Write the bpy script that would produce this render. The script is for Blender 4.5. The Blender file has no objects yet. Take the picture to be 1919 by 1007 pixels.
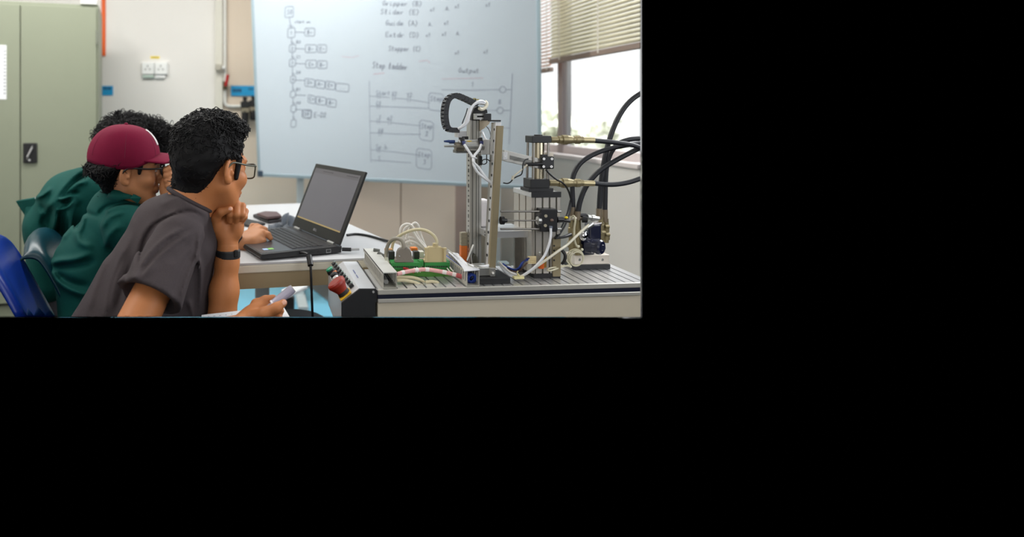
import bpy, bmesh, math, random
import numpy as np
from mathutils import Vector, Matrix

random.seed(7); RNG = np.random.default_rng(7)
SC = bpy.context.scene
COL = SC.collection

# ------------------------------------------------------------------ camera, world, lights, exposure
W, H = 1919, 1007
F = 1200.0                    # focal length in pixels
PX, PY = 600.0, 216.0         # principal point (level camera with a shifted lens)
CAMZ = 1.18
YAW = math.radians(5.7)
cam_d = bpy.data.cameras.new('camera'); cam = bpy.data.objects.new('camera', cam_d); COL.objects.link(cam)
cam.location = (0, 0, CAMZ); cam.rotation_euler = (math.pi / 2, 0, -YAW)
cam_d.sensor_fit = 'HORIZONTAL'; cam_d.sensor_width = 36.0; cam_d.lens = F / W * 36.0
cam_d.shift_x = (W / 2 - PX) / W; cam_d.shift_y = (PY - H / 2) / W
cam_d.clip_start = 0.05; cam_d.clip_end = 100
cam_d.dof.use_dof = True; cam_d.dof.focus_distance = 1.72; cam_d.dof.aperture_fstop = 1.7
SC.camera = cam
vs = SC.view_settings
SC.display_settings.display_device = 'sRGB'
vs.view_transform = 'Standard'; vs.look = 'None'; vs.gamma = 1.0; vs.use_curve_mapping = False
vs.exposure = 0.0
SC.cycles.use_denoising = True
SC.cycles.max_bounces = 8
wd = bpy.data.worlds.new('world'); SC.world = wd; wd.use_nodes = True
wd.node_tree.nodes['Background'].inputs[0].default_value = (0, 0, 0, 1)
wd.node_tree.nodes['Background'].inputs[1].default_value = 0.0

def area(name, loc, rot, sx, sy, power, color):
    l = bpy.data.lights.new(name, 'AREA'); l.shape = 'RECTANGLE'; l.size = sx; l.size_y = sy
    l.energy = power; l.color = color
    o = bpy.data.objects.new(name, l); COL.objects.link(o); o.location = loc; o.rotation_euler = rot
    return o
# far and near fluorescent lamps on the ceiling (above the frame)
area('ceiling_lamp_far', (-0.5, 3.2, 2.66), (0, 0, 0), 2.4, 0.3, 50, (1.0, 0.98, 0.94))
area('left_fill', (-1.7, 1.9, 2.66), (0, 0, 0), 0.3, 2.4, 34, (1.0, 0.98, 0.95))  # added overhead fill that brightens the right wall, no lamp of the room
area('ceiling_lamp_near', (-0.2, 0.8, 2.66), (0, 0, 0), 2.4, 0.3, 9, (1.0, 0.95, 0.87))
# added unseen area lights: window daylight from the right, frontal fill from behind
area('side_daylight_fill', (1.76, 0.25, 1.5), (0, math.radians(90), 0), 1.1, 1.8, 24, (0.93, 0.96, 1.0))
area('rear_fill', (-0.6, -1.5, 1.5), (math.radians(90), 0, 0), 2.2, 1.0, 11, (0.95, 0.97, 1.0))

# ------------------------------------------------------------------ placing helpers
CA, SA = math.cos(YAW), math.sin(YAW)
CAM = np.array([0, 0, CAMZ]); RT = np.array([CA, -SA, 0.0]); FW = np.array([SA, CA, 0.0]); UP = np.array([0, 0, 1.0])
def ray(px, py): return RT * ((px - PX) / F) + FW - UP * ((py - PY) / F)
def at(px, py, d): return CAM + ray(px, py) * d
def onz(px, py, z): return at(px, py, (CAMZ - z) * F / (py - PY))
def onY(px, py, Y): return at(px, py, Y / ray(px, py)[1])
def onX(px, py, X): return at(px, py, X / ray(px, py)[0])
def V(p): return np.array(p, dtype=float)
def unit(v): v = V(v); return v / max(1e-12, np.linalg.norm(v))

# ------------------------------------------------------------------ materials
MATS = {}
def s2l(c):
    c = c / 255.0
    return c / 12.92 if c <= 0.04045 else ((c + 0.055) / 1.055) ** 2.4
def mat(name, rgb, rough=0.5, metal=0.0, spec=0.5, var=0.06, scale=14.0, bump=0.0, bscale=60.0, sss=0.0, alpha=1.0,
        trans=0.0, emit=None, estr=0.0, coat=0.0, sheen=0.0, stretch=None):
    if name in MATS: return MATS[name]
    m = bpy.data.materials.new(name); m.use_nodes = True
    nt = m.node_tree; b = nt.nodes['Principled BSDF']
    col = (s2l(rgb[0]), s2l(rgb[1]), s2l(rgb[2]), 1)
    b.inputs['Base Color'].default_value = col
    b.inputs['Roughness'].default_value = rough; b.inputs['Metallic'].default_value = metal
    b.inputs['Specular IOR Level'].default_value = spec
    tc = nt.nodes.new('ShaderNodeTexCoord')
    vec = tc.outputs['Object']
    if stretch:
        mp = nt.nodes.new('ShaderNodeMapping'); mp.inputs['Scale'].default_value = stretch
        nt.links.new(vec, mp.inputs['Vector']); vec = mp.outputs['Vector']
    if var > 0:
        n = nt.nodes.new('ShaderNodeTexNoise'); n.inputs['Scale'].default_value = scale; n.inputs['Detail'].default_value = 4
        nt.links.new(vec, n.inputs['Vector'])
        mx = nt.nodes.new('ShaderNodeMix'); mx.data_type = 'RGBA'
        mx.inputs['A'].default_value = tuple(max(0, c * (1 - var)) for c in col[:3]) + (1,)
        mx.inputs['B'].default_value = tuple(min(1, c * (1 + var)) for c in col[:3]) + (1,)
        nt.links.new(n.outputs['Fac'], mx.inputs['Factor']); nt.links.new(mx.outputs['Result'], b.inputs['Base Color'])
    if bump > 0:
        n2 = nt.nodes.new('ShaderNodeTexNoise'); n2.inputs['Scale'].default_value = bscale; n2.inputs['Detail'].default_value = 3
        nt.links.new(vec, n2.inputs['Vector'])
        bp = nt.nodes.new('ShaderNodeBump'); bp.inputs['Strength'].default_value = bump; bp.inputs['Distance'].default_value = 0.004
        nt.links.new(n2.outputs['Fac'], bp.inputs['Height']); nt.links.new(bp.outputs['Normal'], b.inputs['Normal'])
    if sss > 0:
        b.inputs['Subsurface Weight'].default_value = sss; b.inputs['Subsurface Radius'].default_value = (0.012, 0.005, 0.003)
        b.inputs['Subsurface Scale'].default_value = 0.6
    if trans > 0: b.inputs['Transmission Weight'].default_value = trans
    if alpha < 1: b.inputs['Alpha'].default_value = alpha
    if coat > 0: b.inputs['Coat Weight'].default_value = coat; b.inputs['Coat Roughness'].default_value = 0.15
    if sheen > 0: b.inputs['Sheen Weight'].default_value = sheen; b.inputs['Sheen Roughness'].default_value = 0.5
    if emit is not None:
        b.inputs['Emission Color'].default_value = (s2l(emit[0]), s2l(emit[1]), s2l(emit[2]), 1)
        b.inputs['Emission Strength'].default_value = estr
    MATS[name] = m
    return m

# ------------------------------------------------------------------ mesh builder
class MB:
    def __init__(self): self.v = []; self.f = []; self.s = []
    def add(self, vs, fs, smooth=False):
        o = len(self.v); self.v.extend([tuple(map(float, p)) for p in vs])
        self.f.extend([tuple(i + o for i in f) for f in fs]); self.s.extend([smooth] * len(fs)); return self
    def hexa(self, p8, smooth=False):   # bottom 4 ccw, top 4 ccw
        return self.add(p8, [(3, 2, 1, 0), (4, 5, 6, 7), (0, 1, 5, 4), (1, 2, 6, 5), (2, 3, 7, 6), (3, 0, 4, 7)], smooth)
    def box(self, a, b):
        x0, y0, z0 = (min(a[i], b[i]) for i in range(3)); x1, y1, z1 = (max(a[i], b[i]) for i in range(3))
        return self.hexa([(x0, y0, z0), (x1, y0, z0), (x1, y1, z0), (x0, y1, z0), (x0, y0, z1), (x1, y0, z1), (x1, y1, z1), (x0, y1, z1)])
    def obox(self, c, ux, uy, uz, sx, sy, sz):    # oriented box, full sizes
        c = V(c); ux = unit(ux) * sx / 2; uy = unit(uy) * sy / 2; uz = unit(uz) * sz / 2
        return self.hexa([c - ux - uy - uz, c + ux - uy - uz, c + ux + uy - uz, c - ux + uy - uz,
                          c - ux - uy + uz, c + ux - uy + uz, c + ux + uy + uz, c - ux + uy + uz])
    def prism(self, poly, ext, smooth=False):      # polygon of 3d points extruded by vector ext
        n = len(poly); e = V(ext); P = [V(p) for p in poly]
        vs = P + [p + e for p in P]
        fs = [tuple(range(n - 1, -1, -1)), tuple(range(n, 2 * n))] + [(i, (i + 1) % n, (i + 1) % n + n, i + n) for i in range(n)]
        return self.add(vs, fs, smooth)
    def cyl(self, a, b, r0, r1=None, n=16, caps=True):
        if r1 is None: r1 = r0
        a = V(a); b = V(b); w = unit(b - a); u = unit(np.cross(w, (0, 0, 1) if abs(w[2]) < 0.9 else (1, 0, 0))); v = np.cross(w, u)
        vs = []
        for c, r in ((a, r0), (b, r1)):
            for i in range(n):
                t = 2 * math.pi * i / n; vs.append(c + (u * math.cos(t) + v * math.sin(t)) * r)
        self.add(vs, [(i, (i + 1) % n, (i + 1) % n + n, i + n) for i in range(n)], True)
        if caps:
            self.add(vs[:n], [tuple(range(n - 1, -1, -1))]); self.add(vs[n:], [tuple(range(n))])
        return self
    def lathe(self, a, b, prof, n=18):             # prof: (t along a-b in 0..1, radius)
        a = V(a); b = V(b)
        for (t0, r0), (t1, r1) in zip(prof[:-1], prof[1:]):
            p0 = a + (b - a) * t0; p1 = a + (b - a) * t1
            if np.linalg.norm(p1 - p0) < 1e-6: p1 = p0 + unit(b - a) * 1e-5
            self.cyl(p0, p1, max(r0, 1e-5), max(r1, 1e-5), n, False)
        self.cyl(a + (b - a) * prof[0][0], a + (b - a) * (prof[0][0] + 1e-4), prof[0][1], prof[0][1], n, True)
        self.cyl(a + (b - a) * (prof[-1][0] - 1e-4), a + (b - a) * prof[-1][0], prof[-1][1], prof[-1][1], n, True)
        return self
    def tube(self, pts, r, n=8, sub=6, rend=None, flat=None):   # smooth tube through points
        P = catmull(pts, sub) if sub > 1 else [V(p) for p in pts]
        m = len(P); rr = [r if rend is None else r + (rend - r) * i / (m - 1) for i in range(m)]
        T = [unit(P[min(i + 1, m - 1)] - P[max(i - 1, 0)]) for i in range(m)]
        u = unit(np.cross(T[0], (0, 0, 1) if abs(T[0][2]) < 0.9 else (1, 0, 0)))
        vs = []
        for i in range(m):
            u = unit(u - T[i] * np.dot(u, T[i])); w = np.cross(T[i], u)
            for k in range(n):
                t = 2 * math.pi * k / n; vs.append(P[i] + (u * math.cos(t) + w * math.sin(t)) * rr[i])
        fs = [(i * n + k, i * n + (k + 1) % n, (i + 1) * n + (k + 1) % n, (i + 1) * n + k) for i in range(m - 1) for k in range(n)]
        self.add(vs, fs, True)
        self.add(vs[:n], [tuple(range(n - 1, -1, -1))]); self.add(vs[-n:], [tuple(range(n))])
        return self
    def ball(self, c, rx, ry=None, rz=None, n=14, axes=None):
        ry = ry or rx; rz = rz or rx; c = V(c); ax = axes or (V((1, 0, 0)), V((0, 1, 0)), V((0, 0, 1)))
        m = n // 2; vs = []
        for i in range(m + 1):
            a = math.pi * i / m
            for k in range(n):
                t = 2 * math.pi * k / n
                vs.append(c + ax[0] * rx * math.sin(a) * math.cos(t) + ax[1] * ry * math.sin(a) * math.sin(t) + ax[2] * rz * math.cos(a))
        return self.add(vs, [(i * n + k, (i + 1) * n + k, (i + 1) * n + (k + 1) % n, i * n + (k + 1) % n) for i in range(m) for k in range(n)], True)
    def ring(self, c, axis, R, r, n=28, k=8):
        c = V(c); w = unit(axis); u = unit(np.cross(w, (0, 0, 1) if abs(w[2]) < 0.9 else (1, 0, 0))); v = np.cross(w, u)
        vs = []
        for i in range(n):
            t = 2 * math.pi * i / n; d = u * math.cos(t) + v * math.sin(t)
            for j in range(k):
                p = 2 * math.pi * j / k; vs.append(c + d * (R + r * math.cos(p)) + w * r * math.sin(p))
        return self.add(vs, [(i * k + j, ((i + 1) % n) * k + j, ((i + 1) % n) * k + (j + 1) % k, i * k + (j + 1) % k) for i in range(n) for j in range(k)], True)
    def fbox(self, x0, y0, x1, y1, Y, dep):       # box whose front face (plane Y) fills a picture rectangle
        a = onY(x0, y0, Y); xm = (x0 + x1) / 2
        b = onY(x1, y1, Y); zt = onY(xm, y0, Y)[2]; zb = onY(xm, y1, Y)[2]
        return self.box((a[0], Y, zt), (b[0], Y + dep, zb))
    def build(self, name, m, parent=None, bev=0.0, seg=2, weld=False):
        me = bpy.data.meshes.new(name)
        me.from_pydata(self.v, [], self.f); me.update()
        me.polygons.foreach_set('use_smooth', self.s)
        for mm in (m if isinstance(m, (list, tuple)) else [m]): me.materials.append(mm)
        o = bpy.data.objects.new(name, me); COL.objects.link(o)
        bm = bmesh.new(); bm.from_mesh(me); bmesh.ops.recalc_face_normals(bm, faces=bm.faces); bm.to_mesh(me); bm.free()
        if bev > 0:
            md = o.modifiers.new('bevel', 'BEVEL'); md.width = bev; md.segments = seg; md.limit_method = 'ANGLE'; md.angle_limit = math.radians(50)
        if parent is not None: adopt(o, parent)
        return o

def catmull(pts, sub):
    P = [V(p) for p in pts]
    if len(P) < 3:
        return [P[0] + (P[-1] - P[0]) * i / sub for i in range(sub + 1)]
    Q = [2 * P[0] - P[1]] + P + [2 * P[-1] - P[-2]]; out = []
    for i in range(1, len(Q) - 2):
        for k in range(sub):
            t = k / sub; a, b, c, d = Q[i - 1], Q[i], Q[i + 1], Q[i + 2]
            out.append(0.5 * (2 * b + (c - a) * t + (2 * a - 5 * b + 4 * c - d) * t * t + (3 * b - a - 3 * c + d) * t ** 3))
    out.append(P[-1]); return out

def adopt(o, parent):
    o.parent = parent
    o.matrix_parent_inverse = Matrix.Translation(parent.location).inverted() if parent.type == 'EMPTY' else Matrix()
def tag(o, label, cat, group=None):
    o['label'] = label; o['category'] = cat
    if group: o['group'] = group
    return o
def thing(name, loc, label, cat, group=None):
    o = bpy.data.objects.new(name, None); o.empty_display_size = 0.05; COL.objects.link(o)
    o.location = tuple(map(float, loc)); return tag(o, label, cat, group)
def struct(o): o['kind'] = 'structure'; return o
def one(mb, name, m, label, cat, group=None, bev=0.0): return tag(mb.build(name, m, None, bev), label, cat, group)

# ------------------------------------------------------------------ implicit surfaces (for bodies, hair, clothes)
def smin(a, b, k):
    h = np.clip(0.5 + 0.5 * (b - a) / k, 0, 1); return b + (a - b) * h - k * h * (1 - h)
def smax(a, b, k): return -smin(-a, -b, k)
def s_cap(P, a, b, r0, r1=None):
    a = np.asarray(a, np.float32); b = np.asarray(b, np.float32); r1 = r0 if r1 is None else r1
    ab = b - a; t = np.clip(((P - a) @ ab) / max(1e-9, float(ab @ ab)), 0, 1)
    return np.linalg.norm(P - a - t[:, None] * ab, axis=1) - (r0 + (r1 - r0) * t)
def s_ell(P, c, r, ax=None):
    Q = P - np.asarray(c, np.float32)
    if ax is not None: Q = Q @ np.asarray(ax, np.float32).T
    r = np.asarray(r, np.float32)
    k0 = np.linalg.norm(Q / r, axis=1); k1 = np.linalg.norm(Q / (r * r), axis=1)
    return np.where(k1 > 1e-9, k0 * (k0 - 1.0) / np.maximum(k1, 1e-9), -float(r.min()))
def s_box(P, c, half, ax, rad):
    Q = np.abs((P - np.asarray(c, np.float32)) @ np.asarray(ax, np.float32).T) - (np.asarray(half, np.float32) - rad)
    return np.linalg.norm(np.maximum(Q, 0), axis=1) + np.minimum(Q.max(axis=1), 0) - rad
def s_chain(P, pts, rads, k=0.006):
    d = None
    for i in range(len(pts) - 1):
        c = s_cap(P, pts[i], pts[i + 1], rads[i], rads[i + 1]); d = c if d is None else smin(d, c, k)
    return d
def lump(P, freq, seed):
    r = np.random.default_rng(seed); v = np.zeros(len(P), np.float32)
    for _ in range(9):
        w = r.normal(size=3) * freq; v += np.sin(P @ w.astype(np.float32) + np.float32(r.uniform(0, 6.28)))
    return v / 9.0
def surface(fn, lo, hi, res):
    lo = np.asarray(lo, np.float32); hi = np.asarray(hi, np.float32); B = 8
    n = np.ceil((hi - lo) / res / B).astype(int) * B
    vals = np.full((n[0] + 1, n[1] + 1, n[2] + 1), 1.0, np.float32)
    nb = n // B
    cx, cy, cz = np.meshgrid(*[np.arange(k) for k in nb], indexing='ij')
    cc = np.stack([cx.ravel(), cy.ravel(), cz.ravel()], 1)
    ctr = lo + (cc.astype(np.float32) + 0.5) * B * res
    dv = fn(ctr); lim = B * res * 0.9 * 1.25 + res
    inside = dv < 0
    g = np.arange(B + 1); gx, gy, gz = np.meshgrid(g, g, g, indexing='ij')
    off = np.stack([gx.ravel(), gy.ravel(), gz.ravel()], 1)
    for c in cc[inside]:
        vals[c[0] * B:c[0] * B + B + 1, c[1] * B:c[1] * B + B + 1, c[2] * B:c[2] * B + B + 1] = -1.0
    act = cc[np.abs(dv) < lim]
    for i0 in range(0, len(act), 400):
        ch = act[i0:i0 + 400]
        idx = (ch[:, None, :] * B + off[None]).reshape(-1, 3)
        val = fn(lo + idx.astype(np.float32) * np.float32(res))
        vals[idx[:, 0], idx[:, 1], idx[:, 2]] = val
    vals[0], vals[-1] = 1, 1; vals[:, 0], vals[:, -1] = 1, 1; vals[:, :, 0], vals[:, :, -1] = 1, 1
    s = vals < 0
    nx, ny, nz = n
    acc = np.zeros((nx, ny, nz, 3), np.float32); cnt = np.zeros((nx, ny, nz), np.float32)
    corners = [(i, j, k) for i in (0, 1) for j in (0, 1) for k in (0, 1)]
    for a in corners:
        for ax in range(3):
            if a[ax] == 1: continue
            b = list(a); b[ax] = 1
            sl = lambda q: (slice(q[0], nx + q[0]), slice(q[1], ny + q[1]), slice(q[2], nz + q[2]))
            va, vb = vals[sl(a)], vals[sl(b)]; m = (va < 0) != (vb < 0)
            t = np.where(m, va / np.where(m, va - vb, 1), 0)
            for q in range(3):
                acc[..., q] += np.where(m, a[q] + (t if q == ax else 0), 0)
            cnt += m
    has = cnt > 0; ids = -np.ones((nx, ny, nz), np.int64); ids[has] = np.arange(has.sum())
    ii = np.argwhere(has); verts = lo + (ii + acc[has] / cnt[has][:, None]) * res
    faces = []
    for ax in range(3):
        o1, o2 = [(1, 2), (2, 0), (0, 1)][ax]
        A = [slice(1, -1)] * 3; A[ax] = slice(0, n[ax]); Bs = list(A); Bs[ax] = slice(1, n[ax] + 1)
        sa, sb = s[tuple(A)], s[tuple(Bs)]
        e = np.argwhere(sa != sb); fl = sa[sa != sb]
        base = e.copy()
        for q in range(3):
            if q != ax: base[:, q] += 1
        def cell(d1, d2):
            c = base.copy(); c[:, o1] += d1; c[:, o2] += d2; return ids[c[:, 0], c[:, 1], c[:, 2]]
        q = np.stack([cell(-1, -1), cell(0, -1), cell(0, 0), cell(-1, 0)], 1)
        q[~fl] = q[~fl][:, ::-1]; faces.append(q)
    return verts, np.concatenate(faces)
class SDFMesh:
    def __init__(self): self.v = []; self.f = []; self.n = 0
    def add(self, fn, lo, hi, res):
        v, f = surface(fn, lo, hi, res); self.v.append(v); self.f.append(f + self.n); self.n += len(v); return self
    def build(self, name, mats, parent=None, slot=None, extra=None, smooth_it=2):
        v = np.concatenate(self.v); f = np.concatenate(self.f); fl = [tuple(q) for q in f.tolist()]
        for _ in range(smooth_it):                       # light surface relaxation
            acc = np.zeros_like(v); c = np.zeros(len(v))
            for a, b in ((0, 1), (1, 2), (2, 3), (3, 0)):
                np.add.at(acc, f[:, a], v[f[:, b]]); np.add.at(c, f[:, a], 1); np.add.at(acc, f[:, b], v[f[:, a]]); np.add.at(c, f[:, b], 1)
            v = v * 0.5 + 0.5 * acc / np.maximum(c, 1)[:, None]
        vl = v.tolist(); sm = [True] * len(fl)
        if extra is not None:
            o = len(vl); vl += extra.v; fl += [tuple(i + o for i in q) for q in extra.f]; sm += extra.s
        me = bpy.data.meshes.new(name); me.from_pydata(vl, [], fl); me.update()
        me.polygons.foreach_set('use_smooth', sm)
        for m in mats: me.materials.append(m)
        if slot is not None:
            ctr = np.empty(len(me.polygons) * 3, np.float32); me.polygons.foreach_get('center', ctr)
            me.polygons.foreach_set('material_index', slot(ctr.reshape(-1, 3)).astype(np.int32))
        o = bpy.data.objects.new(name, me); COL.objects.link(o)
        if parent is not None: adopt(o, parent)
        return o
# ------------------------------------------------------------------ the setting
M_wall = mat('white_wall_paint', (227, 225, 220), 0.85, var=0.03, scale=3, bump=0.04, bscale=90)
M_floor = mat('blue_floor', (120, 196, 226), 0.22, var=0.05, scale=5)
M_ceil = mat('ceiling_paint', (235, 233, 228), 0.9)
M_orange = mat('orange_paint', (226, 96, 30), 0.6)
M_alu = mat('aluminium', (196, 197, 198), 0.32, 0.9, var=0.05, scale=40)
M_alul = mat('bright_aluminium', (226, 226, 226), 0.3, 0.75, var=0.04, scale=40)
M_frame = mat('window_frame_metal', (176, 166, 168), 0.45, 0.5)
YB, XR = 4.6, 1.80
Yend = onX(1200, 300, XR)[1]                       # the right wall is modelled up to where the photograph ends
def wallbox(name, a, b, m): return struct(MB().box(a, b).build(name, m))
wallbox('wall_back', (-2.6, YB, 0), (XR + 0.15, YB + 0.1, 2.7), M_wall)
wallbox('floor', (-2.6, -1.6, -0.06), (XR, YB, 0), M_floor)
wallbox('ceiling', (-2.7, -1.7, 2.7), (XR, YB, 2.78), M_ceil)
wallbox('wall_left', (-2.7, -1.7, 0), (-2.6, YB, 2.7), M_wall)
wallbox('wall_rear', (-2.6, -1.7, 0), (0.9, -1.6, 2.7), M_wall)
ZS = 0.945
rw = MB(); rw.box((XR, Yend, 0), (XR + 0.15, YB, ZS)); rw.box((XR, Yend, 2.25), (XR + 0.15, YB, 2.7)); rw.box((XR, 4.36, ZS), (XR + 0.15, YB, 2.25))
struct(rw.build('wall_right', M_wall))
# orange painted strip and cable trunking on the back wall
a = onY(191, 0, YB); b = onY(198, 105, YB)
o = struct(MB().box((a[0], YB - 0.012, b[2]), (b[0], YB, 2.7)).build('trim_1', M_orange))
a = onY(404, 0, YB); b = onY(418, 0, YB)
o = struct(MB().box((a[0], YB - 0.05, 0), (b[0], YB, 2.7)).build('trim_2', mat('trunking', (214, 212, 200), 0.5), bev=0.004))
M_beigewall = mat('beige_wall_paint', (214, 200, 182), 0.85, var=0.03, scale=3)
a = onY(474, 0, YB)
struct(MB().box((b[0], YB - 0.02, 0), (XR, YB - 0.001, 2.7)).build('trim_3', M_beigewall))

# window with frame, mullion, glass
wf = bpy.data.objects.new('window_1', None); COL.objects.link(wf); wf.location = (XR + 0.09, 3.6, ZS); struct(wf)
XW = XR + 0.09
Ym = onX(1062, 200, XW)[1]; Ym0 = onX(1053, 200, XW)[1] - Ym
fr = MB(); fr.box((XW - 0.025, Yend, ZS), (XW + 0.025, 4.36, ZS + 0.05)); fr.box((XW - 0.025, Yend, 2.2), (XW + 0.025, 4.36, 2.25)); fr.box((XW - 0.025, 4.31, ZS), (XW + 0.025, 4.36, 2.25))
fr.build('window_frame', mat('pale_frame', (224, 214, 215), 0.45, 0.2), wf, bev=0.004)
mu = MB(); mu.box((XW - 0.03, Ym - 0.004, ZS), (XW + 0.03, Ym + Ym0, 2.25)); mu.build('mullion', M_frame, wf, bev=0.004)
mu = MB(); mu.box((XW - 0.012, Ym - 0.03, ZS + 0.05), (XW + 0.012, Ym - 0.004, 2.2)); mu.build('sash', M_alul, wf)
M_glass = bpy.data.materials.new('window_glass'); M_glass.use_nodes = True
nt = M_glass.node_tree; nt.nodes.clear()
g = nt.nodes.new('ShaderNodeBsdfGlossy'); g.inputs['Roughness'].default_value = 0.03
t = nt.nodes.new('ShaderNodeBsdfTransparent'); t.inputs[0].default_value = (0.96, 0.97, 0.97, 1)
mx = nt.nodes.new('ShaderNodeMixShader'); ou = nt.nodes.new('ShaderNodeOutputMaterial')
mx.inputs[0].default_value = 0.05; nt.links.new(t.outputs[0], mx.inputs[1]); nt.links.new(g.outputs[0], mx.inputs[2]); nt.links.new(mx.outputs[0], ou.inputs[0])
MB().box((XW - 0.003, Yend, ZS + 0.04), (XW + 0.003, 4.33, 2.22)).build('glass', M_glass, wf)
sl = MB(); sl.box((XR - 0.015, Yend, ZS - 0.02), (XW - 0.02, 4.36, ZS + 0.004)); struct(sl.build('trim_4', mat('window_sill', (232, 224, 222), 0.5), bev=0.003))

# outdoors: overcast sky and a bank of trees, lit by daylight
M_sky = bpy.data.materials.new('overcast_sky'); M_sky.use_nodes = True
nt = M_sky.node_tree; nt.nodes.clear()
em = nt.nodes.new('ShaderNodeEmission'); ou = nt.nodes.new('ShaderNodeOutputMaterial'); tc = nt.nodes.new('ShaderNodeTexCoord')
ns = nt.nodes.new('ShaderNodeTexNoise'); ns.inputs['Scale'].default_value = 0.35; ns.inputs['Detail'].default_value = 3
cr = nt.nodes.new('ShaderNodeValToRGB'); cr.color_ramp.elements[0].color = (0.86, 0.87, 0.88, 1); cr.color_ramp.elements[1].color = (1, 1, 1, 1)
nt.links.new(tc.outputs['Object'], ns.inputs['Vector']); nt.links.new(ns.outputs['Fac'], cr.inputs['Fac']); nt.links.new(cr.outputs['Color'], em.inputs['Color'])
em.inputs['Strength'].default_value = 1.5; nt.links.new(em.outputs[0], ou.inputs[0])
o = MB().box((13.0, 12, -6), (13.1, 34, 12)).build('sky', M_sky); struct(o)
area('daylight_outdoors', (5.0, 12.0, 8.0), (math.radians(25), math.radians(-25), 0), 6, 6, 4500, (1, 1, 0.98))
area('daylight_window', (3.3, 3.0, 2.9), (0, math.radians(58), 0), 1.6, 1.8, 150, (0.96, 0.98, 1.0))
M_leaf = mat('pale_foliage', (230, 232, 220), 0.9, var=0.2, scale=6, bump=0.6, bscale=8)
def tree(px, d, top, wd_, label):
    base = at(px, 400, d); base[2] = -3.0
    t = thing('tree', base, label, 'tree', None)
    r = np.random.default_rng(int(px))
    tr = MB(); tr.cyl(base, base + V((0, 0, top + 1.5)), 0.16, 0.08, 8); tr.build('trunk', mat('bark', (150, 140, 125), 0.9), t)
    mb = MB()
    for _ in range(420):
        u = r.normal(size=3); u /= np.linalg.norm(u); k = r.uniform(0.75, 1.0)
        c = base + V((0, 0, top * 0.45 + 1.8)) + u * V((wd_, wd_, (top + 3) * 0.5)) * k * 0.5
        for _q in range(5):
            n = r.normal(size=3); n /= np.linalg.norm(n); a = np.cross(n, r.normal(size=3)); a /= np.linalg.norm(a); b = np.cross(n, a); cc = c + r.normal(size=3) * 0.13
            mb.add([cc - a * 0.13, cc + b * 0.06, cc + a * 0.13, cc - b * 0.06], [(0, 1, 2, 3)])
    mb.build('foliage', M_leaf, t)
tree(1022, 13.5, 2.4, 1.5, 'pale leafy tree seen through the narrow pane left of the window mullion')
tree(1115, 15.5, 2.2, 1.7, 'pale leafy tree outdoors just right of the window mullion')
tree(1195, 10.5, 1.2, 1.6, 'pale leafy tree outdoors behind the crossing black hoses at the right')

# venetian blinds
def slat_mat(name, rgb, tw):
    m = bpy.data.materials.new(name); m.use_nodes = True; nt = m.node_tree; nt.nodes.clear()
    d = nt.nodes.new('ShaderNodeBsdfDiffuse'); t = nt.nodes.new('ShaderNodeBsdfTranslucent'); x = nt.nodes.new('ShaderNodeMixShader'); o = nt.nodes.new('ShaderNodeOutputMaterial')
    c = (s2l(rgb[0]), s2l(rgb[1]), s2l(rgb[2]), 1); d.inputs[0].default_value = c; t.inputs[0].default_value = c; x.inputs[0].default_value = tw
    nt.links.new(d.outputs[0], x.inputs[1]); nt.links.new(t.outputs[0], x.inputs[2]); nt.links.new(x.outputs[0], o.inputs[0]); return m
M_slat = slat_mat('cream_slats', (222, 217, 196), 0.4); M_slat2 = slat_mat('tan_slats', (214, 168, 132), 0.35)
M_rail = mat('blind_rail', (150, 132, 122), 0.5)
M_cord = mat('white_cord', (236, 232, 222), 0.7)
def blind(name, X, y0, y1, zb, zt, m, cords, label, tilt=58):
    r = thing(name, (X, (y0 + y1) / 2, zb), label, 'window blind')
    s = MB(); p = 0.0215; w = 0.027; ct, st = math.cos(math.radians(tilt)), math.sin(math.radians(tilt)); k = 0
    z = zb + 0.03
    while z < zt:
        c = V((X, 0, z)); u = V((ct, 0, st)); nn = V((-st, 0, ct)) * 0.0025
        pts = [c - u * w / 2, c + nn, c + u * w / 2]
        vs = [(q[0], y, q[2]) for y in (y0, y1) for q in pts] + [(q[0] + nn[0] * .25, y, q[2] + nn[2] * .25) for y in (y0, y1) for q in pts]
        s.add(vs, [(0, 1, 4, 3), (1, 2, 5, 4), (9, 10, 7, 6), (10, 11, 8, 7), (0, 3, 9, 6), (2, 8, 11, 5)], True)
        z += p
    s.build('slats', m, r)
    MB().box((X - 0.014, y0, zb - 0.012), (X + 0.014, y1, zb + 0.016)).build('bottom_rail', M_rail, r, bev=0.004)
    for cy in cords:
        MB().box((X - 0.017, cy - 0.005, zb), (X - 0.0155, cy + 0.005, zt)).build('ladder_cord', M_cord, r)
    MB().box((X - 0.02, y0, zt), (X + 0.02, y1, zt + 0.04)).build('head_rail', M_rail, r)
XB = 1.735
blind('venetian_blind', XB, Yend - 0.12, onX(1033, 60, XB)[1], 1.495, 2.21, M_slat, [onX(1053, 60, XB)[1], onX(1126, 60, XB)[1]], 'cream venetian blind half lowered over the wide window pane at the upper right')
XB2 = 1.775
blind('venetian_blind', XB2, onX(1034, 60, XB2)[1], 4.34, 1.455, 2.21, M_slat2, [onX(1029, 60, XB2)[1]], 'narrow strip of tan venetian blind between the whiteboard and the cream blind', 35)

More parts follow.
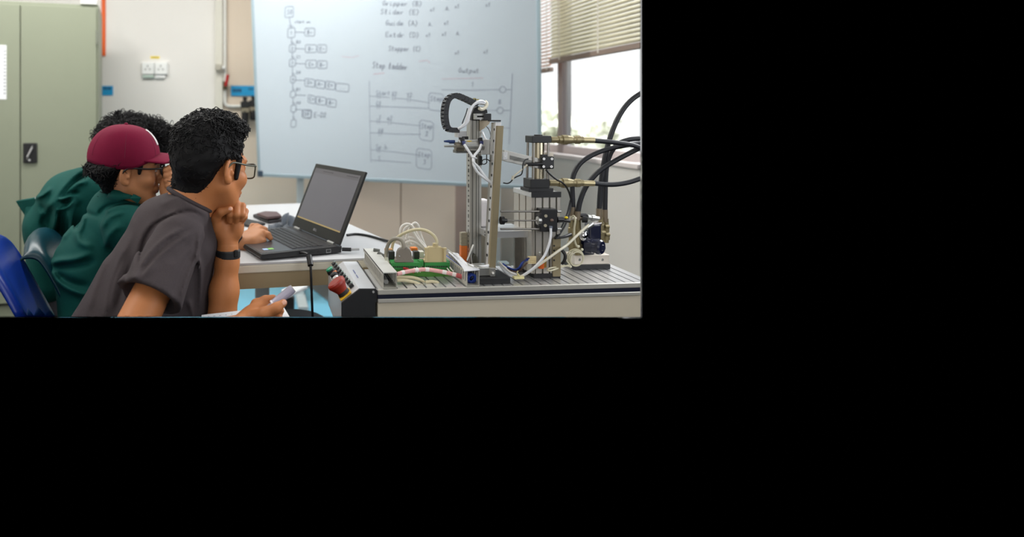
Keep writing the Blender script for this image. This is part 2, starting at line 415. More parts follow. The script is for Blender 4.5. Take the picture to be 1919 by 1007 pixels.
# ------------------------------------------------------------------ steel cabinet, turned a little from the wall
M_cab = mat('sage_steel', (140, 146, 126), 0.45, var=0.03, scale=3)
M_dark = mat('black_plastic', (22, 22, 24), 0.4)
M_black = mat('matte_black', (26, 26, 28), 0.6, var=0.1)
M_gap = mat('dark_gap', (70, 72, 62), 0.8)
M_paper = mat('white_paper', (236, 238, 240), 0.8, var=0.02)
M_blackink = mat('dark_ink', (60, 60, 70), 0.8)
c0 = onz(184.5, 589, 0.0); th = math.radians(16) - YAW
cx = V((math.cos(th), math.sin(th), 0)); cy = V((-math.sin(th), math.cos(th), 0)); cz = V((0, 0, 1))
def cab(x, y, z): return c0 + cx * x + cy * y + cz * z
def cbox(mb, x0, x1, y0, y1, z0, z1): return mb.obox(cab((x0 + x1) / 2, (y0 + y1) / 2, (z0 + z1) / 2), cx, cy, cz, abs(x1 - x0), abs(y1 - y0), abs(z1 - z0))
cabt = thing('steel_cabinet', c0, 'tall sage green steel cupboard with two doors at the left wall', 'cabinet')
b_ = MB(); cbox(b_, -0.93, 0, 0.012, 0.42, 0.0, 1.835); b_.build('body', M_cab, cabt, bev=0.003)
d_ = MB(); cbox(d_, -0.421, -0.012, -0.006, 0.012, 0.105, 1.815); dr = d_.build('door', M_cab, cabt, bev=0.002)
hb = MB(); cbox(hb, -0.408, -0.334, -0.018, -0.006, 0.905, 1.02); hp = hb.build('handle_plate', M_dark, cabt, bev=0.003)
lv = MB(); lv.obox(cab(-0.371, -0.027, 0.966), cx * 0.42 + cz * 0.9, cy, cz, 0.07, 0.02, 0.022); lv.cyl(cab(-0.374, -0.018, 0.922), cab(-0.374, -0.024, 0.922), 0.006); lv.build('lever', M_alul, cabt, bev=0.004)
d_ = MB(); cbox(d_, -0.918, -0.427, -0.006, 0.012, 0.105, 1.815); d_.build('door', M_cab, cabt, bev=0.002)
h_ = MB(); h_.cyl(cab(-0.008, -0.008, 1.60), cab(-0.008, -0.008, 1.68), 0.006); h_.build('hinge', mat('grey_hinge', (120, 124, 112), 0.5), cabt)
k_ = MB(); cbox(k_, -0.92, -0.01, 0.004, 0.0121, 0.09, 0.102); k_.build('kick_gap', M_gap, cabt)
nb = MB(); cbox(nb, -0.61, -0.496, -0.0085, -0.0065, 1.27, 1.58)
no = thing('paper_notice', cab(-0.6, -0.008, 1.27), 'white paper notice taped to the left cupboard door at the picture edge', 'notice')
nb.build('sheet', M_paper, no)
nl = MB()
for k in range(13): cbox(nl, -0.510, -0.501, -0.0092, -0.0086, 1.30 + k * 0.02, 1.309 + k * 0.02)
nl.build('printed_marks', mat('grey_print', (150, 152, 160), 0.8), no)
ob = MB(); cbox(ob, -0.10, -0.008, -0.003, 0.09, 1.836, 1.868)
one(ob, 'cardboard_box', mat('white_card', (232, 233, 228), 0.7), 'small flat white box on top of the cupboard at its right corner', 'box', bev=0.002)

# ------------------------------------------------------------------ things on the back wall
def wallrect(mb, x0, y0, x1, y1, dep, Y=YB): a = onY(x0, y0, Y); b = onY(x1, y1, Y); return mb.box((a[0], Y - dep, a[2]), (b[0], Y, b[2]))
M_sock = mat('socket_plastic', (238, 240, 238), 0.35, var=0.0)
for x0, x1, lab in ((267, 290, 'left'), (291, 315, 'right')):
    s = thing('wall_socket', onY((x0 + x1) / 2, 140, YB), lab + ' of the two white power sockets under the yellow label', 'socket', None)
    wallrect(MB(), x0, 117, x1, 140, 0.03).build('face_plate', M_sock, s, bev=0.004)
    m_ = MB(); cxp = (x0 + x1) / 2 - 2
    for dx, dy, w, h in ((0, -3, 1.6, 3.4), (-4, 3, 3, 1.8), (4, 3, 3, 1.8)):
        a = onY(cxp + dx - w / 2, 127 + dy - h / 2, YB - 0.031); b2 = onY(cxp + dx + w / 2, 127 + dy + h / 2, YB - 0.031); m_.box((a[0], YB - 0.0312, a[2]), (b2[0], YB - 0.0298, b2[2]))
    m_.build('pin_holes', M_gap, s)
    m_ = MB(); a = onY(x1 - 5, 124, YB); b2 = onY(x1 - 2, 130, YB); m_.box((a[0], YB - 0.035, a[2]), (b2[0], YB - 0.03, b2[2])); m_.build('rocker_switch', M_sock, s)
sb = MB(); wallrect(sb, 268, 141, 289, 146, 0.025); one(sb, 'socket_cover', mat('pale_green_plastic', (190, 208, 196), 0.3), 'pale green plastic strip below the left power socket', 'cover', bev=0.003)
sb = MB(); wallrect(sb, 291, 141, 310, 147, 0.02); one(sb, 'socket_cover', M_sock, 'white plastic strip below the right power socket', 'cover', bev=0.003)
yl = thing('label_sticker', onY(290, 110, YB), 'small yellow label above the two power sockets', 'label')
wallrect(MB(), 282, 105.5, 299, 110, 0.002).build('sticker', mat('yellow_sticker', (240, 214, 30), 0.6), yl)
m_ = MB()
for k in range(4): wallrect(m_, 285 + k * 3, 107, 287 + k * 3, 108.5, 0.0026)
m_.build('print', M_blackink, yl)
M_bluesign = mat('blue_sign', (20, 150, 205), 0.6)
bs = thing('wall_sign', onY(202, 179, YB), 'small blue sign on the wall beside the cupboard edge', 'sign')
wallrect(MB(), 185, 161, 212, 179, 0.004).build('plate', M_bluesign, bs)
m_ = MB()
for x, w in ((194, 4), (199, 3), (203, 5)): wallrect(m_, x, 164, x + w, 168, 0.0052)
m_.build('lettering', mat('navy_print', (24, 70, 110), 0.7), bs)
bs = thing('wall_sign', onY(455, 180, YB), 'long blue sign on the wall above the black air filters', 'sign')
wallrect(MB(), 433, 161, 482, 180, 0.03).build('plate', M_bluesign, bs)
m_ = MB()
for x, w in ((437, 3), (441, 2.4), (444.5, 3), (448.5, 4)): wallrect(m_, x, 167, x + w, 173, 0.0312)
m_.build('lettering', mat('navy_print', (24, 70, 110), 0.7), bs)
m_ = MB()
for x, w in ((466, 2), (469, 3), (473, 2)): wallrect(m_, x, 166, x + w, 169, 0.0312)
m_.build('lettering', mat('navy_print', (24, 70, 110), 0.7), bs)
# air pipe, junction box, valve, filters
M_pipe = mat('white_pipe', (226, 226, 220), 0.4)
pY = YB - 0.04
pp = MB(); pp.tube([onY(421.5, -40, pY), onY(421.5, 60, pY), onY(421.5, 170, pY), onY(421.5, 190, pY), onY(426, 198, pY), onY(440, 199, pY), onY(456, 199, pY)], 0.011, 10, 6)
one(pp, 'air_pipe', M_pipe, 'white air pipe running down the back wall and turning towards the black filters', 'pipe')
jb = thing('junction_box', onY(408, 134, pY), 'small grey box on the wall trunking left of the air pipe', 'box')
m_ = MB(); a = onY(404, 121, YB - 0.05); b2 = onY(415, 133, YB - 0.05); m_.box((a[0], YB - 0.10, a[2]), (b2[0], YB - 0.051, b2[2])); m_.build('case', mat('grey_box', (176, 172, 158), 0.5), jb, bev=0.004)
m_ = MB(); m_.cyl(onY(417, 127, YB - 0.07), onY(421, 127, YB - 0.07), 0.012); m_.build('gland', M_sock, jb)
vv = thing('ball_valve', onY(421, 160, pY), 'ball valve with red lever on the air pipe', 'valve')
m_ = MB(); m_.cyl(onY(421.5, 153, pY - 0.02), onY(421.5, 168, pY - 0.02), 0.016); m_.cyl(onY(421.5, 160, pY), onY(423, 160, pY - 0.05), 0.012); m_.build('valve_body', mat('old_brass', (96, 88, 66), 0.45, 0.7), vv)
m_ = MB(); m_.tube([onY(423, 161, pY - 0.055), onY(425, 152, pY - 0.06), onY(427, 140, pY - 0.06)], 0.011, 8, 5); m_.build('lever', mat('red_plastic', (176, 26, 30), 0.45), vv)
for k, (x, y0, y1, lab) in enumerate(((459, 190, 236, 'black air filter bowl at the end of the air pipe'), (475, 188, 226, 'black air filter bowl half hidden behind the whiteboard edge'))):
    t_ = thing('air_filter', onY(x, y1, YB - 0.08), lab, 'air filter')
    fy = YB - 0.08
    m_ = MB(); a = onY(x - 8, y0, fy); b2 = onY(x + 8, y0 + 12, fy); m_.box((a[0], fy - 0.03, a[2]), (b2[0], fy + 0.03, b2[2])); m_.build('head', M_black, t_, bev=0.004)
    m_ = MB(); a = onY(x - 6, y0 + 12, fy); b2 = onY(x + 8, y0 + 21, fy); m_.box((a[0], fy - 0.025, a[2]), (b2[0], fy + 0.025, b2[2])); m_.build('collar', mat('khaki_metal', (140, 132, 112), 0.5), t_, bev=0.003)
    m_ = MB(); m_.lathe(onY(x, y0 + 18, fy), onY(x, y1, fy), [(0, 0.026), (0.75, 0.026), (0.92, 0.022), (1, 0.012)]); m_.build('bowl', M_dark, t_)
    m_ = MB(); m_.cyl(onY(x, y0, fy), onY(x, y0 - 8, fy), 0.014, 0.016); m_.build('knob', M_black, t_)
# ------------------------------------------------------------------ whiteboard on its stand
BL = at(486.5, 327, 4.1); BR = at(1011, 351, 3.36); BR[2] = BL[2]
bu = unit(BR - BL); bw = np.linalg.norm(BR - BL)
bn = unit(np.cross(bu, UP)); 
if np.dot(bn, CAM - BL) < 0: bn = -bn
lean = math.radians(4.3); bv = unit(UP * math.cos(lean) + bn * math.sin(lean)); bnn = unit(np.cross(bu, bv))
if np.dot(bnn, CAM - BL) < 0: bnn = -bnn
bh = 1.2
def bp(u, v, n=0.0): return BL + bu * u + bv * v + bnn * n
def bpx(px, py, n=0.0011):                       # the point of the board seen at a place of the photograph
    r = ray(px, py); o = BL + bnn * n; t = np.dot(o - CAM, bnn) / np.dot(r, bnn); return CAM + r * t
M_board = mat('whiteboard_enamel', (203, 216, 226), 0.28, var=0.025, scale=2.2, spec=0.4)
wb = thing('whiteboard', V((BL[0] + 0.85, BL[1] - 0.3, 0)), 'large whiteboard on a stand covered in marker diagrams', 'whiteboard')
def bbox(mb, u0, u1, v0, v1, n0, n1): return mb.obox(bp((u0 + u1) / 2, (v0 + v1) / 2, (n0 + n1) / 2), bu, bv, bnn, u1 - u0, v1 - v0, n1 - n0)
bbox(MB(), 0.0, bw, 0.0, bh, -0.018, 0.0).build('panel', M_board, wb)
M_bfr = mat('board_frame', (176, 198, 208), 0.4, 0.5)
f_ = MB(); bbox(f_, 0, bw, -0.012, 0.008, -0.022, 0.004); bbox(f_, 0, bw, bh - 0.008, bh + 0.012, -0.022, 0.004)
bbox(f_, -0.012, 0.006, -0.012, bh + 0.012, -0.022, 0.004); bbox(f_, bw - 0.006, bw + 0.012, -0.012, bh + 0.012, -0.022, 0.004)
f_.build('frame', M_bfr, wb, bev=0.002)
for u in (-0.014, bw - 0.026):
    c_ = MB(); bbox(c_, u, u + 0.04, -0.016, 0.024, -0.024, 0.006); c_.build('corner_cap', mat('slate_plastic', (58, 74, 92), 0.5), wb, bev=0.003)
M_leg = mat('stand_steel', (196, 206, 208), 0.4, 0.3)
for px_ in (563, 931):
    p = bpx(px_, 335 if px_ < 700 else 348, -0.05); l_ = MB(); l_.box((p[0] - 0.022, p[1], 0.0), (p[0] + 0.022, p[1] + 0.05, p[2] + 0.5)); l_.build('leg', M_leg, wb, bev=0.004)
    l_ = MB(); l_.box((p[0] - 0.03, p[1] - 0.25, 0.0), (p[0] + 0.03, p[1] + 0.3, 0.05)); l_.build('foot', M_leg, wb, bev=0.006)
# handwriting: single strokes laid on the board as thin ink ribbons
INK = {}
def stroke(key, pts, w=1.5):
    mb = INK.setdefault(key, MB())
    P = [bpx(x, y) for x, y in pts]; hw = w * 0.85 * 3.7 / F / 2
    for p, q in zip(P[:-1], P[1:]):
        t = unit(q - p); s_ = np.cross(bnn, t) * hw; e = t * hw * 0.6
        mb.add([p - e - s_, q + e - s_, q + e + s_, p - e + s_], [(0, 1, 2, 3)])
def rrect(x0, y0, x1, y1, key='diagram', w=1.3, sk=0.0, r=2.0):
    pts = [(x0 + r, y0), (x1 - r, y0 + sk), (x1, y0 + r + sk), (x1 - .5, y1 - r + sk), (x1 - r, y1 + sk), (x0 + r, y1), (x0, y1 - r), (x0 + .4, y0 + r), (x0 + r, y0)]
    stroke(key, pts, w)
def circ(x, y, r, key='ladder', w=1.2):
    stroke(key, [(x + r * math.cos(a * .5236), y + r * math.sin(a * .5236)) for a in range(13)], w)
GL = {'a': [[(.8, .5), (.4, .4), (.1, .65), (.2, 1), (.6, .95), (.8, .5), (.8, .9), (1, 1)]], 'b': [[(.1, 0), (.1, 1), (.6, 1), (.8, .7), (.5, .5), (.1, .6)]],
 'c': [[(.8, .5), (.4, .45), (.1, .75), (.4, 1), (.8, .9)]], 'd': [[(.8, .5), (.4, .45), (.1, .75), (.4, 1), (.8, .9), (.85, 0)], [(.84, .8), (1, 1)]],
 'e': [[(.1, .75), (.8, .7), (.6, .45), (.2, .55), (.2, .95), (.8, .95)]], 'i': [[(.3, .5), (.3, 1), (.6, .95)], [(.35, .25), (.4, .3)]],
 'l': [[(.2, .9), (.5, .3), (.4, 0), (.2, .4), (.3, 1), (.6, .95)]], 'n': [[(.1, .5), (.1, 1), (.3, .55), (.6, .5), (.7, 1), (.9, .95)]],
 'o': [[(.5, .45), (.1, .7), (.4, 1), (.8, .8), (.5, .45)]], 'p': [[(.1, .5), (.1, 1.4)], [(.1, .6), (.6, .45), (.8, .75), (.4, 1), (.1, .9)]],
 'r': [[(.1, .5), (.15, 1), (.2, .65), (.7, .5)]], 's': [[(.7, .5), (.3, .55), (.6, .8), (.3, 1), (.05, .95)]], 't': [[(.35, .1), (.3, .95), (.7, .95)], [(.05, .42), (.7, .4)]],
 'u': [[(.1, .5), (.15, .95), (.5, 1), (.75, .5), (.75, .95), (.95, 1)]], 'x': [[(.1, .5), (.7, 1)], [(.7, .5), (.1, 1)]], 'f': [[(.8, .1), (.4, .1), (.3, 1.2)], [(.1, .5), (.6, .5)]],
 'S': [[(.8, .1), (.4, 0), (.1, .25), (.7, .65), (.5, 1), (0, .95)]], 'O': [[(.5, 0), (.05, .5), (.4, 1), (.9, .6), (.5, 0)]], 'G': [[(.9, .15), (.5, 0), (.1, .5), (.4, 1), (.9, .8), (.9, .55), (.5, .55)]],
 'E': [[(.8, 0), (.1, .05), (.1, 1), (.85, .95)], [(.1, .5), (.7, .48)]], 'A': [[(0, 1), (.45, 0), (.9, 1)], [(.2, .65), (.75, .63)]], 'B': [[(.1, 0), (.1, 1), (.7, .95), (.8, .65), (.1, .5), (.7, .3), (.6, .02), (.1, 0)]],
 'C': [[(.9, .1), (.4, 0), (.1, .5), (.4, 1), (.9, .9)]], 'D': [[(.1, 0), (.1, 1), (.6, .95), (.9, .5), (.6, .05), (.1, 0)]], 'P': [[(.1, 1), (.1, 0), (.7, .05), (.8, .35), (.1, .5)]],
 'T': [[(0, 0), (.95, 0)], [(.5, 0), (.45, 1)]], 'X': [[(0, 0), (.8, 1)], [(.8, 0), (0, 1)]], '(': [[(.7, -.1), (.3, .4), (.6, 1.15)]], ')': [[(.2, -.1), (.6, .4), (.2, 1.15)]],
 '+': [[(.1, .6), (.8, .6)], [(.45, .3), (.45, .9)]], '-': [[(.1, .6), (.8, .58)]], '0': [[(.5, 0), (.1, .5), (.4, 1), (.8, .5), (.5, 0)]], '1': [[(.2, .25), (.5, 0), (.45, 1)]],
 '2': [[(.1, .2), (.5, 0), (.7, .3), (.1, 1), (.8, .95)]], '3': [[(.1, .1), (.6, .05), (.4, .45), (.7, .75), (.1, 1)]], '4': [[(.6, 1), (.6, 0), (.1, .65), (.85, .65)]], 'Y': [[(0, 0), (.4, .5)], [(.8, 0), (.35, 1)]],
 '.': [[(.4, .95), (.5, 1)]], 'R': [[(.1, 1), (.1, 0), (.7, .1), (.6, .45), (.1, .5), (.8, 1)]]}
def write(txt, x, y, h, adv, key, w=1.35, slope=0.0, slant=0.18):
    word = 0
    for i, ch in enumerate(txt):
        if ch == ' ' and key.startswith('notes:'): word += 1; key = key.split('#')[0] + '#%d' % word
        for st in GL.get(ch, []):
            stroke(key, [(x + i * adv + px_ * adv * 0.92 - (py_ - 1) * h * slant * 0.5, y + slope * i * adv + py_ * h) for px_, py_ in st], w)
K = 'diagram'
FC = [(542, 23, 8, 10), (546, 62, 7, 9), (548, 91, 6, 7), (548, 118, 6, 7), (549, 149, 5, 6.5), (549, 177, 5, 6), (550, 204, 5, 6.5), (550, 232, 5, 7)]
for i, (x, y, a, b) in enumerate(FC):
    rrect(x - a, y - b, x + a, y + b, K, 1.4, -1)
    if i: write('1234567'[i - 1], x - 2.5, y - 3, 6, 5, K, 1.1)
    if i < 7: x2, y2, _, b2 = FC[i + 1]; stroke(K, [(x, y + b), ((x + x2) / 2 - .5, (y + y2) / 2), (x2, y2 - b2)], 1.4); stroke(K, [(x - 1.5, y2 - b2 - 5), (x2 + 3, y2 - b2 - 4)], 1.2)
write('S0', 538, 18, 9, 5, K)
write('start on', 552, 38, 5, 3.7, K, 1.0)
for y, s in ((76, 'B0'), (104, 'C1'), (133, 'D0'), (165, 'B1'), (190, 'A0')): write(s, 555, y, 5.5, 4.5, K, 1.1)
def row(y, x0, boxes, sk=0.0):
    stroke(K, [(553, y), (x0, y + 1)], 1.3)
    for bx0, bx1, tx, dy in boxes:
        rrect(bx0, y - 7 + dy, bx1, y + 7.5 + dy, K, 1.3, sk); write(tx, (bx0 + bx1) / 2 - 5, y - 3 + dy, 7, 5.2, K, 1.3)
row(60, 570, [(571, 590, 'B-', 0)]); row(91, 572, [(572, 593, 'B-', 0), (595, 612, 'E-', 0)]); row(119, 573, [(573, 593, 'E+', 1), (595, 613, 'B-', 2)])
row(150, 571, [(571, 590, 'D+', 4), (591, 609, 'A-', 7), (610, 628, 'E+', 9), (629, 654, '..', 13)], 2); row(178, 573, [(577, 591, 'C+', 7), (592, 611, 'B-', 10), (612, 630, 'B-', 14)], 2); row(205, 566, [(566, 583, 'D0', 8)], 2)
rrect(567, 206, 584, 221, K, 1.6); write('E-D2', 588, 211, 9, 6, K, 1.3)
K2 = 'notes'
for t_, x, y, ad in (('Gripper (B)', 716, 1, 6.9), ('Slider (E)', 713, 17, 7.4), ('Guide (A)', 722, 38, 6.9), ('Extdr (D)', 722, 60, 7.2), ('Stopper (C)', 728, 86, 5.6)):
    write(t_, x, y, 9, ad, 'notes:' + t_, 1.25, 0.02)
write('Step ladder', 698, 116, 11, 6.0, 'notes:step', 1.5, 0.06)
write('Output', 859, 127, 9, 6.6, 'notes:out', 1.1, 0.02)
for x, y in ((806, 14), (835, 12), (852, 8), (910, 5), (803, 42), (832, 39), (798, 62), (828, 60), (855, 59), (852, 95), (906, 93)): write('A..'[:2] if x % 2 else 'x1', x, y, 7, 4.5, 'notes:%d%d' % (x, y), 1.1)
L = 'ladder'
stroke(L, [(692, 152), (693, 225), (695, 304)], 1.1); stroke(L, [(960, 138), (957, 205), (954, 270)], 1.1)
for pts in ([(693, 180), (730, 183)], [(740, 184), (763, 186)], [(769, 187), (806, 193)], [(693, 199), (740, 200.5), (804, 203)], [(694, 227), (726, 229)], [(733, 230), (788, 236)], [(694, 249), (740, 251), (788, 252)], [(695, 281), (740, 285), (786, 291)], [(695, 300), (770, 305)], [(828, 168), (880, 169), (936, 168)], [(948, 168), (957, 168)], [(905, 207), (931, 207)], [(943, 207), (956, 207)], [(905, 239), (955, 240)]):
    stroke(L, pts, 1.15)
for x, y in ((710, 180), (738, 183), (766, 186), (709, 199), (709, 227), (730, 229), (712, 250), (709, 281)): stroke(L, [(x - 2, y - 5), (x - 2, y + 5)], 1.1); stroke(L, [(x + 2, y - 5), (x + 2, y + 5)], 1.1)
for t_, x, y in (('Start', 704, 170), ('X1', 734, 172), ('Y2', 762, 174), ('C1', 704, 190), ('L1', 704, 216), ('e2', 725, 217), ('X4', 708, 241), ('Sp.b.', 704, 271), ('S', 708, 293), ('1', 883, 154), ('L', 939, 148), ('B', 934, 187)): write(t_, x, y, 8, 5.5, L, 1.1)
rrect(803, 174, 831, 206, L, 1.2, 2, 4); write('Step', 806, 180, 9, 6, L, 1.3); write('5', 814, 192, 8, 6, L)
rrect(786, 225, 812, 262, L, 1.2, 3, 4); write('Step', 789, 232, 9, 5.5, L, 1.3); write('2', 797, 246, 9, 6, L)
rrect(780, 278, 809, 315, L, 1.2, 3, 4); write('Step', 783, 285, 9, 6, L, 1.3); write('3', 793, 299, 9, 6, L)
circ(942, 168, 6); circ(937, 207, 6)
R_ = 'red_marks'
stroke(R_, [(700, 139), (720, 137)], 1.2); stroke(R_ + ':a', [(828, 148), (905, 146)], 0.8); stroke(R_ + ':b', [(640, 106), (660, 108), (672, 104)], 0.8); stroke(R_ + ':c', [(785, 115), (800, 113), (806, 118)], 0.9)
inks = {'diagram': (132, 142, 160), 'notes': (142, 150, 166), 'ladder': (158, 168, 186), 'red_marks': (214, 178, 190)}
for k_, mb in INK.items():
    k_ = k_.split(':')[0]
    mb.build({'diagram': 'flow_chart_writing', 'notes': 'list_writing', 'ladder': 'ladder_writing', 'red_marks': 'red_writing'}[k_], mat('ink_' + k_, inks[k_], 0.8, var=0.15, scale=20), wb)

# beige divider panels behind the tables
M_div = mat('beige_laminate', (226, 207, 188), 0.55, var=0.03, scale=4)
M_div2 = mat('shaded_laminate', (166, 146, 136), 0.6)  # darker tone paints the shade on the strip right of the doors
dY = 3.95
dv = thing('panel_cabinet', onY(750, 480, dY) * V((1, 1, 0)), 'beige laminate cupboard with two flat doors below the whiteboard', 'cabinet')
zt = 0.86
a = onY(640, 480, dY); b = onY(853, 480, dY); c = onY(886, 480, dY); s0 = onY(751, 480, dY)
MB().box((a[0], dY + 0.02, 0), (c[0], dY + 0.4, zt)).build('body', M_div2, dv)
MB().box((a[0], dY, 0.06), (s0[0] - 0.003, dY + 0.02, zt)).build('door', M_div, dv, bev=0.002)
MB().box((s0[0] + 0.003, dY, 0.06), (b[0], dY + 0.02, zt)).build('door', M_div, dv, bev=0.002)
# ------------------------------------------------------------------ white work table and what lies on it
ZT = 0.75
M_table = mat('white_laminate', (200, 201, 203), 0.35, var=0.02, scale=3)
M_edge = mat('cream_edging', (226, 220, 202), 0.4)
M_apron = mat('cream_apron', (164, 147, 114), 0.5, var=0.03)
M_tleg = mat('grey_leg', (208, 217, 220), 0.5)
tf0 = onz(420, 495.5, ZT); tf1 = onz(800, 478.5, ZT)             # front edge
tb = [onz(732, 453, ZT), onz(562, 381, ZT), onz(404, 387, ZT)]
top = [tf0, tf1, tb[0], tb[1], tb[2]]
tt = thing('work_table', V((tf1 + tf0) / 2) * V((1, 1, 0)), 'large white table with cream edge carrying the black laptop', 'table')
MB().prism([p - V((0, 0, 0.006)) for p in top], (0, 0, 0.006)).build('tabletop', M_table, tt)
fd = unit(tf1 - tf0); fi = unit(np.cross(UP, fd))
if fi[1] < 0: fi = -fi
e_ = MB(); e_.prism([tf0 - V((0, 0, .03)), tf1 - V((0, 0, .03)), tf1 - V((0, 0, .03)) + fi * .02, tf0 - V((0, 0, .03)) + fi * .02], (0, 0, .0235))
e_.build('front_edge', M_edge, tt, bev=0.003)
e_ = MB(); i_ = fi * 0.004; e_.prism([tf0 - V((0, 0, .076)) + i_, tf1 - V((0, 0, .076)) + i_, tf1 - V((0, 0, .076)) + i_ + fi * .02, tf0 - V((0, 0, .076)) + i_ + fi * .02], (0, 0, .046))
e_.build('apron', M_apron, tt)
e_ = MB(); e_.prism([p - V((0, 0, 0.03)) for p in ([tf0 + fi * .02, tf1 + fi * .02] + top[2:])], (0, 0, 0.0235)); e_.build('core', M_table, tt)
lg = MB(); a = at(478, 524, 2.35); b = at(505, 524, 2.35); lg.box((a[0], a[1], 0), (b[0], a[1] + 0.045, ZT - 0.031)); lg.build('leg', M_tleg, tt, bev=0.004)
lg = MB(); a = at(660, 524, 2.3); lg.box((a[0], a[1], 0), (a[0] + .05, a[1] + 0.045, ZT - 0.031)); lg.build('leg', M_tleg, tt, bev=0.004)
for px_ in (483, 652):
    p = onz(px_, 490 if px_ < 500 else 482, ZT); n_ = MB(); n_.cyl(p - V((0, 0.002, 0.018)) - fi * .002, p - V((0, 0.002, 0.018)) + fi * .004, 0.004); n_.build('edge_screw', M_dark, tt)

# laptop
LR = onz(640, 475.5, ZT); hl = onz(552, 436.5, ZT)
lu = unit(hl - LR); lv_ = unit(np.cross(UP, lu)); 
if np.dot(lv_, onz(483, 485, ZT) - LR) < 0: lv_ = -lv_
LW, LD = 0.385, 0.262
M_lap = mat('laptop_black', (30, 30, 32), 0.42, var=0.08); M_lapdeck = mat('laptop_deck', (46, 46, 50), 0.32, var=0.05)
M_key = mat('key_black', (24, 24, 27), 0.5); M_keyfr = mat('key_border', (70, 72, 78), 0.5)
lap = thing('laptop', LR + lu * LW / 2 + lv_ * LD / 2, 'open black laptop standing on the white table', 'laptop')
def lp(u, v, z): return LR + lu * u + lv_ * v + UP * z
def lbox(mb, u0, u1, v0, v1, z0, z1): return mb.obox(lp((u0 + u1) / 2, (v0 + v1) / 2, (z0 + z1) / 2), lu, lv_, UP, u1 - u0, v1 - v0, z1 - z0)
b_ = MB()
prof = [(0, 0.003), (LD, 0.006), (LD + 0.004, 0.012), (LD, 0.0215), (0.02, 0.025), (0, 0.022)]
b_.prism([lp(0, v, z) for v, z in prof], lu * LW); base = b_.build('base', M_lap, lap, bev=0.002)
d_ = MB(); d_.prism([lp(0.008, v, z) for v, z in ((0.035, 0.0246), (LD - 0.004, 0.0215), (LD - 0.004, 0.0222), (0.035, 0.0256))], lu * (LW - 0.016)); d_.build('palm_rest', M_lapdeck, base)
kb = MB(); kz = lambda v: 0.0247 - (v - 0.02) / (LD - 0.02) * 0.0035
kd = MB(); kd.prism([lp(0.02, v, kz(v) + h) for v, h in ((0.05, 0.0006), (0.158, 0.0006), (0.158, 0.0014), (0.05, 0.0014))], lu * (LW - 0.04)); kbd = kd.build('keyboard', M_keyfr, lap)
for r_ in range(6):
    v0 = 0.052 + r_ * 0.0176; n_ = 17
    for c_ in range(n_):
        u0 = 0.0225 + c_ * (LW - 0.045) / n_; w_ = (LW - 0.045) / n_ - 0.0022
        if r_ == 5 and 6 <= c_ <= 10:
            if c_ == 6: w_ = 5 * (LW - 0.045) / n_ - 0.0022
            else: continue
        z0 = kz(v0 + .008) + 0.0016; kb.obox(lp(u0 + w_ / 2, v0 + 0.0076, z0 + 0.0006), lu, lv_, UP, w_, 0.0152, 0.0016)
kb.build('keys', M_key, kbd)
tp = MB(); tp.prism([lp(0.16, v, kz(v) + h) for v, h in ((0.178, 0.001), (0.25, 0.001), (0.25, 0.0018), (0.178, 0.0018))], lu * 0.105); tp.build('touchpad', mat('touchpad_grey', (56, 56, 60), 0.25), lap)
sk = MB(); sk.prism([lp(0.045, v, kz(v) + h) for v, h in ((0.205, .001), (0.222, .001), (.222, .0016), (.205, .0016))], lu * 0.02); sk.build('sticker', mat('green_sticker', (130, 190, 90), .5), lap)
sk = MB(); sk.prism([lp(0.045, v, kz(v) + h) for v, h in ((0.223, .001), (0.238, .001), (.238, .0016), (.223, .0016))], lu * 0.02); sk.build('sticker', mat('blue_sticker', (170, 200, 235), .5), lap)
# ports on the side facing the camera
pt = MB(); pt.obox(lp(-0.0005, 0.045, 0.012), lu, lv_, UP, 0.002, 0.016, 0.011); pt.build('port', mat('port_grey', (150, 150, 152), .4, .5), lap)
pt = MB(); pt.obox(lp(-0.0012, 0.045, 0.0125), lu, lv_, UP, 0.002, 0.012, 0.007); pt.build('port_hole', M_dark, lap)
for v_ in (0.075, 0.1): 
    pt = MB(); pt.obox(lp(-0.0004, v_, 0.012), lu, lv_, UP, 0.0015, 0.014, 0.006); pt.build('port', M_dark, lap)
# lid
th = math.radians(67); ld = unit(-lv_ * math.cos(th) + UP * math.sin(th)); ln = unit(np.cross(lu, ld)); 
if np.dot(ln, lv_) < 0: ln = -ln
LH = 0.247; hz = lp(0, 0.012, 0.024)
def ll(u, h, n): return hz + lu * u + ld * h + ln * n
def lidbox(mb, u0, u1, h0, h1, n0, n1): return mb.obox(ll((u0 + u1) / 2, (h0 + h1) / 2, (n0 + n1) / 2), lu, ld, ln, u1 - u0, h1 - h0, n1 - n0)
lid = lidbox(MB(), 0.0, LW, 0.004, LH, -0.009, 0).build('lid', M_lap, lap, bev=0.002)
lidbox(MB(), 0.018, LW - 0.018, 0.04, LH - 0.016, 0.0, 0.0008).build('screen', mat('screen_glass', (98, 97, 104), 0.3, emit=(128, 124, 136), estr=0.11, var=0.02), lid)
sb = MB()
lidbox(sb, 0.018, LW - 0.018, LH - 0.034, LH - 0.016, 0.0008, 0.001); sb.build('title_bar', mat('screen_bar', (92, 90, 96), 0.3, emit=(96, 92, 100), estr=0.14), lid)
sb = MB()
for k in range(14): lidbox(sb, 0.03 + k * 0.012 + (0.1 if k > 6 else 0), 0.037 + k * 0.012 + (0.1 if k > 6 else 0), LH - 0.026, LH - 0.0225, 0.001, 0.0012)
sb.build('toolbar_icons', mat('screen_icons', (60, 58, 66), 0.3), lid)
sb = MB(); lidbox(sb, 0.018, LW - 0.018, 0.04, 0.0445, 0.0008, 0.0011); sb.build('status_bar', mat('screen_status', (160, 140, 96), 0.3, emit=(170, 150, 100), estr=0.2), lid)
lg_ = MB()
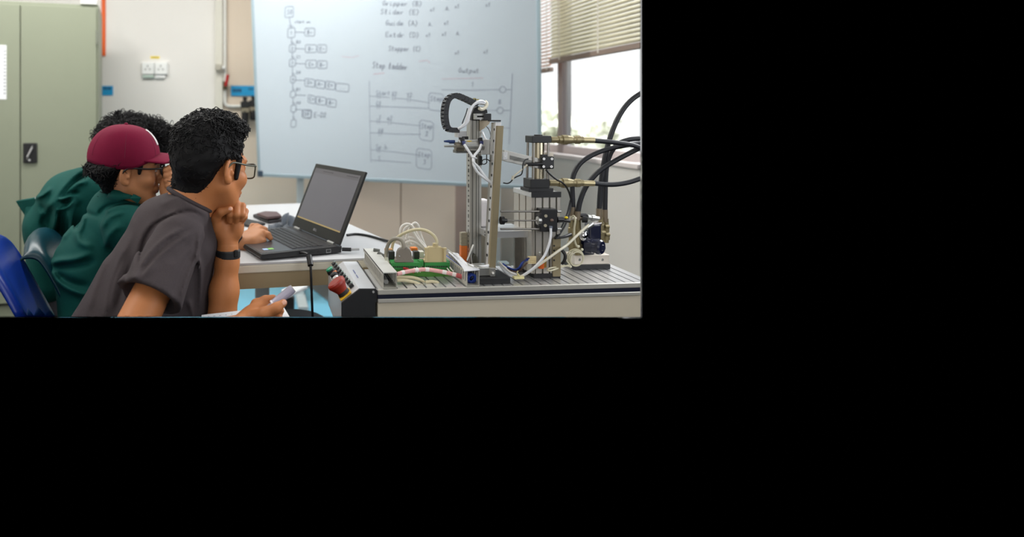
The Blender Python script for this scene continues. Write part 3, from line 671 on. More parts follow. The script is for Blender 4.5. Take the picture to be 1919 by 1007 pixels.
for i, ch in enumerate(('d', 'e', 'l', 'l')):                      # the maker's lettering under the screen
    u_ = LW / 2 + 0.0135 - i * 0.007; z_ = 0.0205
    B = lambda u0, u1, h0, h1: lidbox(lg_, min(u0, u1), max(u0, u1), h0, h1, 0.0002, 0.0009)
    if ch == 'd': B(u_, u_ - .0014, z_ - .004, z_ + .004); B(u_, u_ - .005, z_ - .004, z_ - .0027); B(u_, u_ - .005, z_ + .0027, z_ + .004); B(u_ - .0042, u_ - .0056, z_ - .003, z_ + .003)
    elif ch == 'e': B(u_, u_ - .0014, z_ - .004, z_ + .004); [B(u_, u_ - .005, z_ + q - .0006, z_ + q + .0007) for q in (-.0034, 0, .0033)]
    else: B(u_, u_ - .0014, z_ - .004, z_ + .004); B(u_, u_ - .005, z_ - .004, z_ - .0027)
lg_.build('maker_lettering', mat('silver_print', (170, 170, 176), .4, .4), lid)
for u_ in (0.03, LW - 0.075): hg = MB(); hg.cyl(lp(u_, 0.010, 0.024), lp(u_ + .045, 0.010, 0.024), 0.006); hg.build('hinge', M_alu, lap)
hg = MB(); lbox(hg, 0.02, LW - 0.02, -0.012, 0.002, 0.006, 0.02); hg.build('rear_vent', M_lap, lap, bev=0.003)

# charger plug and lead hanging over the front edge
M_cable = mat('black_cable', (20, 22, 25), 0.45)
pg = thing('charger_lead', lp(0.0, 0.14, 0.01), 'black charger lead hanging from the laptop over the table edge', 'cable')
q0 = at(562, 474, 1.935); q1 = at(577, 477, 1.90); q2 = at(580, 492, 1.86); q3 = at(582, 498, 1.855)
m_ = MB(); m_.tube([q0, at(570, 474.5, 1.915), q1], 0.0045, 8, 4); m_.cyl(at(579, 480, 1.875), q3, 0.0085, 0.0085); m_.build('plug', M_cable, pg)
m_ = MB(); m_.tube([q3, at(583, 520, 1.85), at(584, 550, 1.85), at(585, 575, 1.86), at(586, 605, 1.87)], 0.0037, 8, 6); m_.build('cord', M_cable, pg)
bc = MB(); bc.tube([onz(650, 441, ZT + .004), onz(668, 439, ZT + .004), onz(690, 442, ZT + .004), onz(712, 448, ZT + .004), onz(730, 453, ZT + .006)], 0.0045, 8, 6)
one(bc, 'power_cord', M_cable, 'thin black cable lying on the white table behind the laptop screen', 'cable')
jk = thing('audio_cable', onz(650, 467, ZT), 'short black jack lead with silver tip beside the laptop corner', 'cable')
m_ = MB(); m_.cyl(onz(641, 467.5, ZT + .012), onz(658, 468, ZT + .012), 0.006); m_.build('plug', M_cable, jk)
m_ = MB(); m_.cyl(onz(658, 468, ZT + .012), onz(673, 467.5, ZT + .012), 0.004); m_.build('silver_sleeve', M_alu, jk)

# phone, wallet, cloth
ph = MB(); p = onz(463, 420, ZT); ph.obox(p + V((0, 0, .006)), V((.8, .5, 0)), V((-.5, .8, 0)), UP, 0.075, 0.15, 0.009)
one(ph, 'phone', M_dark, 'black phone lying on the table behind the typing hand', 'phone', bev=0.003)
wl = thing('wallet', onz(502, 412, ZT), 'worn black and brown wallet on the table behind the keyboard', 'wallet')
wp = [onz(474, 408, ZT), onz(503, 420, ZT), onz(531, 416, ZT), onz(525, 407, ZT), onz(497, 402, ZT)]
MB().prism(wp, (0, 0, .014)).build('lower_flap', mat('black_leather', (44, 40, 42), .55, bump=.2), wl, bev=.004)
wp2 = [onz(481, 404, ZT + .02), onz(500, 411, ZT + .02), onz(528, 408, ZT + .02), onz(520, 401, ZT + .02), onz(496, 400, ZT + .02)]
MB().prism([p + V((0, 0, -.002)) for p in wp2], (0, 0, .012)).build('upper_flap', mat('brown_leather', (86, 64, 64), .5, bump=.2), wl, bev=.004)
# crumpled grey cloth
def cloth():
    nu, nv = 30, 22; mb = MB(); vs_ = []
    A, B_, C_, D_ = onz(497, 431, ZT), onz(556, 437, ZT), onz(566, 417, ZT), onz(530, 417, ZT)
    for j in range(nv):
        for i in range(nu):
            a = i / (nu - 1); b = j / (nv - 1); p = (A * (1 - a) + B_ * a) * (1 - b) + (D_ * (1 - a) + C_ * a) * b
            e = min(a, 1 - a, b, 1 - b); h = .03 * min(1, e * 5) * (0.6 + .5 * math.sin(a * 9 + b * 5) + .35 * math.sin(a * 4 - b * 11 + 1)) + .012 * math.sin(a * 17 + 2) * min(1, e * 6)
            vs_.append(p + V((.008 * math.sin(b * 13 + i), .008 * math.sin(a * 15), max(0.001, h + .003))))
    return mb.add(vs_, [(j * nu + i, j * nu + i + 1, (j + 1) * nu + i + 1, (j + 1) * nu + i) for j in range(nv - 1) for i in range(nu - 1)], True)
one(cloth(), 'cloth', mat('grey_cloth', (78, 86, 96), .85, bump=.2, bscale=120, sheen=.2), 'crumpled dark grey cloth on the table behind the laptop keyboard', 'cloth')

# on the floor and seats below the table
fb = thing('floor_box', onz(552, 552, 0.0), 'white box with black base on the blue floor under the table', 'box')
pz = lambda x, y, z: at(x, y, 3.6) 
q = [at(527, 543, 3.3), at(566, 526, 3.5), at(577, 536, 3.45), at(540, 554, 3.25)]
MB().prism([p - V((0, 0, .016)) for p in q], (0, 0, .016)).build('lid', mat('white_plastic', (236, 238, 240), .4), fb, bev=.004)
m_ = MB(); m_.prism([at(524, 545, 3.32) - V((0, 0, .10)), at(551, 551, 3.24) - V((0, 0, .10)), at(552, 548, 3.4) - V((0, 0, .10)), at(530, 541, 3.45) - V((0, 0, .10))], (0, 0, .08)); m_.build('base', M_black, fb, bev=.006)
M_seatg = mat('grey_stool_vinyl', (66, 66, 70), .5)
st = thing('stool', at(572, 640, 2.1) * V((1, 1, 0)), 'dark grey round stool seat behind the white paper at the bottom', 'stool')
m_ = MB(); cst = at(540, 606, 2.15); m_.lathe(cst - V((0, 0, .03)), cst + V((0, 0, .012)), [(0, .12), (.3, .135), (.8, .135), (1, .12)], 32); m_.build('seat', M_seatg, st)
m_ = MB(); m_.cyl(cst - V((0, 0, .03)), V((cst[0], cst[1], 0)), .025); m_.build('post', M_black, st)

mtp = [onz(x, y, 0.0) for x, y in ((572, 531), (690, 531), (700, 594), (640, 594), (624, 573), (590, 546), (574, 537))]  # flat dark grey polygon on the blue floor
one(MB().prism(mtp, (0, 0, .006)), 'floor_patch', mat('grey_patch', (96, 104, 108), .6), 'dark grey flat patch on the blue floor between the hanging charger lead and the control box', 'mat')
# ------------------------------------------------------------------ the training rig on its trolley
YF, YR = 1.556, 1.765
ZP = 0.75
M_prof = mat('anodised_profile', (186, 184, 178), 0.36, 0.85, var=0.04, scale=30)
M_profl = mat('light_profile', (212, 212, 212), 0.32, 0.7, var=0.04, scale=30)
M_rail = mat('trolley_rail', (206, 203, 194), 0.35, 0.5)
M_panelc = mat('cream_panel', (196, 186, 166), 0.5, var=0.02)
M_stripe = mat('navy_stripe', (22, 26, 44), 0.35)
M_slot = mat('slot_dark', (24, 24, 26), 0.7)
XL = onY(708, 543, YF)[0]; XRt = onY(1225, 529, YF)[0]
tr = thing('trolley', ((XL + XRt) / 2, (YF + YR) / 2, 0.0), 'cream training trolley with a slotted aluminium top and dark stripe', 'trolley')
pl = MB(); pl.box((XL, YF + .004, ZP - 0.02), (XRt, YR, ZP - 0.004))
ns = 29; wsl = (XRt - XL) / ns
for k in range(ns):
    x0 = XL + k * wsl; pl.box((x0 + 0.0022, YF + 0.004, ZP - 0.0045), (x0 + wsl - 0.0022, YR - 0.0, ZP))
plate = pl.build('slotted_plate', M_profl, tr)
sl_ = MB(); sl_.box((XL + .002, YF + .005, ZP - 0.0046), (XRt - .002, YR - .002, ZP - 0.0038)); sl_.build('slots', M_slot, plate)
rl = MB(); rl.box((XL, YF - 0.004, ZP - 0.0125), (XRt, YF + .004, ZP + 0.0005)); rl.build('top_rail', M_rail, tr, bev=0.0015)
rl = MB(); rl.box((XL, YF - 0.003, ZP - 0.0225), (XRt, YF + .003, ZP - 0.0126)); rl.build('stripe', M_stripe, tr)
rl = MB(); rl.box((XL, YF - 0.004, ZP - 0.0325), (XRt, YF + .004, ZP - 0.0226)); rl.build('lower_rail', M_rail, tr, bev=0.0015)
rl = MB(); rl.box((XL, YF, 0.12), (XRt, YR + .08, ZP - 0.033)); rl.build('side_panel', M_panelc, tr)

# control box at the left end
XC = XL - 0.001
def cpt(px, py, Y=YF): p = onY(px, py, Y); return V((p[0], Y, p[2]))
cbx = thing('control_box', V((cpt(660, 594)[0], YF + .14, 0.6)), 'grey sloped control box with black end plate and red emergency button', 'control box')
DB = 0.305
pA, pB, pC, pD, pE, pF_, pG, pH = [cpt(x, y) for x, y in ((673.5, 541.7), (704, 541.7), (708, 545), (708, 566), (704, 568), (704, 640), (640, 640), (640, 568))]
poly = [pA, pB, pC, pD, pE, pF_, pG, pH]
for p in poly: p[0] = min(p[0], XC)
MB().prism(poly, (0, 0.006, 0)).build('end_plate', mat('black_steel', (24, 25, 28), 0.5), cbx, bev=0.001)
M_cbox = mat('light_grey_steel', (198, 200, 204), 0.4, 0.15)
body = [p + V((0.0015 if i in (6, 7) else 0, 0.006, -0.0015 if i in (0, 1) else 0)) for i, p in enumerate(poly)]
MB().prism(body, (0, DB - .006, 0)).build('body', M_cbox, cbx, bev=0.002)
sc_ = MB(); c = cpt(699.5, 547); sc_.cyl(c, c - V((0, .003, 0)), 0.0028); sc_.build('screw', M_alul, cbx)
tl = MB(); tl.box((XC - .003, YF + .006, pB[2] - .001), (XC - .0015, YF + DB, pB[2] + .0008)); tl.build('lid_seam', M_slot, cbx)
# slope frame: s along depth, t down the slope
su = unit(pH - pA); sn = unit(np.cross(su, V((0, 1, 0)))); 
if sn[2] < 0: sn = -sn
SLn = np.linalg.norm(pH - pA)
def sp(s, t, n=0.0): return pA + V((0, s * DB, 0)) + su * (t * SLn) + sn * n
def find(px, py):       # place on the slope seen at a picture point
    r = ray(px, py); t = np.dot(pA - CAM, sn) / np.dot(r, sn); q = CAM + r * t - pA; return q[1] / DB, np.dot(q, su) / SLn
s_, t_ = find(647, 553); es = sp(s_, t_)
yb = MB(); yb.obox(es + sn * .002, su, V((0, 1, 0)), sn, .034, .044, .004); yb.build('yellow_plate', mat('warning_yellow', (236, 184, 30), .5), cbx, bev=.006)
e_ = MB(); e_.lathe(es, es + sn * .014, [(0, .0165), (1, .0145)]); e_.build('button_collar', M_black, cbx)
e_ = MB(); e_.lathe(es + sn * .011, es + sn * .044, [(0, .0135), (.25, .0165), (.7, .0238), (.9, .0238), (1, .020)], 24); e_.build('emergency_button', mat('red_button', (150, 40, 26), .42), cbx)
def knob(px, py, r, h, m, nm, base=M_black):
    s_, t_ = find(px, py); p = sp(s_, t_); b = MB(); b.cyl(p, p + sn * h * .6, r * 1.25, r * 1.1); k = b.build(nm, base, cbx); c = MB(); c.lathe(p + sn * h * .5, p + sn * h, [(0, r), (.8, r), (1, r * .7)]); c.build('cap', m, k)
knob(622, 511, .0105, .016, mat('green_button', (40, 150, 110), .4), 'green_push_button')
knob(630, 516, .008, .012, mat('orange_lamp', (236, 130, 60), .35), 'orange_indicator')
knob(632, 524, .010, .022, M_black, 'selector_switch')
knob(636, 531, .010, .022, M_alul, 'key_switch', M_black)
ts = MB(); n_ = 9
q0, q1 = find(628, 496), find(660, 536)
for k in range(n_):
    f = k / (n_ - 1); s_ = q0[0] + (q1[0] - q0[0]) * f; t_ = q0[1] + (q1[1] - q0[1]) * f + .03
    b = MB(); b.obox(sp(s_, t_, .0035), su, V((0, 1, 0)), sn, .012, .017, .008); o = b.build('push_button', M_black, cbx, bev=.001)
    b = MB(); b.obox(sp(s_, t_ - .1, .008), su, V((0, 1, 0)), sn, .005, .008, .002); b.build('label_window', mat('label_grey', (150, 170, 165), .5), o)
wr = MB()
for k in range(8):
    if k in (4,): continue
    p = V((pA[0] + .014, YF + .19 - k * .011, pA[2] - .0002)); wr.obox(p, V((1, .0, 0)), V((0, 1, 0)), UP, .0025, .007, .0006)
wr.build('handwriting', mat('blue_ink', (110, 120, 170), .8), cbx)

# wire ducts
M_duct = mat('grey_duct_plastic', (168, 166, 156), 0.5, var=.03); M_ductl = mat('duct_lid', (190, 190, 184), .42)
def duct(x0, y0, x1, y1, L, label, fins):
    a = cpt(x0, y0); b = cpt(x1, y1); X0, X1, Z1, Z0 = a[0], b[0], a[2], ZP + .0012
    t = thing('cable_duct', V(((X0 + X1) / 2, YF + L / 2, ZP)), label, 'cable duct')
    m = MB(); m.box((X0, YF, Z0), (X1, YF + L, Z0 + .002)); m.build('base', M_duct, t)
    for X, nm in ((X0, 'slotted_wall'), (X1 - .0016, 'slotted_wall')):
        m = MB(); m.box((X, YF, Z0 + .002), (X + .0016, YF + L, Z0 + .010)); m.box((X, YF, Z1 - .008), (X + .0016, YF + L, Z1 - .002))
        k = 0
        while k * .0165 < L - .008: m.box((X, YF + k * .0165, Z0 + .010), (X + .0016, YF + k * .0165 + .0095, Z1 - .008)); k += 1
        m.build(nm, M_duct, t)
    return t, X0, X1, Z0, Z1
t, X0, X1, Z0, Z1 = duct(718, 511, 743.5, 545, .285, 'grey slotted cable duct with closed lid beside the control box', 22)
m = MB(); m.box((X0 - .001, YF - .001, Z1 - .002), (X1 + .001, YF + .286, Z1)); m.box((X0 - .001, YF - .001, Z1 - .008), (X0 - .0001, YF + .286, Z1)); m.build('lid', M_ductl, t)
m = MB(); m.tube([(X0 + .012, YF + .02, Z0 + .012), (X0 + .014, YF + .1, Z0 + .014), (X0 + .012, YF + .28, Z0 + .012)], .006, 8, 4); m.build('grey_cable', mat('mid_grey_cable', (150, 150, 148), .5), t)
for k in range(4):  # added dark tubes stand in for the shade behind the slots
    m = MB(); m.tube([(X0 + .0065, YF + .03, Z0 + .007 + .0085 * k), (X0 + .0065, YF + .15, Z0 + .0075 + .0085 * k), (X0 + .0065, YF + .275, Z0 + .007 + .0085 * k)], .0044, 8, 4); m.build('dark_filler_cable', M_cable, t)
m = MB(); m.tube([(X0 + .022, YF + .05, Z0 + .01), (X0 + .02, YF + .15, Z0 + .018), (X0 + .022, YF + .27, Z0 + .012)], .005, 8, 4); m.build('dark_filler_cable', M_cable, t)
t, X0, X1, Z0, Z1 = duct(875, 508, 898.5, 541, .27, 'grey slotted cable duct filled with blue wires in front of the upright posts', 20)
M_blue = mat('blue_wire', (24, 58, 150), .45); M_blued = mat('dark_blue_wire', (16, 34, 92), .5)
for k in range(11):
    r = random.uniform; m = MB(); x = X0 + .005 + r(0, .019); z = Z0 + .006 + r(0, .024)
    m.tube([(x, YF + .012 + r(0, .02), z), (min(X1 - .004, x + r(-.005, .006)), YF + .06, min(Z1 - .006, z + r(-.006, .006))), (x, YF + .14, z), (min(X1 - .004, x + r(-.004, .004)), YF + .25, z)], .002, 6, 5); m.build('blue_wire', M_blue if k % 3 else M_blued, t)
m = MB(); c = V(((X0 + X1) / 2, YF + .012, (Z0 + Z1) / 2 - .002))
for k in range(4): m.ring(c + V((.001 * k, .004 * k, -.001 * k)), V((.2 * k - .3, 1, .2)), .008 + .0016 * k, .0016, 20, 6)
m.build('blue_wire_coil', M_blue, t)
# its loose white lid, lifted and bent
M_lid = mat('white_duct_lid', (224, 226, 232), .4)
lidp = [(870, 508, 1.557), (866, 500, 1.60), (858, 490, 1.66), (849, 480, 1.74), (840, 472, 1.80)]
rgt = [(899, 505, 1.557), (893, 502, 1.60), (885, 499, 1.66), (871, 488, 1.74), (858, 475, 1.80)]
m = MB(); Lp = catmull([onY(x, y, Y) for x, y, Y in lidp], 5); Rp = catmull([onY(x, y, Y) for x, y, Y in rgt], 5); n_ = len(Lp)
m.add(Lp + Rp + [p - UP * .0025 for p in Lp] + [p - UP * .0025 for p in Rp], [(i, i + 1, n_ + i + 1, n_ + i) for i in range(n_ - 1)] + [(2 * n_ + i, 3 * n_ + i, 3 * n_ + i + 1, 2 * n_ + i + 1) for i in range(n_ - 1)] + [(i, 2 * n_ + i, 2 * n_ + i + 1, i + 1) for i in range(n_ - 1)] + [(n_ + i, n_ + i + 1, 3 * n_ + i + 1, 3 * n_ + i) for i in range(n_ - 1)] + [(0, n_, 3 * n_, 2 * n_), (n_ - 1, 3 * n_ - 1, 4 * n_ - 1, 2 * n_ - 1)][:1], True)
one(m, 'duct_lid', M_lid, 'loose white plastic duct lid lying bent on the blue-wired cable duct', 'duct lid')
m = MB(); m.tube([onY(852, 477, 1.72), onY(862, 484, 1.70), onY(872, 494, 1.66), onY(886, 500, 1.63), onY(905, 501, 1.61), onY(921, 497, 1.605)], .0048, 10, 6)
one(m, 'white_hose', M_lid, 'thick white tube curving from the duct lid to the front upright post', 'tube')

# terminal boards and connectors
M_green = mat('terminal_green', (46, 132, 62), .45); M_pcb = mat('green_board', (70, 128, 44), .5, var=.1, scale=60)
M_grayhood = mat('grey_hood', (124, 118, 108), .45); M_beigehood = mat('beige_hood', (196, 180, 138), .45)
M_greyc = mat('grey_cable', (158, 154, 138), .5); M_beigec = mat('beige_cable', (202, 192, 158), .5)
Yt = 1.665
def terminal(x0, x1, ytop, label):
    t = thing('terminal_board', onY((x0 + x1) / 2, 530, Yt) * V((1, 1, 0)) + V((0, 0, ZP)), label, 'terminal board')
    m = MB(); m.fbox(x0, ytop, x1, ytop + 12.5, Yt, .03); blk = m.build('terminal_block', M_green, t, bev=.001)
    n = int((x1 - x0 - 6) / 3.4); m = MB()
    for k in range(n): m.fbox(x0 + 3 + k * 3.4, ytop + 6, x0 + 4.9 + k * 3.4, ytop + 9, Yt - .0006, .002)
    m.build('wire_holes', M_slot, blk)
    m = MB(); m.fbox(x0, ytop - 2.5, x1, ytop, Yt + .012, .03); m.build('upper_step', M_green, t, bev=.001)
    m = MB(); m.fbox(x0 - 2, ytop + 12.5, x1 + 6, ytop + 26, Yt + .001, .05); m.build('circuit_board', M_pcb, t)
    a = onY(x0 + 4, 500, Yt + .01); m = MB(); m.box((a[0], Yt + .005, ZP + .0008), (a[0] + .012, Yt + .045, onY(x0, ytop + 26, Yt)[2] + .001)); m.build('mounting_foot', M_green, t)
    a = onY(x1 - 10, 500, Yt + .01); m = MB(); m.box((a[0], Yt + .005, ZP + .0008), (a[0] + .012, Yt + .045, onY(x0, ytop + 26, Yt)[2] + .001)); m.build('mounting_foot', M_green, t)
    return t
terminal(734, 788, 493, 'green terminal board under the grey data plug')
terminal(796, 843, 492.5, 'green terminal board under the beige data plug')
m = MB(); m.fbox(786, 489, 794, 499, Yt + .002, .02); one(m, 'terminal_plug', M_green, 'single small green terminal block between the two data plugs', 'connector', bev=.001)
def hood(px0, px1, ybot, ytop, neck, m_, mc, pts, r, label, Y, jacks):
    t = thing('data_plug', onY((px0 + px1) / 2, ybot, Y), label, 'plug')
    w = px1 - px0; c = (px0 + px1) / 2
    poly = [(px0, ybot), (px0, ybot - 5), (px0 + 3, ybot - 6.5), (px0 + 4, ytop + 8), (px0 + 7, ytop + 2), (px0 + 10, ytop), (px1 - 10, ytop), (px1 - 7, ytop + 2), (px1 - 4, ytop + 8), (px1 - 3, ybot - 6.5), (px1, ybot - 5), (px1, ybot)]
    MB().prism([onY(x, y, Y) for x, y in poly], (0, .015, 0)).build('hood', m_, t, bev=.0015)
    m = MB(); q = [onY(x, y, Y + .0075) for x, y in ((c, ytop + 1), (c, ytop - neck))]; m.lathe(q[0], q[1], [(0, .0085), (.2, .0085), (.21, .0068), (.4, .0068), (.41, .008), (.6, .008), (.61, .0065), (.8, .0065), (.81, .0078), (1, .0074)]); m.build('strain_relief', m_, t)
    if jacks:
        for x in (px0 + 3.5, px1 - 3.5):
            m = MB(); m.cyl(onY(x, ybot - 2, Y - .003), onY(x, ytop + 4, Y - .003), .0035); m.cyl(onY(x, ytop + 4, Y - .003), onY(x, ytop + 1.5, Y - .003), .005); m.build('thumb_screw', m_, t)
    else:
        m = MB(); m.ball(onY(px0 + 8, ybot - 12, Y), .0022); m.build('screw', M_alu, t)
    m = MB(); m.tube([onY(x, y, yy) for x, y, yy in pts], r, 10, 7); m.build('cable', mc, t)
hood(740.5, 775.5, 492.5, 466, 3, M_grayhood, mat('warm_grey_cable', (140, 135, 122), .5), [(757, 466, 1.674), (756.5, 459, 1.675), (753, 451, 1.68), (745, 447.5, 1.69), (736, 449, 1.70), (729, 456, 1.71), (725, 466, 1.715), (723.5, 478, 1.715), (724, 492, 1.70)], .0052, 'grey data plug standing on the left green terminal board', Yt + .004, False)
hood(795, 837, 492.5, 463, 7, M_beigehood, M_beigec, [(818, 459, 1.674), (818.5, 452, 1.675), (813, 442, 1.68), (802, 434, 1.69), (789, 430.5, 1.70), (776, 431, 1.71), (760, 436, 1.72), (745, 445, 1.735), (737, 455, 1.75), (734, 470, 1.76)], .0042, 'beige data plug standing on the right green terminal board', Yt + .004, True)
# white cable hank behind
hk = thing('cable_hank', onY(780, 480, 1.80), 'bundled hank of white cable standing behind the data plugs', 'cable')
M_whitec = mat('white_cable', (226, 222, 216), .45)
for k, pts in enumerate(([(753, 462), (750, 440), (752, 426), (762, 420), (772, 424), (776, 438), (790, 458), (806, 474)], [(757, 464), (756, 444), (758, 430), (768, 424), (777, 430), (786, 448), (800, 466), (812, 476)],
                         [(765, 470), (762, 446), (768, 428), (777, 418), (784, 424), (788, 440), (796, 460), (803, 474)], [(770, 460), (764, 440), (772, 422), (780, 421), (785, 432), (792, 450), (800, 470), (808, 478)],
                         [(748, 468), (756, 458), (768, 452), (780, 456), (792, 464), (804, 472)], [(758, 474), (764, 462), (776, 460), (788, 466), (800, 474)], [(752, 455), (760, 448), (772, 446), (786, 456), (798, 468), (806, 478)])):
    m = MB(); m.tube([onY(x, y, 1.80 + .006 * (k % 4)) for x, y in pts], .0036, 8, 7); m.build('loop', M_whitec, hk)
# relays, small connectors between the boards
M_bk = mat('relay_black', (40, 42, 40), .4)
def blk(x0, y0, x1, y1, Y, dep, m_, nm, lab, cat, bev=.0015):
    m = MB(); m.fbox(x0, y0, x1, y1, Y, dep); return one(m, nm, m_, lab, cat, None, bev)
blk(730, 472, 740, 491, 1.705, .02, M_bk, 'relay', 'dark relay block left of the grey data plug', 'relay')
blk(776, 472, 786, 489, 1.705, .02, M_bk, 'relay', 'dark relay block right of the grey data plug', 'relay')
blk(786, 472, 795, 483, 1.71, .02, mat('pale_clip', (206, 206, 196), .4), 'cable_clip', 'pale square clip left of the beige data plug', 'clip')
blk(771, 465, 783, 471, 1.735, .02, mat('orange_clip', (216, 120, 40), .45), 'wire_connector', 'orange wire connector behind the grey data plug', 'connector')
blk(722, 467, 736, 473, 1.74, .015, mat('tan_clip', (196, 150, 100), .5), 'wire_connector', 'tan wire connector under the loop of the grey cable', 'connector')
m = MB(); m.cyl(onY(700, 469, 1.80), onY(711, 471, 1.80), .006); m.cyl(onY(708, 475, 1.77), onY(720, 482, 1.76), .007); one(m, 'cable_gland', mat('gland_grey', (96, 98, 94), .5), 'dark grey cable fittings behind the closed duct lid', 'fitting')
m = MB(); m.cyl(onY(725, 500, 1.68), onY(724.5, 483, 1.69), .0055, .0048); one(m, 'cable_ferrule', mat('pale_grey_plastic', (176, 178, 160), .5), 'pale grey sleeve where the grey cable enters the closed duct', 'sleeve')
for x0, y0, x1, y1, lab in ((756, 503, 770, 508, 'red wire in the left terminal board, upper of the pair'), (764, 506, 776, 511, 'red wire in the left terminal board, lower of the pair')):
    m = MB(); m.tube([onY(x0, y0, 1.66), onY((x0 + x1) / 2, (y0 + y1) / 2 - 1, 1.655), onY(x1, y1, 1.65)], .0032, 8, 4); one(m, 'red_wire', mat('red_insulation', (172, 30, 36), .4), lab, 'wire')
for i, (x, y) in enumerate(((776, 503), (781, 502), (838, 503), (843, 501))):
    m = MB(); m.tube([onY(x, y, 1.658), onY(x + 3, y + 4, 1.65), onY(x + 7, y + 8, 1.645)], .0018, 6, 4); one(m, 'white_wire', M_whitec, ('left', 'second', 'third', 'right')[i] + ' of four short white wires stuck into the green terminal boards', 'wire')
# pink and white sleeve in front, beige cable below
bd = thing('wire_bundle', onY(800, 512, 1.62), 'pink and white taped wire bundle crossing in front of the terminal boards', 'wire bundle')
pp_ = [onY(744, 514, 1.60), onY(760, 510, 1.61), onY(780, 506.5, 1.62), onY(800, 505.5, 1.625), onY(825, 509, 1.62), onY(848, 514, 1.61), onY(866, 519, 1.60)]
m = MB(); m.tube(pp_, .0052, 12, 8); m.build('sleeve', mat('pink_tape', (226, 168, 166), .5, var=.3, scale=120), bd)
M_whitet = mat('white_tape', (234, 226, 222), .5)
PP = catmull(pp_, 12)
for k in (6, 22, 34, 50, 60):
    m = MB(); m.tube([PP[k], PP[k + 2], PP[k + 4]], .0057, 12, 3); m.build('white_tape', M_whitet, bd)
m = MB(); m.cyl(PP[-8], PP[-1], .0062); m.build('end_tape', mat('dark_pink_tape', (170, 70, 72), .5), bd)
for k, pts in enumerate(([(743, 521), (757, 520), (775, 521), (790, 526), (798, 533), (806, 537)], [(744, 526), (760, 526), (778, 530), (790, 535), (806, 537), (818, 534), (820, 530), (808, 528), (798, 529)])):
    m = MB(); m.tube([onY(x, y, 1.615 - .012 * k) for x, y in pts], .0042, 8, 6); one(m, 'beige_cable', M_beigec, ('upper' if k == 0 else 'lower, looped') + ' beige cable coming out of the closed duct onto the slotted plate', 'cable')
# ------------------------------------------------------------------ pick and place station: two uprights with the handling arm
M_beigebar = mat('beige_bar', (140, 128, 100), .45, .35); M_silver = mat('silver_metal', (190, 190, 186), .3, .8)
M_shade = mat('dark_profile', (120, 120, 116), .4, .8)
M_white = mat('white_tube', (228, 230, 234), .4); M_cream = mat('cream_tube', (206, 200, 172), .42)
M_yel = mat('yellow_label', (240, 216, 20), .5)
M_fit = mat('blue_fitting', (48, 56, 110), .4)
ps = thing('handling_station', onY(915, 535, 1.60) * V((1, 1, 0)) + V((0, 0, ZP)), 'pick and place station with two aluminium uprights on a black base', 'machine')
# black base and clamp
m = MB(); a = onz(898, 535, ZP); b = onz(957, 535, ZP); Yb = 1.575
a = onY(898, 530, Yb); b = onY(957, 530, Yb)
MB().box((a[0], Yb, ZP), (b[0], Yb + .085, onY(930, 521, Yb)[2])).build('base', M_black, ps, bev=.002)
m = MB(); a = onY(900, 530, Yb); b = onY(921, 521, Yb + .02); m.box((a[0], Yb + .018, onY(910, 521, Yb)[2]), (b[0], Yb + .07, onY(910, 505, Yb)[2])); m.build('clamp_block', M_silver, ps, bev=.002)
m = MB(); a = onY(922, 530, Yb); b = onY(931, 521, Yb); m.box((a[0], Yb + .01, onY(910, 521, Yb)[2]), (b[0], Yb + .03, onY(910, 505, Yb)[2])); m.cyl(onY(924, 512, Yb + .01), onY(924, 512, Yb + .006), .003); m.build('bracket', M_prof, ps, bev=.001)
# front upright: a leaning slotted profile with a beige flat bar
def post(x0t, x1t, yt, x0b, x1b, yb, Y, dep, m_, nm, par, bev=.0008):
    A, B, C, D = onY(x0b, yb, Y), onY(x1b, yb, Y), onY(x1t, yt, Y), onY(x0t, yt, Y); e = V((0, dep, 0))
    mb = MB(); mb.hexa([A, B, B + e, A + e, D, C, C + e, D + e]); return mb.build(nm, m_, par, bev)
post(932.5, 944, 236, 916, 928, 519, 1.600, .012, M_beigebar, 'flat_bar', ps)
sp_ = post(929, 939.5, 229, 912.5, 922.5, 519, 1.612, .014, M_profl, 'slotted_strip', ps)
post(928.5, 938.5, 230, 913, 922, 519, 1.628, .030, M_prof, 'profile', ps)
m = MB()
for k in range(13):
    f = k / 12; x = 929 + (912.5 - 929) * (f * 270 + 10) / 290; y = 243 + f * 258; p = onY(x, y, 1.612); m.cyl(p + V((-.0006, .007, 0)), p + V((.0004, .007, 0)), .0038, n=10)
m.build('holes', M_slot, sp_)
m = MB(); p = onY(933, 228, 1.612); m.box((p[0] - .009, 1.610, p[2]), (p[0] + .008, 1.662, p[2] + .004)); m.build('end_cap', M_black, ps, bev=.001)
# rear upright
YRp = 1.70
post(881, 902.5, 225, 880, 902, 503, YRp, .03, M_prof, 'profile', ps)
for x in (886, 893, 897.5):
    post(x - .8, x + .8, 226, x - 1.6, x + .4, 502, YRp - .0008, .001, M_shade, 'groove', ps, 0)
m = MB(); Xl = onY(880.5, 300, YRp)[0]
for k in range(22):
    z = onY(880, 292 + k * 9.5, YRp)[2]; h = .0022 if k % 3 else .005; m.box((Xl - .0006, YRp + .008, z - h), (Xl + .0004, YRp + .013, z + h))
m.build('side_slots', M_slot, ps)
m = MB(); a = onY(872, 505, YRp); b = onY(906, 505, YRp); m.box((a[0], YRp - .004, ZP), (b[0], YRp + .045, ZP + .012)); m.build('foot_plate', M_black, ps, bev=.002)
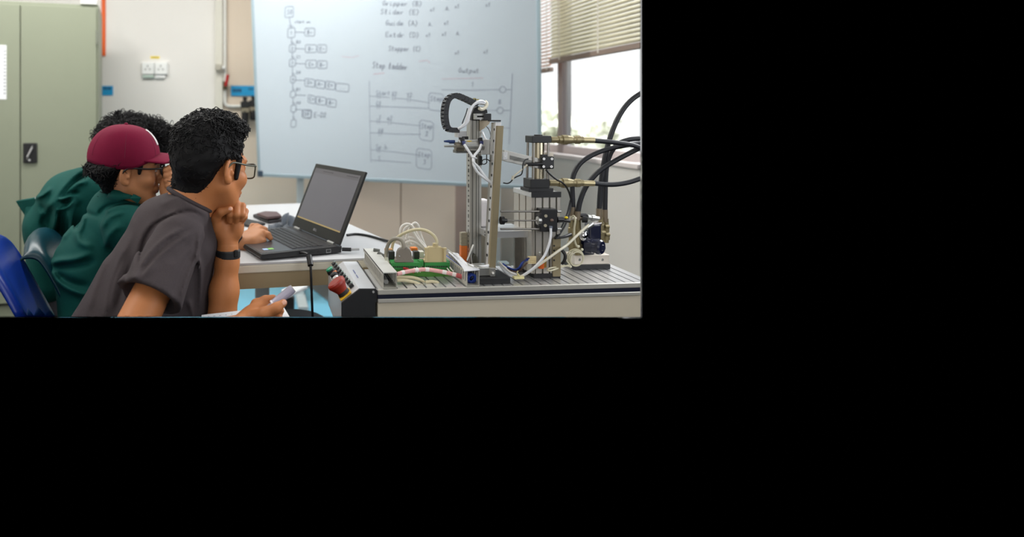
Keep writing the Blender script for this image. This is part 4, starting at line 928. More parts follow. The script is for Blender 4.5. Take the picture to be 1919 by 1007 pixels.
# top of the rear upright
m = MB(); m.prism([onY(x, y, YRp - .004) for x, y in ((884, 226), (885, 212), (889, 203), (896, 199), (905, 201), (913, 206), (914, 212), (905, 214), (899, 226))], (0, .034, 0)); m.build('end_plate', M_black, ps, bev=.001)
m = MB(); m.prism([onY(x, y, YRp - .006) for x, y in ((899, 226), (921, 224), (916, 233), (907, 241), (899, 246))], (0, .004, 0)); m.build('gusset', mat('bare_steel', (164, 152, 132), .35, .8), ps)
m = MB(); m.fbox(893, 213, 908, 217, YRp - .022, .016); m.fbox(893, 220, 908, 224, YRp - .022, .016); m.fbox(890, 213, 894, 224, YRp - .02, .014); m.build('clevis', M_silver, ps)
m = MB(); m.fbox(907, 213, 921, 226, YRp - .028, .024); m.build('damper', M_dark, ps, bev=.0015)
m = MB(); m.fbox(888, 184, 892, 191, YRp, .008); m.fbox(890, 185.5, 898, 188, YRp, .008); m.build('chain_clip', mat('olive_metal', (150, 140, 90), .4, .5), ps)
# arm
m = MB(); m.fbox(902, 262, 926, 290, 1.66, .05); m.build('arm_bracket', M_profl, ps, bev=.001)
m = MB(); m.fbox(858, 246, 875, 258, 1.685, .03); m.build('slide_block', M_profl, ps, bev=.001)
m = MB(); m.fbox(866, 256, 878, 263, 1.684, .03); m.build('stop_block', M_black, ps, bev=.001)
gp = MB(); gp.lathe(onY(866, 273, 1.668), onY(905, 273, 1.668), [(0, .0145), (1, .0145)], 20); gp.build('gripper_cylinder', M_silver, ps)
gp = MB(); gp.fbox(861, 262, 907, 275, 1.660, .018); gp.build('gripper_body', M_profl, ps, bev=.003)
gp = MB(); gp.cyl(onY(853, 275, 1.666), onY(868, 275, 1.666), .012, .0135, 16); gp.build('gripper_head', mat('dull_metal', (126, 120, 108), .4, .7), ps)
gp = MB(); gp.cyl(onY(832.5, 274, 1.665), onY(858, 274, 1.665), .0027); gp.build('gripper_pin', M_silver, ps)
gp = MB(); gp.fbox(855, 281, 911, 287, 1.672, .03); gp.build('slide_rail', M_shade, ps, bev=.001)
gp = MB(); gp.cyl(onY(832, 265, 1.675), onY(842, 265, 1.675), .0022, .004); gp.cyl(onY(842, 266, 1.675), onY(852, 266, 1.675), .005); gp.build('sensor', mat('sensor_blue', (36, 60, 110), .4), ps)
gp = MB(); gp.fbox(875, 264, 884, 269.5, 1.6592, .001); yl_ = gp.build('yellow_label', M_yel, ps)
gp = MB(); gp.fbox(877.5, 265, 881, 268.5, 1.6586, .001); gp.build('orange_mark', mat('orange_mark', (236, 150, 20), .5), yl_)
for x in (867, 900.5):
    gp = MB(); gp.cyl(onY(x - 1, 259, 1.655), onY(x + 1.5, 270, 1.65), .0065, .0055, 12); f_ = gp.build('push_fitting', M_black, ps)
    gp = MB(); gp.cyl(onY(x + 1.2, 265, 1.651), onY(x + 2, 271, 1.649), .0058, .005, 12); gp.build('release_ring', M_fit, f_)
# horizontal beam to the right with black end block
m = MB()
B0, B1 = onY(945, 281, 1.64), onY(1018, 299, 1.64); e = V((0, .024, 0)); hgt = V((0, 0, -.030))
m.hexa([B0 + hgt, B1 + hgt * .92, B1 + hgt * .92 + e, B0 + hgt + e, B0, B1, B1 + e, B0 + e]); bm_ = m.build('beam', M_prof, ps, bev=.001)
m = MB(); g = V((0, -.0006, 0)); k0 = B0 + (B1 - B0) * .14; m.hexa([k0 + hgt * .72 + g, B1 + hgt * .66 + g, B1 + hgt * .66, k0 + hgt * .72, k0 + hgt * .36 + g, B1 + hgt * .34 + g, B1 + hgt * .34, k0 + hgt * .36]); m.build('beam_groove', M_shade, bm_)
m = MB(); m.fbox(943, 285, 951, 300, 1.636, .01); m.cyl(onY(946.5, 293, 1.636), onY(946.5, 293, 1.6345), .0016); m.build('beam_end', M_profl, ps, bev=.001)
m = MB(); m.fbox(1015.5, 293.5, 1039, 317, 1.628, .03); eb = m.build('end_block', M_dark, ps, bev=.003)
for x, y in ((1019.5, 298), (1034.5, 298), (1019, 312.5), (1033.5, 312.5)):
    m = MB(); m.cyl(onY(x, y, 1.628), onY(x, y, 1.6262), .0032, n=14); sc_ = m.build('screw', M_alul, eb)
    m = MB(); m.cyl(onY(x, y, 1.6262), onY(x, y, 1.6258), .0014, n=6); m.build('hex_socket', M_slot, sc_)
m = MB(); m.fbox(1016, 290, 1026, 293.5, 1.635, .018); m.build('block_cap', M_dark, ps)
m = MB(); m.fbox(1027, 287, 1037, 293.5, 1.645, .018); m.build('top_plate', mat('pale_metal', (200, 190, 174), .4, .4), ps)
m = MB(); m.cyl(onY(987, 308, 1.632), onY(1003, 308, 1.632), .0042, .0045); m.cyl(onY(1003, 308, 1.632), onY(1016, 307, 1.632), .0048); m.build('sensor', M_dark, ps)
# drag chain
ch = thing('cable_drag_chain', onY(850, 250, 1.69), 'black plastic drag chain looping above the gripper of the handling station', 'cable chain')
cp = [(893, 196), (881, 190), (868, 184), (855, 179), (846, 180.5), (838, 188), (834, 202), (833, 218), (835, 233), (838, 241), (845, 244), (854, 244), (862, 244)]
CP = catmull([onY(x, y, 1.69) for x, y in cp], 14); 
seg = []; acc = 0; last = CP[0]; L_ = .0095
pts = [CP[0]]
for p in CP[1:]:
    if np.linalg.norm(p - pts[-1]) >= L_: pts.append(p)
M_chain = mat('chain_black', (44, 46, 50), .42)
for p, q in zip(pts[:-1], pts[1:]):
    t_ = unit(q - p); n_ = np.cross(V((0, 1, 0)), t_); mb = MB(); c = (p + q) / 2; w_ = .030
    for s_ in (-1, 1): mb.obox(c + V((0, s_ * w_ / 2, 0)), t_, V((0, 1, 0)), n_, L_ * 1.06, .0028, .0135)
    for s_ in (-1, 1): mb.obox(c + n_ * s_ * .0058, t_, V((0, 1, 0)), n_, L_ * .62, w_, .0018)
    mb.build('link', M_chain, ch, bev=.0006)
# white tubing of the arm
at1 = thing('pneumatic_tube', onY(870, 230, 1.66), 'wide white strap of tubes running from the drag chain down to the gripper', 'tube')
for k in range(4):
    o_ = k * 1.6; yy = 1.672 + .007 * (k % 2)
    m = MB(); m.tube([onY(909 - o_ * .3, 193 + o_ * .4, yy + .012), onY(903 - o_ * .6, 189.5 + o_, yy + .008), onY(895 - o_, 191 + o_, yy), onY(885 - o_ * .9, 200 + o_, yy - .004), onY(879.5 - o_ * .8, 215 + o_, yy - .006), onY(876.5 - o_, 228 + o_ * .6, yy - .006), onY(869 - o_, 236 + o_ * .5, yy - .006), onY(860.5 - o_ * .5, 241 + o_ * .2, yy)], .0036, 8, 6); m.build('tube', M_white, at1)
m = MB(); m.tube([onY(908, 190, 1.688), onY(912, 194, 1.686), onY(910, 201, 1.682), onY(903, 205, 1.676), onY(898, 203, 1.672)], .0048, 8, 6); m.build('end_loop', mat('ivory_tube', (222, 216, 196), .45), at1)
m = MB(); m.tube([onY(876, 203, 1.66), onY(873, 214, 1.657), onY(869, 224, 1.657), onY(866, 232, 1.66)], .0014, 6, 5); m.build('black_wire', M_cable, at1)
for i, pts in enumerate(([(870, 271), (878, 283), (887, 297), (888, 310), (896, 324), (908, 334), (918, 341), (928, 349)], [(902, 271), (898, 281), (889, 292), (887, 303), (896, 313), (906, 327), (914, 337), (924, 346)])):
    m = MB(); m.tube([onY(x, y, 1.645 - (.03 if j > 2 else .01 * j)) for j, (x, y) in enumerate(pts)], .0034, 8, 6); one(m, 'pneumatic_tube', M_white, ('left' if i == 0 else 'right') + ' of the two white tubes hanging from the gripper fittings to the front upright', 'tube')
m = MB(); c_ = onY(889, 296, 1.62); m.ring(c_, V((.3, .2, 1)), .0062, .0013, 16, 6); one(m, 'cable_tie', M_white, 'white tie holding the two tubes below the gripper', 'tie')
m = MB(); m.tube([onY(904, 248, 1.70), onY(908, 258, 1.68), onY(913, 264, 1.67)], .003, 8, 5); one(m, 'pneumatic_tube', M_white, 'short white tube behind the gusset of the rear upright', 'tube')
m = MB(); m.tube([onY(911, 236, 1.70), onY(917, 244, 1.69), onY(919.5, 254, 1.68), onY(918, 262, 1.67)], .0012, 6, 6); one(m, 'sensor_wire', M_cable, 'thin black wire curving from the top of the rear upright to the arm bracket', 'wire')
m = MB(); m.tube([onY(912, 290, 1.655), onY(912, 299, 1.65), onY(912, 305, 1.65), onY(907, 308, 1.65), onY(903, 306, 1.65), onY(905, 300, 1.65), onY(913, 299, 1.65), onY(919, 303, 1.655)], .0014, 6, 6); one(m, 'sensor_wire', M_cable, 'thin black wire looped under the arm bracket between the uprights', 'wire')
m = MB(); m.fbox(899, 293, 904, 310, 1.69, .012); one(m, 'sensor_switch', M_dark, 'small black switch on the right edge of the rear upright', 'switch', bev=.001)
bw = thing('sensor_wire', onY(970, 330, 1.61), 'black wire with white tube end hanging below the horizontal beam', 'wire')
m = MB(); m.tube([onY(990, 298, 1.62), onY(984, 300, 1.615), onY(980, 308, 1.612), onY(979.5, 318, 1.612), (onY(977, 327, 1.612)), onY(969, 331, 1.612), onY(962, 335, 1.612), onY(957, 341, 1.612), onY(951, 344, 1.615), onY(943, 343, 1.62)], .0017, 6, 6); m.build('wire', M_cable, bw)
m = MB(); m.tube([onY(988, 309, 1.615), onY(978, 318, 1.613), onY(966, 328, 1.611), onY(959, 335, 1.611)], .0024, 8, 5); m.cyl(onY(962, 330, 1.611), onY(960, 337, 1.611), .0034); m.build('tube_end', mat('dirty_white', (204, 198, 180), .5), bw)
m = MB(); m.tube([onY(1023, 318, 1.632), onY(1030, 326, 1.63), onY(1042, 336, 1.625), onY(1053, 342, 1.625), onY(1062, 352, 1.64), onY(1068, 366, 1.66), onY(1070, 380, 1.67), onY(1067, 400, 1.66), onY(1058, 424, 1.64), onY(1044, 446, 1.615)], .0024, 8, 6)
one(m, 'sensor_cable', M_cable, 'black cable running from the arm end block past the lower brass fitting', 'cable')

# screwdriver-like actuator and clip behind the blue-wired duct
sd = thing('pneumatic_valve', onY(870, 490, 1.72), 'upright grey and orange ribbed valve behind the bent white duct lid', 'valve')
m = MB(); m.fbox(864, 461, 876, 492, 1.72, .016); m.build('orange_body', mat('orange_plastic', (206, 106, 36), .45), sd, bev=.002)
m = MB()
for k in range(8): m.fbox(864.5, 437 + k * 3, 875.5, 439.4 + k * 3, 1.72, .016)
m.fbox(866, 436, 874.5, 462, 1.722, .012); m.build('ribbed_head', mat('grey_ribbed', (150, 142, 122), .45), sd)
m = MB(); m.fbox(876, 442, 881, 470, 1.724, .012); m.build('blue_side', M_blued, sd)
cl_ = thing('spring_clip', onY(886, 500, 1.69), 'silver and grey spring clip beside the orange valve', 'clip')
m = MB(); m.tube([onY(888, 459, 1.69), onY(884, 468, 1.688), onY(880, 478, 1.686), onY(875.5, 489, 1.684)], .0042, 6, 6, .003); m.tube([onY(887, 462, 1.694), onY(883, 474, 1.692), onY(884, 488, 1.69), onY(887, 498, 1.688)], .003, 6, 6); m.build('lever', M_silver, cl_)
m = MB(); m.prism([onY(x, y, 1.685) for x, y in ((885, 498), (887, 480), (891, 476), (895, 482), (897, 498))], (0, .02, 0)); m.build('jaw', mat('gunmetal', (84, 82, 72), .45, .5), cl_, bev=.002)

# ------------------------------------------------------------------ press: profile tower with hydraulic cylinder
YT = 1.622
Xa = onY(1000, 440, YT)[0]; Xb = onY(1050, 440, YT)[0]; Zt = onY(1025, 370, YT)[2]; Zb = onY(1025, 513, YT)[2]; DT = .118
pr = thing('press_tower', ((Xa + Xb) / 2, YT + DT / 2, ZP), 'square aluminium profile tower on a black foot carrying the hydraulic cylinder', 'machine')
MB().box((Xa, YT - .002, ZP), (Xb, YT + DT, Zb)).build('foot', M_black, pr, bev=.001)
mt = MB(); gx = [Xa + (Xb - Xa) * f for f in (0, .045, .085, .31, .365, .57, .63, .83, .885, 1)]
mt.box((Xa, YT + .006, Zb), (Xb, YT + DT, Zt))
for i in (1,): pass
for a_, b_ in ((0, .045), (.085, .31), (.365, .57), (.63, .83), (.885, 1)): mt.box((Xa + (Xb - Xa) * a_, YT, Zb), (Xa + (Xb - Xa) * b_, YT + .0061, Zt))
for a_, b_ in ((.02, .30), (.36, .66), (.72, 1)): mt.box((Xa - .005, YT + DT * a_, Zb), (Xa + .001, YT + DT * b_, Zt))
tw = mt.build('profile_column', mat('warm_profile', (190, 185, 176), .36, .75, var=.04, scale=30), pr, bev=.0008)
gv = MB()
for a_, b_ in ((.045, .085), (.31, .365), (.57, .63), (.83, .885)): gv.box((Xa + (Xb - Xa) * a_, YT + .005, Zb), (Xa + (Xb - Xa) * b_, YT + .0062, Zt))
gv.build('grooves', M_shade, tw)
MB().box((Xa - .006, YT - .003, Zt), (Xb + .001, YT + .001, Zt + .0145)).build('front_strip', M_dark, pr)
MB().box((Xa - .006, YT + .001, Zt), (Xb + .001, YT + DT + .003, Zt + .013)).build('top_plate', M_profl, pr, bev=.001)
bar = MB(); a_ = onY(1036, 450, YT - .004); b_ = onY(1051, 450, YT - .004); bar.box((a_[0], YT - .004, ZP + .004), (b_[0], YT - .0002, onY(1040, 447, YT)[2])); br = bar.build('side_bar', M_beigebar, pr, bev=.0008)
hl_ = MB()
for y in (461, 470, 479, 488): p = onY(1038.5, y, YT - .0045); hl_.cyl(p, p + V((0, .001, 0)), .0026, n=10)
hl_.build('holes', M_slot, br)
# horizontal guide arm to the left behind the uprights
ga = MB(); a_ = onY(914, 434, 1.645); b_ = onY(990, 446, 1.645); ga.box((a_[0], 1.645, onY(950, 446, 1.645)[2]), (b_[0], 1.76, onY(950, 433, 1.645)[2])); g_ = ga.build('guide_arm', M_alul, pr, bev=.001)
sc_ = MB()
for fy, fz in ((.02, .3), (.02, .75), (.09, .3), (.09, .75)): p = V((a_[0], 1.645 + fy, onY(950, 446, 1.645)[2] + fz * .017)); sc_.cyl(p + V((-.0012, 0, 0)), p, .0024, n=10)
sc_.build('screw', M_shade, g_)
vp = MB(); a_ = onY(965, 446, 1.69); b_ = onY(992, 503, 1.69); vp.box((a_[0], 1.69, ZP), (b_[0], 1.70, onY(975, 446, 1.69)[2])); v_ = vp.build('support_plate', mat('steel_plate', (128, 124, 118), .4, .7), pr)
p = onY(979, 466, 1.69); vp = MB(); vp.cyl(p + V((0, -.0008, 0)), p, .003, n=12); vp.build('plate_hole', M_slot, v_)
# guide rods and valve block
Yr = 1.600
for y, r_, x0 in ((396.5, .0028, 938), (413.5, .0022, 943), (429.5, .0028, 938)):
    m = MB(); m.cyl(onY(x0, y, Yr), onY(1018, y, Yr), r_, n=14); m.build('guide_rod', mat('rod_steel', (156, 152, 146), .3, .85), pr)
m = MB(); m.lathe(onY(938, 413.5, Yr), onY(950, 413.5, Yr), [(0, .0105), (.5, .0105), (.6, .006), (1, .0045)], 18); m.build('rod_nut', M_dark, pr)
m = MB(); m.lathe(onY(1005, 413.5, Yr), onY(1014, 413.5, Yr), [(0, .0045), (.2, .0105), (.8, .0105), (1, .008)], 18); m.build('flange', M_silver, pr)
m = MB(); m.prism([onY(x, y, Yr - .008) for x, y in ((1014, 392), (1045, 392), (1045, 435), (1013, 435), (1013, 428), (1011, 424), (1011, 404), (1014, 400))], (0, .03, 0)); vb = m.build('valve_block', M_dark, pr, bev=.002)
for x, y in ((1023, 405), (1022, 423)):
    m = MB(); m.cyl(onY(x, y, Yr - .008), onY(x, y, Yr - .0105), .004, n=14); m.build('screw', mat('dull_bolt', (150, 144, 126), .4, .7), vb)
m = MB(); m.ball(onY(1034, 413, Yr - .008), .0052, .004, .004); m.build('plug_screw', mat('brown_plug', (112, 92, 82), .45), vb)
m = MB(); m.cyl(onY(1032, 424, Yr - .009), onY(1032, 430, Yr - .011), .005, .004, 12); m.build('tube_fitting', mat('smoke_fitting', (110, 116, 130), .3), vb)
for y in (396.5, 429):
    m = MB(); m.cyl(onY(1044, y, Yr), onY(1051, y, Yr), .0036, n=12); m.build('rod_end', M_silver, pr)
m = MB(); m.cyl(onY(1044, 412, Yr), onY(1055, 412, Yr), .008, .007, 14); m.cyl(onY(1055, 413, Yr), onY(1068, 415, Yr), .005, .004, 12); m.build('elbow_fitting', M_dark, pr)
m = MB(); m.ball(onY(1061, 408, Yr), .005, .004, .0035); m.build('yellow_cap', mat('yellow_cap', (236, 206, 24), .45), pr)
# terminal of the tower foot: ribbon connectors
for k in range(4):
    m = MB(); m.fbox(990, 481 + k * 3.6, 1005, 483.8 + k * 3.6, 1.612, .006); m.build('plug_pin', mat('ivory_plug', (226, 206, 160), .5), pr)
m = MB(); m.fbox(1005, 479, 1018, 497, 1.612, .008); m.build('sensor_box', mat('grey_sensor', (122, 116, 104), .45), pr, bev=.001)
m = MB(); m.cyl(onY(1011, 479, 1.612), onY(1011, 471, 1.612), .0022); m.ball(onY(1011, 474, 1.612), .0034); m.build('sensor_tip', M_silver, pr)
m = MB(); m.cyl(onY(1014, 503, 1.612), onY(1014, 492, 1.612), .0075, .0085, 14); m.build('orange_knob', mat('orange_knob', (200, 92, 30), .4), pr)
m = MB(); m.fbox(1020, 481, 1024, 502, 1.614, .008); m.build('brass_pin', mat('brass_pin', (176, 140, 70), .35, .7), pr)
# hydraulic cylinder on top
YC = 1.635
hc = thing('hydraulic_cylinder', onY(1012, 360, YC), 'upright hydraulic cylinder with black end blocks on top of the profile tower', 'cylinder')
def zz(y, Y=YC): return onY(1012, y, Y)[2]
m = MB(); a_ = onY(990, 356, YC); b_ = onY(1036, 356, YC); m.box((a_[0], YC - .004, Zt + .0135), (b_[0], YC + .052, zz(353))); m.build('flange', M_dark, hc, bev=.001)
m = MB(); a_ = onY(994, 345, YC); b_ = onY(1030, 345, YC); m.box((a_[0], YC, zz(353)), (b_[0], YC + .046, zz(336))); m.build('lower_block', M_dark, hc, bev=.001)
m = MB(); a_ = onY(997.5, 262, YC); b_ = onY(1033.5, 262, YC); m.box((a_[0], YC, zz(268)), (b_[0], YC + .046, zz(255))); m.build('upper_block', M_dark, hc, bev=.0015)
m = MB(); xm = (a_[0] + b_[0]) / 2; m.cyl((xm, YC + .022, zz(255)), (xm, YC + .022, zz(253)), .011, n=20); m.build('top_cap', M_dark, hc)
m = MB(); m.cyl((xm - .001, YC + .023, zz(337)), (xm, YC + .023, zz(267)), .0158, n=28); m.build('barrel', mat('satin_barrel', (186, 176, 152), .25, .85), hc)
for dx in (-.0205, .0195):
    for dy in (.004, .042):
        m = MB(); m.cyl((xm + dx - .002, YC + dy, zz(337)), (xm + dx, YC + dy, zz(267)), .0032, n=12); m.build('tie_rod', mat('rod_steel', (156, 152, 146), .3, .85), hc)
# brass couplings and hoses
M_brass = mat('brass', (150, 138, 104), .42, .55, var=.12, scale=60)
M_hose = mat('black_rubber_hose', (30, 32, 38), .5)
def coupling(y, x0, lab):
    t = thing('hose_coupling', onY(1050, y, 1.65), lab, 'coupling'); Y = 1.655
    m = MB(); m.cyl(onY(x0, y, Y), onY(1046, y, Y), .0085, n=14); m.build('nipple', M_brass, t)
    m = MB(); m.cyl(onY(1046, y, Y), onY(1053, y, Y), .0115, n=6); m.cyl(onY(1053, y, Y), onY(1062, y, Y), .0135, n=14); m.build('hex_nut', M_brass, t)
    m = MB(); m.lathe(onY(1062, y, Y), onY(1092, y, Y), [(0, .0125), (.3, .0105), (.35, .0095), (.5, .0095), (.55, .0115), (.8, .0115), (.85, .009), (1, .009)], 16); m.build('quick_connector', M_brass, t)
    m = MB(); m.cyl(onY(1091, y + .5, Y), onY(1113, y + 1, Y), .0078, n=16); m.build('ferrule', mat('pale_brass', (186, 172, 134), .38, .6), t)
coupling(262, 1032, 'brass coupling on the upper block of the hydraulic cylinder')
coupling(343, 1029, 'brass coupling on the lower block of the hydraulic cylinder')
def hose(pts, r, lab):
    m = MB(); m.tube([onY(x, y, Y) for x, y, Y in pts], r, 12, 8); return one(m, 'hydraulic_hose', M_hose, lab, 'hose')
hose([(1112, 263.5, 1.655), (1130, 265, 1.655), (1155, 267.5, 1.655), (1185, 272, 1.66), (1205, 279, 1.665), (1225, 285, 1.67)], .0066, 'black hose leaving the upper brass coupling to the right')
hose([(1112, 343.5, 1.655), (1135, 346, 1.655), (1158, 345.5, 1.655), (1182, 341, 1.655), (1205, 333, 1.655), (1225, 326, 1.655)], .0066, 'black hose leaving the lower brass coupling to the right')
hose([(1074, 396, 1.70), (1073, 370, 1.70), (1072.5, 345, 1.70), (1076, 325, 1.70), (1088, 306, 1.70), (1108, 292, 1.70), (1135, 281, 1.70), (1165, 274, 1.70), (1195, 269, 1.71), (1225, 264, 1.72)], .0066, 'black hose bending right from the leftmost brass ferrule of the valve unit')
hose([(1083, 398, 1.69), (1087, 378, 1.69), (1096, 354, 1.69), (1110, 334, 1.688), (1128, 317, 1.686), (1152, 302, 1.684), (1178, 288, 1.682), (1204, 275, 1.68), (1225, 265, 1.68)], .0068, 'black hose sweeping right from the second ferrule across the other hoses')
hose([(1123, 393, 1.72), (1124.5, 365, 1.72), (1128, 330, 1.72), (1134, 294, 1.72), (1142, 262, 1.72), (1154, 230, 1.72), (1168, 205, 1.72), (1184, 187, 1.72), (1204, 173, 1.72), (1225, 160, 1.72)], .007, 'black hose rising steeply past the window to the right picture edge')
hose([(1133.5, 395, 1.74), (1134, 365, 1.74), (1135, 330, 1.74), (1138, 306, 1.74), (1146, 284, 1.74), (1160, 269, 1.74), (1178, 262, 1.74), (1200, 259.5, 1.74), (1225, 258, 1.74)], .007, 'black hose rising beside the steep one and bending over behind the crossing hoses')

# hydraulic valve unit
YV = 1.70
vu = thing('hydraulic_valve_unit', onY(1105, 500, YV) * V((1, 1, 0)) + V((0, 0, ZP)), 'hydraulic valve with navy solenoid on a pale aluminium block', 'valve')
a_ = onY(1076, 490, YV); b_ = onY(1142, 490, YV)
MB().box((a_[0] - .003, YV - .002, ZP), (b_[0] + .002, YV + .055, onY(1110, 496, YV)[2])).build('base_plate', M_dark, vu, bev=.001)
MB().box((a_[0], YV, onY(1110, 496, YV)[2]), (b_[0], YV + .05, onY(1110, 478, YV)[2])).build('manifold', mat('pale_manifold', (226, 216, 202), .4, .35), vu, bev=.0015)
for x in (1086, 1129):
    m = MB(); m.cyl(onY(x, 487, YV), onY(x, 487, YV - .001), .0036, n=12); m.build('port_hole', M_shade, vu)
M_navy = mat('navy_solenoid', (22, 26, 52), .3, coat=.5)
zc = onY(1100, 463, YV)[2]
m = MB(); m.obox((onY(1100, 462, YV)[0], YV + .02, zc), V((1, 0, 0)), V((0, 1, 0)), UP, .05, .036, .05); m.build('valve_body', M_navy, vu, bev=.006)
m = MB(); m.lathe(onY(1098, 460, YV - .01), onY(1124, 463, YV - .035), [(0, .020), (.5, .020), (.52, .0185), (1, .0185)], 26); m.build('solenoid', M_navy, vu)
m = MB(); m.lathe(onY(1121, 463, YV - .032), onY(1129, 464.5, YV - .042), [(0, .0205), (.6, .0205), (1, .017)], 26); sk_ = m.build('solenoid_cap', M_navy, vu)
m = MB(); m.lathe(onY(1128.5, 464.5, YV - .041), onY(1131, 465, YV - .046), [(0, .009), (1, .007)], 18); m.build('override_pin', M_navy, sk_)
m = MB(); m.obox((onY(1117, 435, YV - .01)[0], YV + .008, onY(1117, 436, YV - .01)[2]), V((1, 0, 0)), V((0, 1, 0)), UP, .036, .03, .046); m.build('plug_housing', M_navy, vu, bev=.005)
m = MB(); m.obox((onY(1117, 422, YV)[0], YV + .008, onY(1117, 421, YV)[2]), V((1, 0, .15)), V((0, 1, 0)), UP, .03, .026, .008); m.build('plug_top', mat('chrome_top', (206, 200, 200), .22, .9), vu, bev=.002)
def fitv(x, y0, y1, r, Y, nm='riser_fitting'):
    m = MB(); m.lathe(onY(x, y1, Y), onY(x, y0, Y), [(0, r * .8), (.12, r * .8), (.13, r * 1.15), (.3, r * 1.15), (.32, r * .8), (.45, r * .8), (.46, r), (.7, r), (.72, r * .8), (1, r * .75)], 14); m.build(nm, M_brass, vu)
fitv(1071, 408, 472, .0095, 1.71); fitv(1083, 412, 478, .0105, 1.70); fitv(1126, 408, 452, .009, 1.735); fitv(1136, 410, 455, .0085, 1.745)
M_fer = mat('bronze_ferrule', (140, 126, 106), .42, .5)
for x, y0, y1, Y in ((1073, 388, 412, 1.70), (1082.5, 396, 412, 1.69), (1122.5, 391, 411, 1.72), (1133.5, 393, 416, 1.74)):
    m = MB(); m.cyl(onY(x, y1, Y), onY(x, y0, Y), .0078, n=16); m.build('ferrule', M_fer, vu)
m = MB(); m.cyl(onY(1068, 409, 1.69), onY(1093, 409, 1.69), .006, n=14); m.build('cross_tube', mat('cross_tube_metal', (196, 186, 172), .3, .7), vu)
m = MB(); m.lathe(onY(1078, 404, 1.69), onY(1100, 404, 1.69), [(0, .003), (.1, .006), (.9, .006), (1, .004)]); m.build('black_grip', M_dark, vu)
m = MB(); m.cyl(onY(1091, 411, 1.685), onY(1101, 412, 1.68), .0095, .0085, 14); m.build('black_collar', M_dark, vu)
m = MB(); m.lathe(onY(1101, 407, 1.69), onY(1122, 410, 1.69), [(0, .0065), (.3, .0065), (.32, .0085), (.6, .0085), (.62, .006), (1, .006)], 14); m.build('steel_union', M_silver, vu)
m = MB(); m.cyl(onY(1108, 420, 1.675), onY(1099, 427, 1.665), .009, .006, 14); m.build('silver_elbow', M_silver, vu)
m = MB(); m.ball(onY(1094, 442, 1.675), .012, .01, .015); m.build('chrome_dome', mat('chrome', (220, 220, 224), .12, 1.0), vu)
for i, (x, y, Y) in enumerate(((1131, 436, 1.72), (1138, 425, 1.73), (1139, 440, 1.73), (1118, 409, 1.70))):
    m = MB(); m.cyl(onY(x - 4, y, Y), onY(x + 3, y, Y), .0055, n=6); m.build('hex_plug', M_brass, vu)
# tubes and coil at the valve unit
tc_ = thing('tube_coil', onY(1079, 500, 1.66), 'coiled cream tube hanging in front of the valve block', 'tube')
c_ = onY(1079.5, 485, 1.655)
for k in range(3):
    m = MB(); m.ring(c_ + V((.001 * k - .001, .005 * k - .005, .0012 * k)), V((.12 * (k - 1), 1, .1 * (1 - k))), .0195 + .0012 * k, .0019, 30, 7); m.build('loop', M_cream, tc_)
m = MB(); m.tube([onY(1070, 409, 1.66), onY(1075, 405, 1.655), onY(1078, 413, 1.65), onY(1076, 428, 1.65), onY(1076, 445, 1.65), onY(1079, 458, 1.648), onY(1084, 464, 1.648)], .0028, 8, 7); m.build('riser', M_cream, tc_)
m = MB(); m.tube([onY(1062, 489, 1.65), onY(1068, 499, 1.645), onY(1056, 498, 1.64), onY(1042, 501, 1.62), onY(1030, 503, 1.60), onY(1026, 507, 1.60), (onY(1034, 507, 1.60)), onY(1052, 501, 1.63), onY(1066, 497, 1.645)], .0022, 8, 7); m.build('tail', M_cream, tc_)
for x, y in ((1084, 462), (1091, 468), (1069, 500)):
    m = MB(); m.ball(onY(x, y, 1.65), .0036); m.build('tie', mat('pale_tie', (226, 222, 196), .5), tc_)
m = MB(); m.tube([onY(1032, 428, 1.588), onY(1032, 440, 1.585), onY(1029, 458, 1.58), onY(1020, 480, 1.578), onY(1005, 498, 1.58), onY(990, 510, 1.588), onY(974, 519, 1.60), onY(962, 519, 1.61)], .0034, 8, 7)
one(m, 'pneumatic_tube', M_white, 'white tube dropping from the black valve block to the slotted plate', 'tube')
m = MB(); m.tube([onY(1103, 422, 1.665), onY(1080, 443, 1.64), onY(1063, 459, 1.62), onY(1050, 468, 1.60), onY(1028, 484, 1.59), onY(1004, 501, 1.588), onY(985, 514, 1.593), onY(968, 521, 1.60)], .0033, 8, 7)
one(m, 'pneumatic_tube', mat('ivory_tube', (222, 216, 196), .45), 'long ivory tube slanting down from the valve unit across the tower', 'tube')
m = MB(); m.tube([onY(1069, 376, 1.69), onY(1064, 396, 1.68), onY(1055, 420, 1.65), onY(1041, 447, 1.615)], .003, 6, 5, .0022); m.tube([onY(1041, 447, 1.615), onY(1058, 444, 1.62), onY(1069, 440, 1.64)], .0025, 6, 5, .0055)
one(m, 'flat_cable', M_cable, 'flat black cable folded beside the right edge of the tower', 'cable')
m = MB(); m.tube([onY(1053, 469, 1.66), onY(1059, 478, 1.655), onY(1058, 488, 1.655), onY(1053, 495, 1.66)], .0045, 6, 5); one(m, 'cable_end', M_cable, 'short thick black cable end between the tower and the valve block', 'cable')
